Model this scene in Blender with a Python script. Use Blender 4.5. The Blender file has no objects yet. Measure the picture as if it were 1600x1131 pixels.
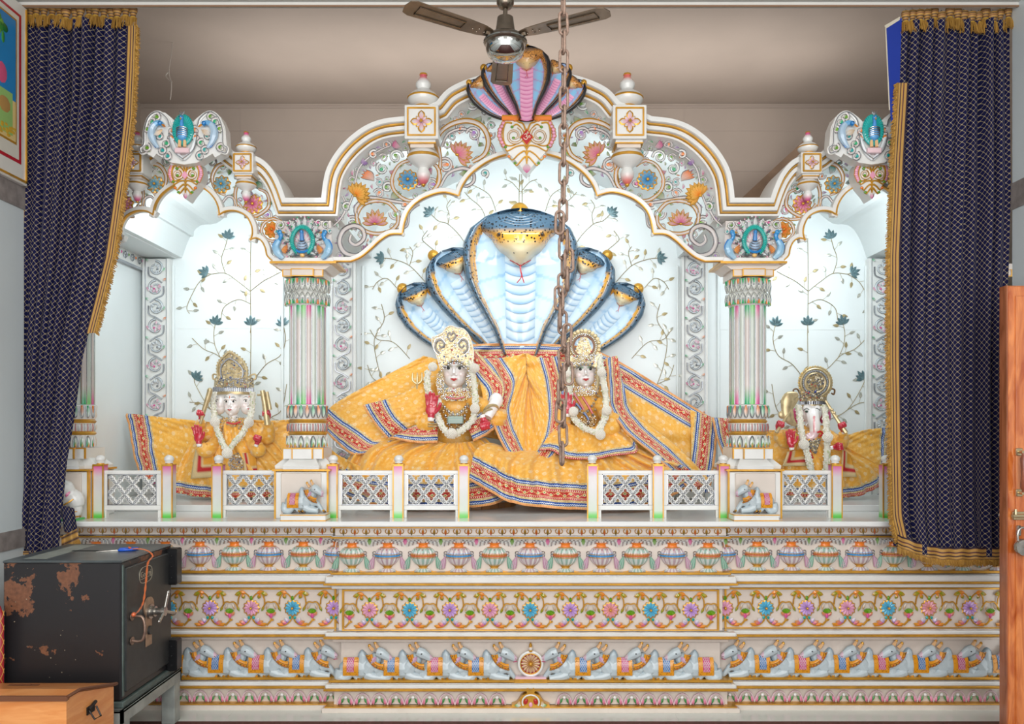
import bpy, bmesh, math, random
from mathutils import Vector, Matrix, Euler

sc = bpy.context.scene
F = 1250.0          # focal length in pixels of the 1600 px wide frame
H = 1.44            # eye height above the marble floor
PI = math.pi

# ------------------------------------------------------------------ camera
cd = bpy.data.cameras.new('camera')
cam = bpy.data.objects.new('camera', cd)
sc.collection.objects.link(cam)
cam.location = (0, 0, H)
cam.rotation_euler = (PI / 2, 0, 0)
cd.sensor_width = 36
cd.lens = 36 * F / 1600
cd.shift_y = (670 - 565.5) / 1600
cd.clip_start = 0.05
sc.camera = cam

# ------------------------------------------------------------------ light
sc.view_settings.view_transform = 'Standard'
sc.view_settings.look = 'None'
sc.view_settings.gamma = 1
sc.view_settings.use_curve_mapping = False
sc.view_settings.exposure = 0.50

wd = bpy.data.worlds.new('world')
sc.world = wd
wd.use_nodes = True
bgn = wd.node_tree.nodes['Background']
bgn.inputs['Color'].default_value = (0.96, 0.98, 1.0, 1)
bgn.inputs['Strength'].default_value = 1.2


def area(name, loc, rot, sx, sy, power, color=(1, 1, 1), spread=180):
    l = bpy.data.lights.new(name, 'AREA')
    l.shape = 'RECTANGLE'
    l.size, l.size_y = sx, sy
    l.energy = power
    l.color = color
    l.spread = math.radians(spread)
    o = bpy.data.objects.new(name, l)
    sc.collection.objects.link(o)
    o.location = loc
    o.rotation_euler = rot
    return o


# unseen fill lights under the hall ceiling, added to brighten the room
area('hall_fill_light', (-1.1, 1.1, 3.5), (math.radians(38), 0, math.radians(-6)), 1.3, 0.5, 22, (1.0, 0.96, 0.92))
area('hall_fill_light', (1.1, 1.1, 3.5), (math.radians(38), 0, math.radians(6)), 1.3, 0.5, 22, (1.0, 0.96, 0.92))
# broad fill light added behind the viewer to brighten everything from the front
area('front_fill_light', (0, -1.3, 2.0), (math.radians(94), 0, 0), 4.2, 2.6, 92, (1.0, 0.985, 0.97))
# assumed unseen lights added behind the arches, washing the inside of the shrine
area('assumed_shrine_light', (0.08, 4.43, 2.95), (math.radians(60), 0, 0), 1.5, 0.12, 7.5, (0.86, 0.96, 1.0))
area('assumed_shrine_light', (-1.75, 4.46, 2.62), (math.radians(60), 0, 0), 0.7, 0.1, 5, (0.86, 0.96, 1.0))
area('assumed_shrine_light', (1.93, 4.46, 2.62), (math.radians(60), 0, 0), 0.7, 0.1, 5, (0.86, 0.96, 1.0))
# unseen fill light added over the shrine to lift the alcove's brightness
area('alcove_fill_light', (0.08, 5.35, 3.32), (math.radians(180), 0, 0), 4.2, 0.5, 12, (1.0, 0.96, 0.93))


# ------------------------------------------------------------------ helpers
def lin(c):
    c = c / 255.0
    return c / 12.92 if c <= 0.04045 else ((c + 0.055) / 1.055) ** 2.4


def C(r, g=None, b=None):
    if g is None:
        r, g, b = (r >> 16) & 255, (r >> 8) & 255, r & 255
    return (lin(r), lin(g), lin(b), 1.0)


def mixc(a, b, t):
    return tuple(a[i] * (1 - t) + b[i] * t for i in range(4))


def W(px, py, Y):
    """world point at depth Y that stands at a place of the photograph"""
    return Vector(((px - 800) * Y / F, Y, H - (py - 670) * Y / F))


def XW(px, Y):
    return (px - 800) * Y / F


def ZW(py, Y):
    return H - (py - 670) * Y / F


WHITE = C(226, 226, 222)
PINKW = C(217, 205, 193)
GREY = C(150, 154, 160)
PINK = C(214, 88, 150)
LPINK = C(232, 160, 185)
GREEN = C(96, 150, 20)
MINT = C(40, 170, 110)
TEAL = C(20, 160, 155)
BLUE = C(60, 145, 205)
ORANGE = C(235, 130, 45)
PURPLE = C(160, 110, 190)
RED = C(190, 25, 35)
GOLDC = C(205, 150, 50)


# ------------------------------------------------------------------ materials
MATS = {}


def newmat(name):
    m = bpy.data.materials.new(name)
    m.use_nodes = True
    MATS[name] = m
    nt = m.node_tree
    return m, nt, nt.nodes['Principled BSDF']


def N(nt, t, **kw):
    n = nt.nodes.new(t)
    for k, v in kw.items():
        setattr(n, k, v)
    return n


def plain(name, col, rough=0.5, metal=0.0, coat=0.0, noise=0.0, nscale=8, bump=0.0, bscale=60, spec=0.5, sheen=0, emit=None):
    m, nt, b = newmat(name)
    b.inputs['Base Color'].default_value = col
    b.inputs['Roughness'].default_value = rough
    b.inputs['Metallic'].default_value = metal
    b.inputs['Coat Weight'].default_value = coat
    b.inputs['Specular IOR Level'].default_value = spec
    b.inputs['Sheen Weight'].default_value = sheen
    tc = N(nt, 'ShaderNodeTexCoord')
    if noise:
        n = N(nt, 'ShaderNodeTexNoise')
        n.inputs['Scale'].default_value = nscale
        n.inputs['Detail'].default_value = 5
        nt.links.new(tc.outputs['Object'], n.inputs['Vector'])
        mr = N(nt, 'ShaderNodeMapRange')
        mr.inputs['From Min'].default_value = 0.3
        mr.inputs['From Max'].default_value = 0.7
        mr.inputs['To Min'].default_value = 1 - noise
        mr.inputs['To Max'].default_value = 1.0
        nt.links.new(n.outputs['Fac'], mr.inputs['Value'])
        mx = N(nt, 'ShaderNodeMix', data_type='RGBA', blend_type='MULTIPLY')
        mx.inputs['Factor'].default_value = 1
        mx.inputs['A'].default_value = col
        nt.links.new(mr.outputs['Result'], mx.inputs['B'])
        nt.links.new(mx.outputs['Result'], b.inputs['Base Color'])
    if bump:
        n2 = N(nt, 'ShaderNodeTexNoise')
        n2.inputs['Scale'].default_value = bscale
        n2.inputs['Detail'].default_value = 3
        nt.links.new(tc.outputs['Object'], n2.inputs['Vector'])
        bp = N(nt, 'ShaderNodeBump')
        bp.inputs['Strength'].default_value = bump
        bp.inputs['Distance'].default_value = 0.01
        nt.links.new(n2.outputs['Fac'], bp.inputs['Height'])
        nt.links.new(bp.outputs['Normal'], b.inputs['Normal'])
    return m


def attr_mat(name, rough=0.3, metal=0.0, coat=0.3, speck=None, vein=0.08, bump=0.0, bscale=200):
    """painted surface: colour comes from the paint attribute Col"""
    m, nt, b = newmat(name)
    a = N(nt, 'ShaderNodeAttribute', attribute_name='Col')
    b.inputs['Roughness'].default_value = rough
    b.inputs['Metallic'].default_value = metal
    b.inputs['Coat Weight'].default_value = coat
    tc = N(nt, 'ShaderNodeTexCoord')
    cur = a.outputs['Color']
    if vein:
        n = N(nt, 'ShaderNodeTexNoise')
        n.inputs['Scale'].default_value = 6
        n.inputs['Detail'].default_value = 6
        n.inputs['Distortion'].default_value = 0.6
        nt.links.new(tc.outputs['Object'], n.inputs['Vector'])
        mr = N(nt, 'ShaderNodeMapRange')
        mr.inputs['From Min'].default_value = 0.35
        mr.inputs['From Max'].default_value = 0.65
        mr.inputs['To Min'].default_value = 1 - vein
        mr.inputs['To Max'].default_value = 1.0
        nt.links.new(n.outputs['Fac'], mr.inputs['Value'])
        mx = N(nt, 'ShaderNodeMix', data_type='RGBA', blend_type='MULTIPLY')
        mx.inputs['Factor'].default_value = 1
        nt.links.new(cur, mx.inputs['A'])
        nt.links.new(mr.outputs['Result'], mx.inputs['B'])
        cur = mx.outputs['Result']
    if speck:
        v = N(nt, 'ShaderNodeTexVoronoi')
        v.inputs['Scale'].default_value = speck[0]
        nt.links.new(tc.outputs['Object'], v.inputs['Vector'])
        lt = N(nt, 'ShaderNodeMath', operation='LESS_THAN')
        nt.links.new(v.outputs['Distance'], lt.inputs[0])
        lt.inputs[1].default_value = speck[1]
        # specks only where the paint attribute's alpha channel asks for them
        mu = N(nt, 'ShaderNodeMath', operation='MULTIPLY')
        nt.links.new(lt.outputs[0], mu.inputs[0])
        nt.links.new(a.outputs['Alpha'], mu.inputs[1])
        mx = N(nt, 'ShaderNodeMix', data_type='RGBA')
        nt.links.new(mu.outputs[0], mx.inputs['Factor'])
        nt.links.new(cur, mx.inputs['A'])
        mx.inputs['B'].default_value = C(25, 25, 28)
        cur = mx.outputs['Result']
    nt.links.new(cur, b.inputs['Base Color'])
    if bump:
        n2 = N(nt, 'ShaderNodeTexNoise')
        n2.inputs['Scale'].default_value = bscale
        nt.links.new(tc.outputs['Object'], n2.inputs['Vector'])
        bp = N(nt, 'ShaderNodeBump')
        bp.inputs['Strength'].default_value = bump
        bp.inputs['Distance'].default_value = 0.004
        nt.links.new(n2.outputs['Fac'], bp.inputs['Height'])
        nt.links.new(bp.outputs['Normal'], b.inputs['Normal'])
    return m


PAINT = attr_mat('painted_marble', 0.28, 0, 0.35)
GOLD = plain('gold_leaf', C(222, 164, 58), 0.28, 0.4, noise=0.35, nscale=14)
SILVER = plain('silver_leaf', C(190, 192, 196), 0.22, 0.85, noise=0.2, nscale=40)
ORN = [PAINT, GOLD, SILVER]
MARBLE = plain('white_marble', C(228, 229, 227), 0.22, 0, coat=0.3, noise=0.05, nscale=3)
PMARBLE = plain('pink_white_marble', C(222, 208, 200), 0.35, 0, coat=0.1, noise=0.10, nscale=5)


# ------------------------------------------------------------------ mesh builder
class MB:
    def __init__(s):
        s.v, s.f, s.c, s.m, s.uv = [], [], [], [], []
        s.xf = None

    def add(s, vs, fs, col=WHITE, mat=0, uvs=None):
        n = len(s.v)
        if s.xf is not None:
            vs = [s.xf @ Vector(v) for v in vs]
        s.v.extend([tuple(v) for v in vs])
        if isinstance(col, list):
            s.c.extend(col)
        else:
            s.c.extend([col] * len(vs))
        for f in fs:
            s.f.append(tuple(i + n for i in f))
        if isinstance(mat, list):
            s.m.extend(mat)
        else:
            s.m.extend([mat] * len(fs))
        s.uv.extend(uvs if uvs else [(0, 0)] * len(vs))

    def merge(s, o):
        n = len(s.v)
        s.v.extend(o.v); s.c.extend(o.c); s.m.extend(o.m); s.uv.extend(o.uv)
        s.f.extend([tuple(i + n for i in f) for f in o.f])

    def box(s, x0, x1, y0, y1, z0, z1, col=WHITE, mat=0, bev=0.0):
        if x0 > x1: x0, x1 = x1, x0
        if y0 > y1: y0, y1 = y1, y0
        if z0 > z1: z0, z1 = z1, z0
        b = min(bev, (x1 - x0) * .45, (y1 - y0) * .45, (z1 - z0) * .45)
        if b <= 0:
            vs = [(x, y, z) for x in (x0, x1) for y in (y0, y1) for z in (z0, z1)]
            s.add(vs, [(0, 1, 3, 2), (4, 6, 7, 5), (0, 4, 5, 1), (2, 3, 7, 6), (0, 2, 6, 4), (1, 5, 7, 3)], col, mat)
            return
        # chamfered box
        vs, idx = [], {}
        for i, x in enumerate((x0, x1)):
            for j, y in enumerate((y0, y1)):
                for k, z in enumerate((z0, z1)):
                    dx = b if i == 0 else -b
                    dy = b if j == 0 else -b
                    dz = b if k == 0 else -b
                    idx[(i, j, k, 0)] = len(vs); vs.append((x, y + dy, z + dz))
                    idx[(i, j, k, 1)] = len(vs); vs.append((x + dx, y, z + dz))
                    idx[(i, j, k, 2)] = len(vs); vs.append((x + dx, y + dy, z))
        fs = []
        for a in (0, 1):
            fs.append([idx[(a, 0, 0, 0)], idx[(a, 1, 0, 0)], idx[(a, 1, 1, 0)], idx[(a, 0, 1, 0)]])
            fs.append([idx[(0, a, 0, 1)], idx[(1, a, 0, 1)], idx[(1, a, 1, 1)], idx[(0, a, 1, 1)]])
            fs.append([idx[(0, 0, a, 2)], idx[(1, 0, a, 2)], idx[(1, 1, a, 2)], idx[(0, 1, a, 2)]])
            for c in (0, 1):
                fs.append([idx[(a, c, 0, 0)], idx[(a, c, 1, 0)], idx[(a, c, 1, 1)], idx[(a, c, 0, 1)]])
                fs.append([idx[(a, 0, c, 0)], idx[(a, 1, c, 0)], idx[(a, 1, c, 2)], idx[(a, 0, c, 2)]])
                fs.append([idx[(0, a, c, 1)], idx[(1, a, c, 1)], idx[(1, a, c, 2)], idx[(0, a, c, 2)]])
        for k, q in idx.items():
            if k[3] == 0:
                fs.append([q, idx[k[:3] + (1,)], idx[k[:3] + (2,)]])
        s.add(vs, fs, col, mat)

    def prism(s, pts, y0, y1, col=WHITE, mat=0, cap=True):
        """pts: list of (x, z); extruded from depth y0 (front) to y1"""
        n = len(pts)
        vs = [(p[0], y0, p[1]) for p in pts] + [(p[0], y1, p[1]) for p in pts]
        fs = [(i, (i + 1) % n, n + (i + 1) % n, n + i) for i in range(n)]
        if cap:
            fs.append(tuple(range(n - 1, -1, -1)))
            fs.append(tuple(range(n, 2 * n)))
        s.add(vs, fs, col, mat)

    def sweep(s, path, prof, closed=False, col=WHITE, mat=0):
        """path: (x,z) polyline; prof: closed polygon of (n, y), n = offset to the left normal"""
        m = len(prof)
        P = [Vector((p[0], p[1])) for p in path]
        n = len(P)
        vs = []
        for i in range(n):
            a = P[i - 1] if (i > 0 or closed) else None
            b = P[(i + 1) % n] if (i < n - 1 or closed) else None
            d0 = (P[i] - a).normalized() if a is not None else None
            d1 = (b - P[i]).normalized() if b is not None else None
            if d0 is None: d0 = d1
            if d1 is None: d1 = d0
            n0 = Vector((-d0.y, d0.x)); n1 = Vector((-d1.y, d1.x))
            nn = n0 + n1
            if nn.length < 1e-6: nn = n0
            nn.normalize()
            k = 1 / max(0.45, nn.dot(n0))
            for (o, y) in prof:
                q = P[i] + nn * (o * k)
                vs.append((q.x, y, q.y))
        fs = []
        for i in range(n if closed else n - 1):
            j = (i + 1) % n
            for k in range(m):
                fs.append((i * m + k, i * m + (k + 1) % m, j * m + (k + 1) % m, j * m + k))
        if not closed:
            fs.append(tuple(range(m)))
            fs.append(tuple(range((n - 1) * m, n * m))[::-1])
        s.add(vs, fs, col, mat)

    def tube(s, pts, r, seg=6, col=WHITE, mat=0, flat=1.0, closed=False, cap=True):
        """r: number or list; flat squashes the section along y"""
        P = [Vector(p) for p in pts]
        n = len(P)
        R = r if isinstance(r, (list, tuple)) else [r] * n
        vs, cs = [], []
        up = Vector((0, 1, 0))
        prev = None
        for i in range(n):
            a = P[i - 1] if (i > 0 or closed) else P[i]
            b = P[(i + 1) % n] if (i < n - 1 or closed) else P[i]
            d = (b - a)
            if d.length < 1e-9: d = Vector((1, 0, 0))
            d.normalize()
            u = up - d * up.dot(d)
            if u.length < 0.15:
                u = (prev - d * prev.dot(d)) if prev is not None else Vector((1, 0, 0)) - d * d.x
                if u.length < 1e-4: u = Vector((0, 0, 1))
            u.normalize()
            prev = u
            w = d.cross(u)
            for k in range(seg):
                t = 2 * PI * k / seg
                vs.append(P[i] + (u * math.cos(t) * flat + w * math.sin(t)) * R[i])
                cs.append(col[min(i, len(col) - 1)] if isinstance(col, list) else col)
        fs = []
        for i in range(n if closed else n - 1):
            j = (i + 1) % n
            for k in range(seg):
                fs.append((i * seg + k, i * seg + (k + 1) % seg, j * seg + (k + 1) % seg, j * seg + k))
        if cap and not closed:
            fs.append(tuple(range(seg))[::-1])
            fs.append(tuple(range((n - 1) * seg, n * seg)))
        s.add(vs, fs, cs, mat)

    def lathe(s, cx, cy, prof, seg=24, rf=None, cf=None, z0=0.0, mats=None, sy=1.0):
        """prof rows: (r, z, col[, mat]); rf(theta,i)->factor; cf(theta,i,col)->col"""
        vs, cs, fs, ms = [], [], [], []
        n = len(prof)
        for i, p in enumerate(prof):
            for k in range(seg):
                t = 2 * PI * k / seg
                r = p[0] * (rf(t, i) if rf else 1)
                vs.append((cx + r * math.cos(t), cy + sy * r * math.sin(t), z0 + p[1]))
                c = p[2]
                cs.append(cf(t, i, c) if cf else c)
        for i in range(n - 1):
            mt = prof[i][3] if len(prof[i]) > 3 else 0
            for k in range(seg):
                fs.append((i * seg + k, i * seg + (k + 1) % seg, (i + 1) * seg + (k + 1) % seg, (i + 1) * seg + k))
                ms.append(mt)
        if prof[0][0] > 1e-5:
            fs.append(tuple(range(seg))[::-1]); ms.append(0)
        if prof[-1][0] > 1e-5:
            fs.append(tuple(range((n - 1) * seg, n * seg))); ms.append(0)
        s.add(vs, fs, cs, ms)

    def ball(s, c, r, col=WHITE, mat=0, seg=10, rings=7, rot=None, cf=None):
        """r: number or (rx, ry, rz)"""
        if not isinstance(r, (tuple, list)): r = (r, r, r)
        vs, cs, fs = [], [], []
        c = Vector(c)
        for i in range(rings + 1):
            ph = -PI / 2 + PI * i / rings
            for k in range(seg):
                t = 2 * PI * k / seg
                v = Vector((r[0] * math.cos(ph) * math.cos(t), r[1] * math.cos(ph) * math.sin(t), r[2] * math.sin(ph)))
                if cf: cs.append(cf(v.x / r[0], v.y / r[1], v.z / r[2]))
                if rot is not None: v = rot @ v
                vs.append(c + v)
        for i in range(rings):
            for k in range(seg):
                fs.append((i * seg + k, i * seg + (k + 1) % seg, (i + 1) * seg + (k + 1) % seg, (i + 1) * seg + k))
        s.add(vs, fs, cs if cf else col, mat)

    def leaf(s, p0, p1, w, t=0.004, c0=WHITE, c1=GREEN, mat=0, belly=0.45, bend=0.0, n=5):
        """pointed raised leaf from p0 to p1 (3D, in an xz plane); colour runs c0 -> c1"""
        p0, p1 = Vector(p0), Vector(p1)
        d = p1 - p0
        L = d.length
        if L < 1e-6: return
        d /= L
        sd = Vector((-d.z, 0, d.x))
        vs, cs, fs = [], [], []
        for i in range(n + 1):
            q = i / n
            if q < belly: ww = math.sin(q / belly * PI / 2)
            else: ww = math.cos((q - belly) / (1 - belly) * PI / 2) ** 0.85
            ww = max(ww, 0.02) * w * .5
            ce = p0 + d * (L * q) + sd * (bend * L * math.sin(PI * q))
            th = t * (0.35 + 0.65 * ww / (w * .5))
            vs += [ce + sd * ww, ce + Vector((0, -th, 0)), ce - sd * ww]
            cc = mixc(c0, c1, q)
            cs += [cc, cc, cc]
        for i in range(n):
            a = i * 3
            fs += [(a, a + 1, a + 4, a + 3), (a + 1, a + 2, a + 5, a + 4)]
        s.add(vs, fs, cs, mat)

    def grid(s, fn, nu, nv, col=WHITE, mat=0, cf=None, flip=False):
        """fn(u,v) -> (co, uv) or co"""
        vs, uvs, cs, fs = [], [], [], []
        for j in range(nv + 1):
            for i in range(nu + 1):
                r = fn(i / nu, j / nv)
                if isinstance(r, tuple) and len(r) == 2 and not isinstance(r[0], (int, float)):
                    vs.append(r[0]); uvs.append(r[1])
                else:
                    vs.append(r); uvs.append((i / nu, j / nv))
                cs.append(cf(i / nu, j / nv) if cf else col)
        w = nu + 1
        for j in range(nv):
            for i in range(nu):
                q = (j * w + i, j * w + i + 1, (j + 1) * w + i + 1, (j + 1) * w + i)
                fs.append(q[::-1] if flip else q)
        s.add(vs, fs, cs, mat, uvs)

    def mesh(s, name, mats, smooth=True, angle=40):
        me = bpy.data.meshes.new(name)
        me.from_pydata(s.v, [], s.f)
        for m in mats: me.materials.append(m)
        if len(mats) > 1:
            me.polygons.foreach_set('material_index', s.m)
        ca = me.color_attributes.new('Col', 'FLOAT_COLOR', 'POINT')
        flat = [x for c in s.c for x in c]
        ca.data.foreach_set('color', flat)
        if any(u != (0, 0) for u in s.uv):
            ul = me.uv_layers.new(name='UVMap')
            buf = []
            for l in me.loops:
                buf.extend(s.uv[l.vertex_index])
            ul.data.foreach_set('uv', buf)
        me.update()
        if smooth:
            me.polygons.foreach_set('use_smooth', [True] * len(me.polygons))
            me.set_sharp_from_angle(angle=math.radians(angle))
        return me

    def build(s, name, mats=None, parent=None, smooth=True, angle=40, loc=None, **tags):
        if mats is None: mats = ORN
        if not isinstance(mats, list): mats = [mats]
        o = bpy.data.objects.new(name, s.mesh(name, mats, smooth, angle))
        sc.collection.objects.link(o)
        if parent is not None: o.parent = parent
        if loc is not None: o.location = loc
        for k, v in tags.items(): o[k] = v
        return o


def empty(name, loc, label, cat, group=None):
    o = bpy.data.objects.new(name, None)
    sc.collection.objects.link(o)
    o.empty_display_size = 0.05
    o.location = loc
    o['label'] = label
    o['category'] = cat
    if group: o['group'] = group
    bpy.context.view_layer.update() if False else None
    return o


def adopt(o, root):
    """parent a mesh built in world coordinates to a root that stands at its own place"""
    o.parent = root
    o.matrix_parent_inverse = Matrix.Translation(-Vector(root.location))
    return o


def copy_under(src, parent, loc=None):
    c = src.copy()
    sc.collection.objects.link(c)
    c.parent = parent
    if loc is not None: c.location = loc
    for k in list(src.children):
        copy_under(k, c)
    return c


def place(mb, name, root, mats=None, smooth=True, angle=40, **tags):
    o = mb.build(name, mats, None, smooth, angle, **tags)
    return adopt(o, root)


def fused(mb, name, mat, voxel, parent=None, smooth_it=6, col=None):
    """one continuous sculpted surface out of overlapping pieces"""
    me0 = mb.mesh(name + '_tmp', [mat], False)
    o = bpy.data.objects.new(name, me0)
    sc.collection.objects.link(o)
    md = o.modifiers.new('r', 'REMESH'); md.mode = 'VOXEL'; md.voxel_size = voxel; md.use_smooth_shade = True
    if smooth_it:
        sm = o.modifiers.new('s', 'SMOOTH'); sm.iterations = smooth_it; sm.factor = 0.5
    dg = bpy.context.evaluated_depsgraph_get()
    dg.update()
    me = bpy.data.meshes.new_from_object(o.evaluated_get(dg))
    o.modifiers.clear()
    o.data = me
    bpy.data.meshes.remove(me0)
    me.name = name
    if not me.materials: me.materials.append(mat)
    me.polygons.foreach_set('use_smooth', [True] * len(me.polygons))
    if parent is not None: o.parent = parent
    return o


def paint_mesh(me, fn):
    """paint attribute from the vertex position"""
    ca = me.color_attributes.get('Col') or me.color_attributes.new('Col', 'FLOAT_COLOR', 'POINT')
    buf = []
    for v in me.vertices: buf.extend(fn(v.co))
    ca.data.foreach_set('color', buf)


def catmull(pts, n=8, closed=False):
    out = []
    m = len(pts)
    P = [Vector(p) for p in pts]
    rng = m if closed else m - 1
    for i in range(rng):
        if closed: a, b, c, d = P[i - 1], P[i], P[(i + 1) % m], P[(i + 2) % m]
        else:
            a, b, c = P[max(i - 1, 0)], P[i], P[i + 1]
            d = P[min(i + 2, m - 1)]
        for k in range(n):
            t = k / n
            out.append(0.5 * ((2 * b) + (c - a) * t + (2 * a - 5 * b + 4 * c - d) * t * t + (3 * b - a - 3 * c + d) * t ** 3))
    if not closed: out.append(P[-1])
    return out


def interp(tab, x):
    if x <= tab[0][0]: return tab[0][1]
    for (a, b), (c, d) in zip(tab, tab[1:]):
        if x <= c: return b + (d - b) * (x - a) / (c - a)
    return tab[-1][1]


# ---- carved ornament strokes, all in a plane of constant depth
def edge_lines(mb, pts, rs, y_k=.75, mat=2, side=.78, lw=.24):
    """thin metal line along both edges of a carved ribbon"""
    n = len(pts)
    for sg in (-1, 1):
        q = []
        for i, p in enumerate(pts):
            a = Vector(pts[max(i - 1, 0)]); b = Vector(pts[min(i + 1, n - 1)])
            d = b - a
            L = math.hypot(d.x, d.z) or 1
            q.append(Vector(p) + Vector((-d.z / L * rs[i] * side * sg, -rs[i] * y_k, d.x / L * rs[i] * side * sg)))
        mb.tube(q, [max(.0011, r * lw) for r in rs], 4, GREY if mat == 2 else WHITE, mat)


def spiral(mb, cx, cz, y, r, a0, turns=1.3, hand=1, w=0.006, tip=GREEN, body=WHITE, line=2, depth=1.0, leaf=True):
    """volute: white ribbon edged with metal lines, ending in a coloured bud"""
    n = int(11 * turns) + 4
    pts, rs = [], []
    for i in range(n + 1):
        q = i / n
        a = a0 + hand * 2 * PI * turns * q
        rr = r * (1 - 0.74 * q)
        pts.append((cx + rr * math.cos(a), y, cz + rr * math.sin(a)))
        rs.append(w * (1.15 - 0.55 * q))
    mb.tube(pts, rs, 6, body, 0, .9)
    if line is not None: edge_lines(mb, pts, rs, mat=line)
    e = pts[-1]
    if leaf:
        k = n * 2 // 3
        mb.leaf((pts[k][0], y - w * .7, pts[k][2]), (e[0], y - w * .9, e[2]), w * 2.3, w * .7, body, tip, 0, belly=.6)
        mb.ball((e[0], y - w * .6, e[2]), (w * 1.35, w * .9, w * 1.2), tip, 0, 6, 4)
        for q, sz in ((n // 4, 1.0), (n // 2, .7)):
            b = Vector(pts[q]); bd = (b - Vector((cx, y, cz))).normalized()
            tg = (Vector(pts[q + 1]) - b).normalized()
            mb.leaf(b, b + (bd * .5 + tg * .8) * r * .7 * sz, w * 2.4, w, body, tip, 0, bend=0.12 * hand)
    else:
        mb.ball((e[0], y - w * .6, e[2]), (w * 1.2, w * .9, w * 1.1), tip, 0, 6, 4)
    return pts


def flower(mb, cx, cz, y, r, n, c_in, c_out, edge=1, asp=1.0, rot=0.0, centre=1, layers=2, t=0.006):
    for L in range(layers):
        rr = r * (1 - 0.3 * L)
        for k in range(n):
            a = rot + 2 * PI * (k + 0.5 * L) / n
            d = Vector((math.cos(a), 0, math.sin(a) * asp))
            p0 = Vector((cx, y - t * L * .9, cz)) + d * rr * .12
            p1 = Vector((cx, y - t * L * .9, cz)) + d * rr
            w = min(2 * rr * math.sin(PI / n) * 1.15, rr * .62)
            if edge is not None:
                mb.leaf(p0, p1 + d * rr * .08, w * 1.15, t * .7, WHITE, WHITE, edge, belly=.6)
            mb.leaf(p0 + Vector((0, -t * .45, 0)), p1 - d * rr * .05 + Vector((0, -t * .45, 0)), w * .68, t * .8, c_in, c_out, 0, belly=.6)
    mb.ball((cx, y - t * 2, cz), (r * .16, r * .14, r * .16), GOLDC, centre, 8, 5)


def lotus(mb, cx, cz, y, r, c_in, c_out, up=PI / 2, fan=2.6, n=7, t=0.006):
    """side-view lotus: petals fan about direction up"""
    for L, (nn, rr) in enumerate(((n, r), (n - 2, r * .78))):
        for k in range(nn):
            a = up + fan * ((k / (nn - 1)) - .5) * (1 if L == 0 else .7)
            d = Vector((math.cos(a), 0, math.sin(a)))
            base = Vector((cx, y - t * L, cz)) - Vector((math.cos(up), 0, math.sin(up))) * r * .45
            ln = rr * (1.35 - .25 * abs(k / (nn - 1) - .5) * 2)
            mb.leaf(base, base + d * ln, r * .42, t * .7, WHITE, WHITE, 1, belly=.62)
            mb.leaf(base + Vector((0, -t * .5, 0)) + d * ln * .08, base + d * ln * .93 + Vector((0, -t * .5, 0)), r * .27, t * .8, c_in, c_out, 0, belly=.62)
    b = Vector((cx, y - t * 1.6, cz)) - Vector((math.cos(up), 0, math.sin(up))) * r * .45
    mb.ball(b, (r * .16, r * .14, r * .12), GOLDC, 1, 8, 5)
# =================================================================== ROOM
XC = 0.083                      # middle of the shrine
CEIL, ACEIL = 3.52, 3.95
LW, RW = -2.41, 2.47            # hall side walls
AL, AR, AB = -2.87, 2.95, 6.18  # alcove walls
BW = 5.30                       # back wall of the shrine
SL, SR = -2.45, 2.62            # side walls of the shrine

brown = plain('taupe_plaster', C(190, 176, 164), 0.6, noise=0.10, nscale=2.2, bump=0.05, bscale=18)
hallw = plain('pale_wall_tile', C(205, 214, 216), 0.25, noise=0.05, nscale=2)
greyband = plain('grey_marble', C(150, 142, 138), 0.35, noise=0.4, nscale=22)
maroon = plain('maroon_stone', C(92, 48, 44), 0.5, noise=0.3, nscale=20)
white_paint = plain('white_gloss', C(215, 214, 208), 0.4, noise=0.06)
ceilm = plain('hall_ceiling', C(190, 190, 186), 0.7)
shrine = plain('shrine_marble', C(228, 234, 234), 0.38, coat=0.12, noise=0.05, nscale=2)


def struct(mb, name, mat, **k):
    o = mb.build(name, mat, None, False)
    o['kind'] = 'structure'
    return o


m = MB(); m.box(LW - .1, RW + .1, -1.5, 3.94, -.1, 0.0); struct(m, 'floor', maroon)
m = MB(); m.box(LW - .6, RW + .6, 3.94, 6.3, -.1, 0.0)
for px in (352, 1060, 1205):
    m.box(XW(px, 3.96), XW(px, 3.96) + .002, 3.945, 4.08, 0, .0006, GREY)
struct(m, 'floor_marble_strip', plain('marble_floor', C(224, 230, 224), 0.15, noise=0.08, nscale=4))
m = MB(); m.box(LW - .12, LW, -.6, 3.95, 0, CEIL + .5); WLO = struct(m, 'wall_left', hallw)
m = MB(); m.box(RW, RW + .12, -.6, 3.95, 0, CEIL + .5); struct(m, 'wall_right', hallw)
for nm, x0, x1 in (('left', LW - .01, LW + .006), ('right', RW - .006, RW + .01)):
    m = MB()
    m.box(x0, x1, -.6, 3.952, 2.52, 2.65)
    m.box(x0, x1, -.6, 3.952, .86, .95)
    struct(m, 'trim_' + ('1' if nm == 'left' else '2'), greyband)
m = MB(); m.box(LW - .1, RW + .1, -.9, 3.9, CEIL, CEIL + .1); struct(m, 'ceiling', ceilm)
m = MB()
m.box(LW - .1, RW + .1, 3.90, 3.925, CEIL - .018, ACEIL + .1, bev=.004)
m.box(LW - .1, RW + .1, 3.925, 3.98, CEIL + .012, ACEIL + .1)
struct(m, 'trim_3', white_paint)
m = MB(); m.box(LW, RW, 3.895, 3.902, CEIL - .024, CEIL - .016); struct(m, 'trim_4', plain('brown_edge', C(140, 110, 85), .5))
m = MB(); m.box(AL - .1, AR + .1, AB, AB + .1, 0, ACEIL + .1); struct(m, 'wall_back', brown)
m = MB(); m.box(AL - .1, AL, 3.95, AB, 0, ACEIL + .1); struct(m, 'wall_alcove_left', brown)
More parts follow.
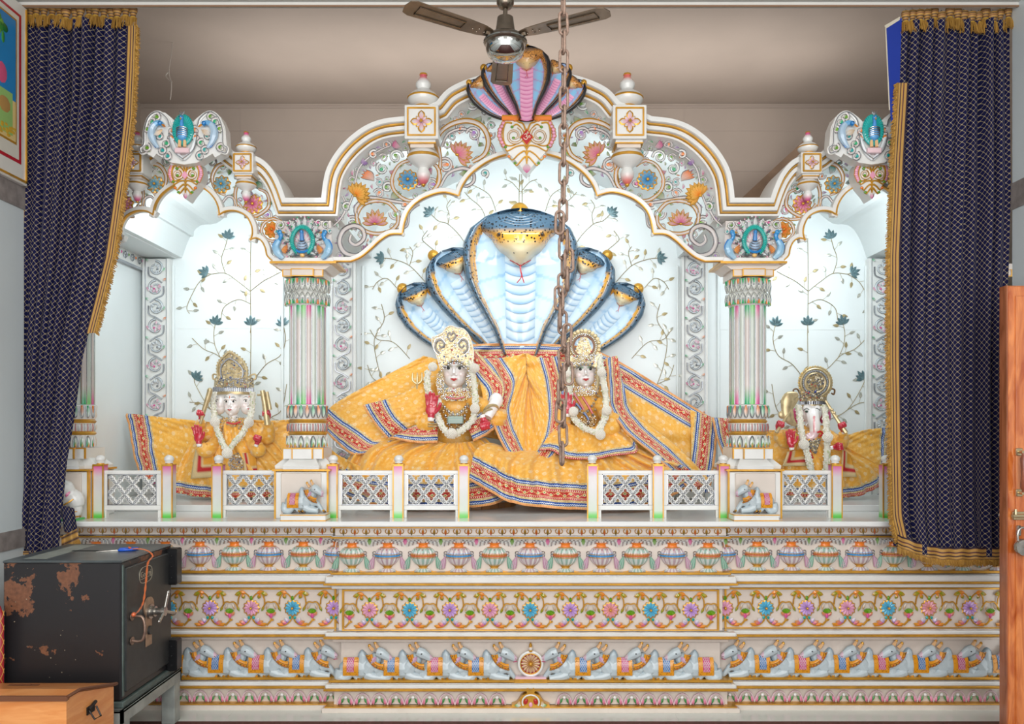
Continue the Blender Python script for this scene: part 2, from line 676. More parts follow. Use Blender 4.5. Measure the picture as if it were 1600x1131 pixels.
m = MB(); m.box(AR, AR + .1, 3.95, AB, 0, ACEIL + .1); struct(m, 'wall_alcove_right', brown)
m = MB(); m.box(AL - .1, AR + .1, 3.98, AB + .1, ACEIL, ACEIL + .1); struct(m, 'ceiling_alcove', brown)
# joints of the plaster boards on the alcove wall, a thin bead where ceiling meets wall
m = MB()
m.box(AL, AR, AB - .012, AB, ACEIL - .035, ACEIL - .022)
for px in (375, 1068):
    m.box(XW(px, AB), XW(px, AB) + .006, AB - .003, AB, 2.2, ACEIL - .03)
for py in (205, 268):
    m.box(AL, AR, AB - .003, AB, ZW(py, AB), ZW(py, AB) + .005)
struct(m, 'trim_5', plain('plaster_bead', C(186, 172, 162), .6))
# wooden batten leaning behind the right arch
m = MB()
p0, p1 = W(1150, 332, 6.0), W(1262, 228, 6.0)
p0 = p0 + (p0 - p1) * ((p0.z - .03) / (p1.z - p0.z))
d = (p1 - p0).normalized(); nn = Vector((-d.z, 0, d.x)) * .05
m.prism([((p0 - nn).x, (p0 - nn).z), ((p1 - nn).x, (p1 - nn).z), ((p1 + nn).x, (p1 + nn).z), ((p0 + nn).x, (p0 + nn).z)], 5.97, 6.03)
o = m.build('wooden_batten', plain('raw_plank', C(160, 132, 108), .7, noise=.3, nscale=10), None, False)
o['label'] = 'unpainted wooden batten leaning behind the right arch'; o['category'] = 'plank'
# loose wires hanging from the alcove ceiling
m = MB()
m.tube(catmull([W(272, 12, 5.2) + Vector((0, 0, .35)), W(270, 60, 5.2), W(264, 110, 5.2), W(268, 132, 5.2), W(266, 156, 5.2)], 6), .003, 5, C(190, 182, 172))
m.tube(catmull([W(264, 112, 5.2), W(259, 118, 5.2), W(263, 124, 5.2), W(269, 128, 5.2)], 5), .003, 5, C(190, 182, 172))
o = m.build('loose_wire', PAINT); o['label'] = 'thin loose white wire dangling from the brown ceiling near the left curtain'; o['category'] = 'wire'

# =================================================================== SHRINE SHELL
# outline of the arches, in photograph pixels on the plane of the arch front, mirrored about 824.5
AY = 4.20
half = [(481, 315), (507, 315), (510, 290), (516, 268), (530, 244), (550, 222), (575, 204), (602, 194), (634, 190),
        (660, 189), (684, 167), (700, 149), (724, 136), (755, 126), (790, 119), (824.5, 117)]
half = half[:2] + [(p[0], p[1]) for p in catmull([(p[0], p[1], 0) for p in half[1:9]], 4)][1:] + [(p[0], p[1]) for p in catmull([(p[0], p[1], 0) for p in half[10:]], 4)]
mir = lambda pts, c: [(2 * c - p[0], p[1]) for p in pts[::-1]]
OUT_C = half + mir(half, 824.5)[1:]
sh = [(294.5, 210), (320, 212), (345, 220), (363, 236), (379, 248), (394, 249), (409, 252), (424, 262), (437, 279), (446, 298), (452, 315)]
sh = [(p[0], p[1]) for p in catmull([(p[0], p[1], 0) for p in sh], 3)]
OUT_L = mir(sh, 294.5)[:-1] + sh + [(481, 315)]
OUT_R = mir(OUT_L, 824.5)
# cusped opening
inC = [(504, 411), (550, 411), (566, 404), (582, 391), (596, 378), (611, 369), (631, 368.6)]
inC = [(504, 411)] + [(p[0], p[1]) for p in catmull([(p[0], p[1], 0) for p in inC[1:]], 4)]
inC += [(p[0], p[1]) for p in catmull([(631, 368.6, 0), (634, 350, 0), (641, 332, 0), (656, 317, 0), (677, 307, 0), (697, 304, 0), (718, 310, 0)], 4)][1:]
inC += [(p[0], p[1]) for p in catmull([(718, 310, 0), (724, 293, 0), (737, 275, 0), (758, 259, 0), (779, 249, 0), (800, 244, 0), (824.5, 241, 0)], 4)][1:]
IN_C = inC + mir(inC, 824.5)[1:]
inS = [(294.5, 286), (311, 292), (328, 303), (338, 315), (343, 327), (345, 340)]
inS = [(p[0], p[1]) for p in catmull([(p[0], p[1], 0) for p in inS], 4)]
inS += [(p[0], p[1]) for p in catmull([(345, 340, 0), (356, 333.5, 0), (371, 333, 0), (386, 340, 0), (394, 353, 0), (396, 366, 0), (393, 377.5, 0)], 4)][1:]
inS += [(p[0], p[1]) for p in catmull([(393, 377.5, 0), (403, 375, 0), (411, 380, 0), (416, 390, 0), (419, 402, 0), (431, 413, 0)], 4)][1:]
IN_L = mir(inS, 294.5)[:-1] + inS + [(447, 412)]
IN_R = mir(IN_L, 824.5)


def pl(pts, Y=AY):
    return [(XW(p[0], Y), ZW(p[1], Y)) for p in pts]


def at(px, py, Y=AY):
    return XW(px, Y), ZW(py, Y)


# vault over the shrine: a marble shell that runs back from the arches to the wall
m = MB()
for seq, cen in ((OUT_L, None), (OUT_C, None), (OUT_R, None)):
    P = pl(seq)
    if seq is OUT_L: P = [(SL - .05, P[0][1])] + P
    if seq is OUT_R: P = P + [(SR + .05, P[-1][1])]
    prof = [(-.035, 4.34), (-.035, BW + .04), (-.06, BW + .04), (-.06, 4.34)]
    m.sweep(P, prof)
struct(m, 'ceiling_shrine_vault', shrine)
m = MB()
P = pl(OUT_L)[:-1] + pl(OUT_C)[:-1] + pl(OUT_R)
# rectangular strip below the vault line and a fan above it, laid out column by column
xs = sorted(set([round(p[0], 4) for p in P]))
top = {}
P2 = sorted(P, key=lambda p: p[0])
cols = []
for i in range(161):
    x = SL + (SR - SL) * i / 160
    z = interp([(p[0], p[1]) for p in P2], x) - .045
    cols.append((x, z))
vs = [(x, BW, .9) for x, z in cols] + [(x, BW, z) for x, z in cols]
n = len(cols)
m.add(vs, [(i, i + 1, n + i + 1, n + i) for i in range(n - 1)])
m.box(SL, SR, BW + .005, BW + .06, .9, 2.6)
WBK = struct(m, 'wall_shrine_back', shrine)
m = MB(); m.box(SL - .05, SL, 4.36, BW, .9, 2.6); struct(m, 'wall_shrine_left', shrine)
m = MB(); m.box(SR, SR + .05, 4.36, BW, .9, 2.6); struct(m, 'wall_shrine_right', shrine)

# corbelled marble courses under the side vaults
for side in (-1, 1):
    m = MB()
    ys = [404, 370, 345, 322, 298]
    xsl = [276, 303, 326, 348]
    for k in range(3):
        z0, z1 = ZW(ys[k], BW), ZW(ys[k + 1], BW)
        xe = XW(xsl[k], BW)
        xo = SL if k < 2 else XW(205, 4.5)
        if side > 0: xe, xo = 2 * (XC + .02) - xe + .005, (SR if k < 2 else 2 * (XC + .02) - xo)
        m.box(xo, xe, 4.50, BW, z0, z1, bev=.004)
    o = m.build('corbel_course', shrine, None, False)
    o['kind'] = 'structure'
# carved frieze along the side walls
for side in (-1, 1):
    m = MB()
    xw = SL if side < 0 else SR
    z0, z1 = ZW(404, BW) - .075, ZW(404, BW)
    m.box(xw, xw - side * .02, 4.4, BW, z0, z1)
    m.box(xw, xw - side * .028, 4.4, BW, z0 - .014, z0, GREY)
    for k in range(9):
        y = 4.45 + k * .095
        pts = []
        for q in range(12):
            a = q / 11 * 2 * PI * 1.2
            r = .03 * (1 - .07 * q)
            pts.append((xw - side * .024, y + r * math.cos(a), (z0 + z1) / 2 + r * math.sin(a)))
        m.tube(pts, .005, 5, C(190, 190, 190), 2)
        m.ball((xw - side * .024, y + .04, (z0 + z1) / 2 + .01), .009, [GREEN, ORANGE, PINK][k % 3], 0, 6, 4)
    o = m.build('carved_wall_frieze', ORN)
    o['kind'] = 'structure'

# carved pilasters against the back wall
def pilaster(px0, px1, top_py, seed, label):
    Y = BW - .05
    x0, x1 = XW(px0, Y), XW(px1, Y)
    z1 = ZW(top_py, Y)
    root = empty('carved_pilaster', ((x0 + x1) / 2, Y, .98), label, 'pilaster', 'carved pilasters on the back wall')
    m = MB()
    m.box(x0, x1, Y, BW - .001, .985, z1, WHITE, bev=.003)
    m.box(x0 - .012, x0 + .004, Y - .006, BW - .001, .985, z1, WHITE)
    m.box(x1 - .004, x1 + .012, Y - .006, BW - .001, .985, z1, WHITE)
    m.box(x0 + .004, x0 + .008, Y - .008, Y, .985, z1, WHITE, 2)
    m.box(x1 - .008, x1 - .004, Y - .008, Y, .985, z1, WHITE, 2)
    place(m, 'shaft', root, ORN, False)
    m = MB()
    cx, r = (x0 + x1) / 2, (x1 - x0) * .33
    z = z1 - r * 1.3
    k = 0
    rnd = random.Random(seed)
    while z > 1.05:
        hand = 1 if k % 2 else -1
        a0 = PI / 2 if hand > 0 else PI / 2
        spiral(m, cx, z, Y - .004, r, a0, 1.35, hand, .0065, [C(120, 125, 130), PINK][k % 2], C(205, 212, 216), 2, leaf=False)
        m.tube(catmull([(cx + hand * r, Y - .004, z + r * .2), (cx + hand * r * .9, Y - .004, z - r * .9), (cx, Y - .004, z - r * 1.35), (cx - hand * r * .8, Y - .004, z - r * 1.9)], 4), .006, 5, C(196, 202, 206), 2)
        for q in range(5):
            a = rnd.uniform(0, 2 * PI)
            m.leaf((cx + .2 * r * math.cos(a), Y - .008, z + .2 * r * math.sin(a)), (cx + .75 * r * math.cos(a), Y - .008, z + .75 * r * math.sin(a)), .016, .006, C(210, 214, 216), [C(200, 205, 210), LPINK][k % 2])
        m.leaf((cx + hand * r * .9, Y - .008, z + r * .9), (cx + hand * r * 1.35, Y - .008, z + r * 1.25), .016, .006, WHITE, [MINT, ORANGE][k % 2])
        m.leaf((cx - hand * r * .8, Y - .008, z - r * .5), (cx - hand * r * 1.2, Y - .008, z + r * .1), .014, .006, WHITE, [MINT, PINK][k % 2])
        z -= r * 2.55
        k += 1
    place(m, 'scroll_carving', root, ORN)


pilaster(226, 262, 404, 1, 'silver-scrolled marble pilaster in the left corner of the back wall')
pilaster(518, 553, 318, 2, 'silver-scrolled marble pilaster between the left niche and the five-hooded cobra')
pilaster(1068, 1103, 318, 3, 'silver-scrolled marble pilaster between the five-hooded cobra and the right niche')
pilaster(1360, 1396, 404, 4, 'silver-scrolled marble pilaster beside the fringe of the right curtain')

# slim white frame fillets that divide the back wall
m = MB()
for px in (270, 566, 1056, 1120, 1350, 440):
    m.box(XW(px, BW), XW(px, BW) + .016, BW - .018, BW, .98, 2.52, bev=.004)
for (a, b, py) in ((270, 452, 513), (1120, 1350, 515)):
    m.box(XW(a, BW), XW(b, BW), BW - .002, BW, ZW(py, BW), ZW(py, BW) + .0025)
struct(m, 'trim_6', shrine)

# mother-of-pearl vine inlay: stems, leaves and lotus flowers set 1.5 mm proud of the wall
pearl = plain('pearl_inlay', C(205, 205, 192), 0.22, 0.5, noise=.35, nscale=60)
goldin = plain('brass_inlay', C(176, 160, 118), 0.35, 0.35, noise=.3, nscale=50)
abal = plain('abalone_inlay', C(104, 134, 140), 0.25, 0.3, noise=.5, nscale=70)
INL = [goldin, pearl, abal]
YV = BW - .003


def vine_leaf(m, x, z, a, s=.042, mat=1):
    d = Vector((math.cos(a), 0, math.sin(a)))
    p = Vector((x, YV, z))
    m.leaf(p, p + d * s, s * .5, .0015, mat=mat, belly=.35)


def vine_flower(m, x, z, s=.05, a=PI / 2):
    for k in range(5):
        b = a + (k - 2) * .62
        p = Vector((x, YV - .001, z))
        m.leaf(p - Vector((math.cos(a), 0, math.sin(a))) * s * .25, p + Vector((math.cos(b), 0, math.sin(b))) * s * (.95 if k != 2 else 1.1), s * .42, .002, mat=2, belly=.55)


def branch(m, pts, side, nleaf=6, fl=True, s=.043, r=.0021):
    c = catmull([W(p[0], p[1], YV) for p in pts], 7)
    m.tube(c, r, 4, mat=0)
    L = len(c)
    for k in range(nleaf):
        i = int((k + .7) / (nleaf + .4) * (L - 1))
        t = (c[min(i + 1, L - 1)] - c[i]).normalized()
        a = math.atan2(t.z, t.x) + (1 if (k % 2) else -1) * 1.0
        d = Vector((math.cos(a), 0, math.sin(a)))
        e = c[i] + d * .035
        m.tube([c[i], e], .0013, 3, mat=0)
        vine_leaf(m, e.x, e.z, a + .2 * (1 if k % 2 else -1), s, 1 if k % 3 else 0)
    if fl:
        t = (c[-1] - c[-3]).normalized()
        vine_flower(m, c[-1].x, c[-1].z, .052, math.atan2(t.z, t.x))


def side_vines(m, mirr):
    f = (lambda x: x) if not mirr else (lambda x: 1654 - x)
    B = lambda pts, *a, **k: branch(m, [(f(p[0]), p[1]) for p in pts], *a, **k)
    B([(392, 760), (391, 640), (392, 520), (391, 440), (392, 372)], 1, 8, False)
    B([(391, 455), (372, 440), (352, 427), (330, 428), (322, 426)], 1, 4)
    B([(352, 427), (346, 405), (352, 385), (356, 370)], 1, 4)
    B([(391, 455), (410, 440), (425, 432), (440, 424)], 1, 4, False)
    B([(330, 428), (312, 440), (300, 460), (292, 480), (296, 490)], 1, 6, False)
    B([(345, 560), (336, 540), (334, 520), (337, 504)], 1, 4)
    B([(392, 600), (360, 575), (340, 555), (318, 545), (300, 528)], 1, 6, False)
    B([(392, 600), (415, 570), (438, 555), (446, 530), (442, 506)], 1, 6)
    B([(391, 520), (392, 510), (392, 505)], 1, 0)
    B([(392, 690), (365, 660), (330, 640), (305, 600), (306, 590)], 1, 6)
    B([(392, 690), (420, 655), (440, 640), (448, 600)], 1, 6, False)
    B([(330, 640), (312, 630), (296, 628)], 1, 3, False)
    B([(392, 475), (372, 468), (350, 480), (345, 500)], 1, 4, False)


m = MB(); side_vines(m, False); adopt(m.build('vine_inlay', INL, None, True), WBK)
m = MB(); side_vines(m, True); adopt(m.build('vine_inlay', INL, None, True), WBK)
m = MB()
for mr in (False, True):
    f = (lambda x: x) if not mr else (lambda x: 1627 - x)
    B = lambda pts, *a, **k: branch(m, [(f(p[0]), p[1]) for p in pts], *a, **k)
    B([(813, 430), (812, 360), (811, 310), (812, 272)], 1, 6, False)
    B([(735, 395), (720, 370), (700, 350), (685, 345), (672, 333)], 1, 5)
    B([(700, 350), (702, 335), (698, 322), (704, 312)], 1, 4, False)
    B([(760, 345), (752, 325), (735, 310), (726, 300)], 1, 5, False)
    B([(775, 330), (765, 305), (745, 292), (738, 290)], 1, 5, False)
    B([(690, 400), (665, 380), (660, 372), (668, 360)], 1, 4, False)
    B([(664, 440), (640, 415), (615, 405), (597, 403)], 1, 6)
    B([(640, 415), (645, 395), (640, 385)], 1, 4, False)
    B([(620, 450), (605, 435), (590, 440), (582, 452)], 1, 5, False)
    B([(600, 600), (590, 570), (585, 530), (600, 500), (596, 475)], 1, 8, False)
    B([(640, 560), (615, 535), (590, 530), (578, 515)], 1, 6, False)
    B([(600, 600), (582, 590), (574, 570)], 1, 4, False)
    B([(813, 300), (800, 285), (788, 280)], 1, 3, False)
adopt(m.build('vine_inlay', INL, None, True), WBK)
# =================================================================== PLINTH
S = 4.12 / F                    # metres per photograph pixel on the panel plane
LEDGE = H - 145 * 4.03 / F      # top of the altar slab
m = MB(); m.box(-2.8, 2.9, 4.03, BW + .3, ZW(823.5, 4.03), LEDGE, bev=.006)
o = m.build('floor_altar_slab', MARBLE, None, False); o['kind'] = 'structure'
# raised marble step inside each side niche
for (a, b) in ((SL, XW(446, 4.6)), (XW(1204, 4.6), SR)):
    m = MB(); m.box(a, b, 4.53, BW, LEDGE, LEDGE + .036, bev=.003)
    o = m.build('niche_step', MARBLE, None, False); o['kind'] = 'structure'
STEP = LEDGE + .036


def levels(m, x0, x1, dy, ext=True, le=True, re=True):
    """stacked mouldings of the plinth between two x"""
    def bx(ya, yb, Y, col=WHITE, mat=0, bev=.002):
        e = (4.12 - Y) if ext else 0
        if le: m.box(x0 - e, x1 + e, Y + dy, Y + .0445, ZW(ya, Y), ZW(yb, Y), col, mat, bev)
        m.box(x0 + .0005, x1 - .0005, Y + dy + (.03 if le else 0), 4.4, ZW(ya, Y), ZW(yb, Y), col, mat, 0 if le else bev)
    bx(823, 841, 4.105, PINKW)
    bx(823, 825.5, 4.09, WHITE, 1)
    bx(837, 839.2, 4.09, WHITE, 2)
    bx(839.2, 841.6, 4.085, WHITE, 1)
    bx(841.5, 898, 4.12, PINKW)
    bx(894.5, 898, 4.085, WHITE, 1)
    bx(898, 902, 4.095, C(190, 195, 198), 2)
    bx(901.5, 912, 4.062, WHITE, 0, .006)
    bx(912, 915, 4.056, WHITE, 1)
    bx(915, 920, 4.09, WHITE)
    bx(919, 988, 4.12, PINKW)
    bx(986, 989.5, 4.095, WHITE, 2)
    bx(989, 995.5, 4.062, WHITE, 0, .006)
    bx(995.5, 998.8, 4.056, WHITE, 1)
    bx(998.8, 1003, 4.095, PINKW)
    bx(1002, 1068, 4.13, PINKW)
    bx(1063, 1066.6, 4.078, WHITE, 1)
    bx(1066.6, 1070.5, 4.085, WHITE, 2)
    bx(1070, 1077, 4.062, WHITE, 0, .006)
    bx(1077, 1080.5, 4.056, WHITE, 1)
    bx(1080, 1106, 4.10, PINKW)
    bx(1104.5, 1108, 4.06, WHITE, 1)
    Y = 4.05
    if le: m.box(x0 - .07, x1 + .07, Y + dy, Y + .0445, 0, ZW(1107, Y), PINKW, 0, .002)
    m.box(x0 + .0005, x1 - .0005, Y + dy + (.03 if le else 0), 4.4, 0, ZW(1107, Y), PINKW, 0, 0)


# ---- relief prototypes, local coordinates in photograph pixels times S, origin on the panel face
def px3(x, y, d=0.0):
    return Vector((x * S, -d, y * S))


def urn_parts(warm):
    base = C(196, 170, 178) if warm else C(158, 190, 176)
    band = BLUE if warm else C(205, 105, 50)
    tas = C(190, 130, 165) if warm else C(90, 165, 135)
    prof = [(0, 0), (11, 0.2), (12, 2), (9, 5), (6, 7), (5.5, 9), (8, 10), (13, 14), (16.5, 19), (18.5, 24), (19, 28), (18, 32),
            (15, 36), (11, 38.6), (7.5, 40), (7, 43), (9.5, 46)]
    m = MB()

    def cf(t, i, c):
        if i in (4, 5, 6): return GOLDC
        if 9 <= i <= 11 and i == 10: return band
        if i >= 14: return ORANGE
        if i == 13: return mixc(base, RED, .35)
        return mixc(base, WHITE, .75) if (int(t / (2 * PI) * 26 + .5) % 2) else mixc(base, C(120, 120, 120), .15)
    fl = lambda t, i: 1 + (.035 * math.cos(t * 26) if 6 <= i <= 13 else 0)
    m.lathe(0, 0, [(r * S, z * S, base) for r, z in prof], 52, fl, cf, sy=.75)
    # belt and necklace rings
    for zz, rr, mt, cc in ((26, 19.2, 0, band), (28.5, 19.1, 1, WHITE), (23.6, 18.6, 1, WHITE), (38.8, 11, 1, WHITE), (9, 7, 1, WHITE)):
        pts = [(rr * S * math.cos(a), rr * S * .75 * math.sin(a), zz * S) for a in [PI + PI * k / 18 for k in range(19)]]
        m.tube(pts, (.004 if mt == 0 else .0022), 5, cc, mt)
    for k in range(9):
        a = PI + PI * (k + .5) / 9
        m.ball((14.5 * S * math.cos(a), 14.9 * S * .75 * math.sin(a), 36 * S), .003, [RED, MINT][k % 2], 0, 5, 3)
    body = m
    # base plate shaped like a low foot
    m = MB()
    for k in range(11):
        x = (-14 + 2.8 * k)
        m.leaf(px3(x * .55, 6, .012), px3(x, 0, .016), .010, .004, WHITE, GREY, 0)
    m.prism([(x * S, z * S) for x, z in ((-27, -2.5), (27, -2.5), (21, 1.2), (16, 1.5), (12, 3), (-12, 3), (-16, 1.5), (-21, 1.2))], -.014, 0, C(214, 165, 90), 1)
    foot = m
    # handles with tassels
    m = MB()
    for s in (-1, 1):
        for k in range(2):
            m.tube([px3(s * (20.5 + 2.4 * math.cos(a)), 30 - k * 4 + 2.4 * math.sin(a), .006) for a in [2 * PI * q / 9 for q in range(10)]], .0022, 4, WHITE, 2)
        for k in range(5):
            x = s * (20 + k * 1.5)
            m.tube(catmull([px3(s * 21, 24, .008), px3(x + s * 1.2, 15, .012), px3(x + s * (2.5 + k * .4), 4.5 + abs(k - 2) * .7, .008)], 3), [.0035, .0036, .004, .004, .004, .0035, .003][:7], 4, mixc(tas, WHITE, .15 + .4 * (k % 2)), 0)
    tassel = m
    # leafy plume above the mouth
    m = MB()
    for s in (-1, 1):
        for k in range(7):
            a = s * (1.5 + k * 3.2)
            m.tube(catmull([px3(a * .8, 46, .006), px3(a + s * 2.5, 50.5 - k * .35, .01), px3(a + s * 5, 45 - k * .9, .006)], 3), .0026, 4, WHITE, 2 if k % 2 else 0)
    plume = m
    return body, foot, tassel, plume


def relief_root(name, mb, parent, loc, mats=None):
    o = mb.build(name, mats, None)
    o.parent = parent
    o.location = loc
    return o


URN = {}
for warm in (True, False):
    b, f, t, pme = urn_parts(warm)
    URN[warm] = [b.mesh('urn_body', ORN), f.mesh('urn_foot', ORN), t.mesh('urn_tassel', ORN), pme.mesh('urn_plume', ORN)]


def new(name, me, parent, loc=(0, 0, 0)):
    o = bpy.data.objects.new(name, me)
    sc.collection.objects.link(o)
    o.parent = parent
    o.location = loc
    return o


def put_urn(root, px, dy, warm):
    Y = 4.12 + dy
    x = XW(px, 4.12)
    loc = Vector((x, Y, ZW(893.5, 4.12))) - Vector(root.location)
    b = new('urn_relief', URN[warm][0], root, loc)
    new('foot', URN[warm][1], b); new('tassel', URN[warm][2], b); new('plume', URN[warm][3], b)


# small hanging bud between two urns
def bud_mesh(col):
    m = MB()
    m.leaf(px3(0, 6, .004), px3(0, -5, .006), .02, .008, col, mixc(col, WHITE, .3))
    m.leaf(px3(-2, 5, .002), px3(-7, 1, .002), .012, .005, WHITE, WHITE)
    m.leaf(px3(2, 5, .002), px3(7, 1, .002), .012, .005, WHITE, WHITE)
    return m.mesh('bud', ORN)


BUDS = [bud_mesh(GREEN), bud_mesh(PINK)]

# flower frieze unit: daisy, arching stems, buds
def daisy_meshes():
    out = {}
    for nm, a, b in (('pink', C(205, 140, 175), C(230, 170, 190)), ('blue', C(70, 160, 195), C(100, 185, 215)), ('purple', C(175, 130, 195), C(205, 170, 220)), ('peach', C(225, 150, 120), C(215, 150, 185))):
        m = MB()
        flower(m, 0, 0, -.004, 13 * S, 12, a, b, 1, 1.0, 0, 1, 1, .007)
        out[nm] = m.mesh('daisy', ORN)
    return out


DAISY = daisy_meshes()


def vine_unit():
    """golden stems between two daisies, unit origin on the daisy"""
    m = MB()
    g = .0038
    for s in (-1, 1):
        m.tube(catmull([px3(0, 13, .006), px3(s * 7, 22, .008), px3(s * 15, 24, .008), px3(s * 20, 16, .008), px3(s * 21, 6, .006)], 5), g, 5, WHITE, 1)
        m.leaf(px3(s * 8, 23, .008), px3(s * 20, 27, .008), .022, .006, ORANGE, GOLDC)
        m.leaf(px3(s * 14, 22, .01), px3(s * 11, 15, .01), .02, .006, ORANGE, GREEN)
        m.leaf(px3(s * 15, 24, .008), px3(s * 26, 21, .008), .024, .006, GREEN, GOLDC)
        m.tube(catmull([px3(0, -12, .006), px3(s * 4, -21, .006), px3(s * 12, -27, .006), px3(s * 22, -28, .004)], 5), g, 5, WHITE, 1)
        m.leaf(px3(s * 7, -23, .008), px3(s * 12, -15, .008), .022, .006, PURPLE, WHITE)
        m.leaf(px3(s * 9, -25, .008), px3(s * 19, -20, .008), .022, .006, PINK, GOLDC)
        m.leaf(px3(s * 14, -27, .008), px3(s * 25, -24, .008), .018, .006, ORANGE, GOLDC)
    m.leaf(px3(0, 12, .008), px3(0, 20, .008), .02, .006, GREEN, GREEN)
    m.leaf(px3(-2, -13, .008), px3(-5, -17, .008), .018, .006, TEAL, TEAL)
    m.leaf(px3(2, -13, .008), px3(5, -17, .008), .018, .006, TEAL, TEAL)
    return m.mesh('gilded_stem', ORN)


def bell_unit():
    """trumpet blossom between two daisies"""
    m = MB()
    for s in (-1, 1):
        m.tube(catmull([px3(0, 9, .008), px3(s * 6, 10, .009), px3(s * 10, 6, .009), px3(s * 14, -2, .006)], 4), [.004] * 12 + [.0025], 5, WHITE, 1)
        m.leaf(px3(s * 11, 4, .008), px3(s * 15, -5, .008), .014, .005, GOLDC, GREEN)
        m.leaf(px3(s * 4, 8, .01), px3(s * 8, -2, .01), .012, .005, WHITE, GOLDC)
    for k in range(7):
        a = PI / 2 + (k - 3) * .3
        m.leaf(px3(0, -8, .012), px3(9 * math.cos(a), -8 + 9 * math.sin(a), .014), .012, .006, C(120, 170, 20), GREEN)
    m.leaf(px3(-8, -6, .01), px3(0, -12, .012), .02, .006, GOLDC, PINK)
    m.leaf(px3(8, -6, .01), px3(0, -12, .012), .02, .006, GOLDC, PINK)
    m.leaf(px3(0, -16, .012), px3(0, -7, .012), .02, .008, PINK, PINK)
    m.tube(catmull([px3(0, -15, .006), px3(-1, -20, .008), px3(-7, -27, .006)], 4), .005, 5, WHITE, 1)
    m.tube([px3(-1, -20, .008), px3(4, -18, .006)], .005, 5, WHITE, 1)
    return m.mesh('trumpet_blossom', ORN)


VU, BU = vine_unit(), bell_unit()


def put_daisy(root, px, dy, kind, bell=True, before=False):
    Y = 4.118 + dy
    loc = Vector((XW(px, 4.12), Y, ZW(952.5, 4.12))) - Vector(root.location)
    d = new('flower_relief', DAISY[kind], root, loc)
    new('stem', VU, d)
    if before: new('trumpet_blossom', BU, d, (-31.3 * S, 0, 0))
    if bell:
        new('trumpet_blossom', BU, d, (31.3 * S, 0, 0))


# ---- kneeling bull
bullmat = attr_mat('painted_bull', 0.3, 0, 0.3, vein=.06)


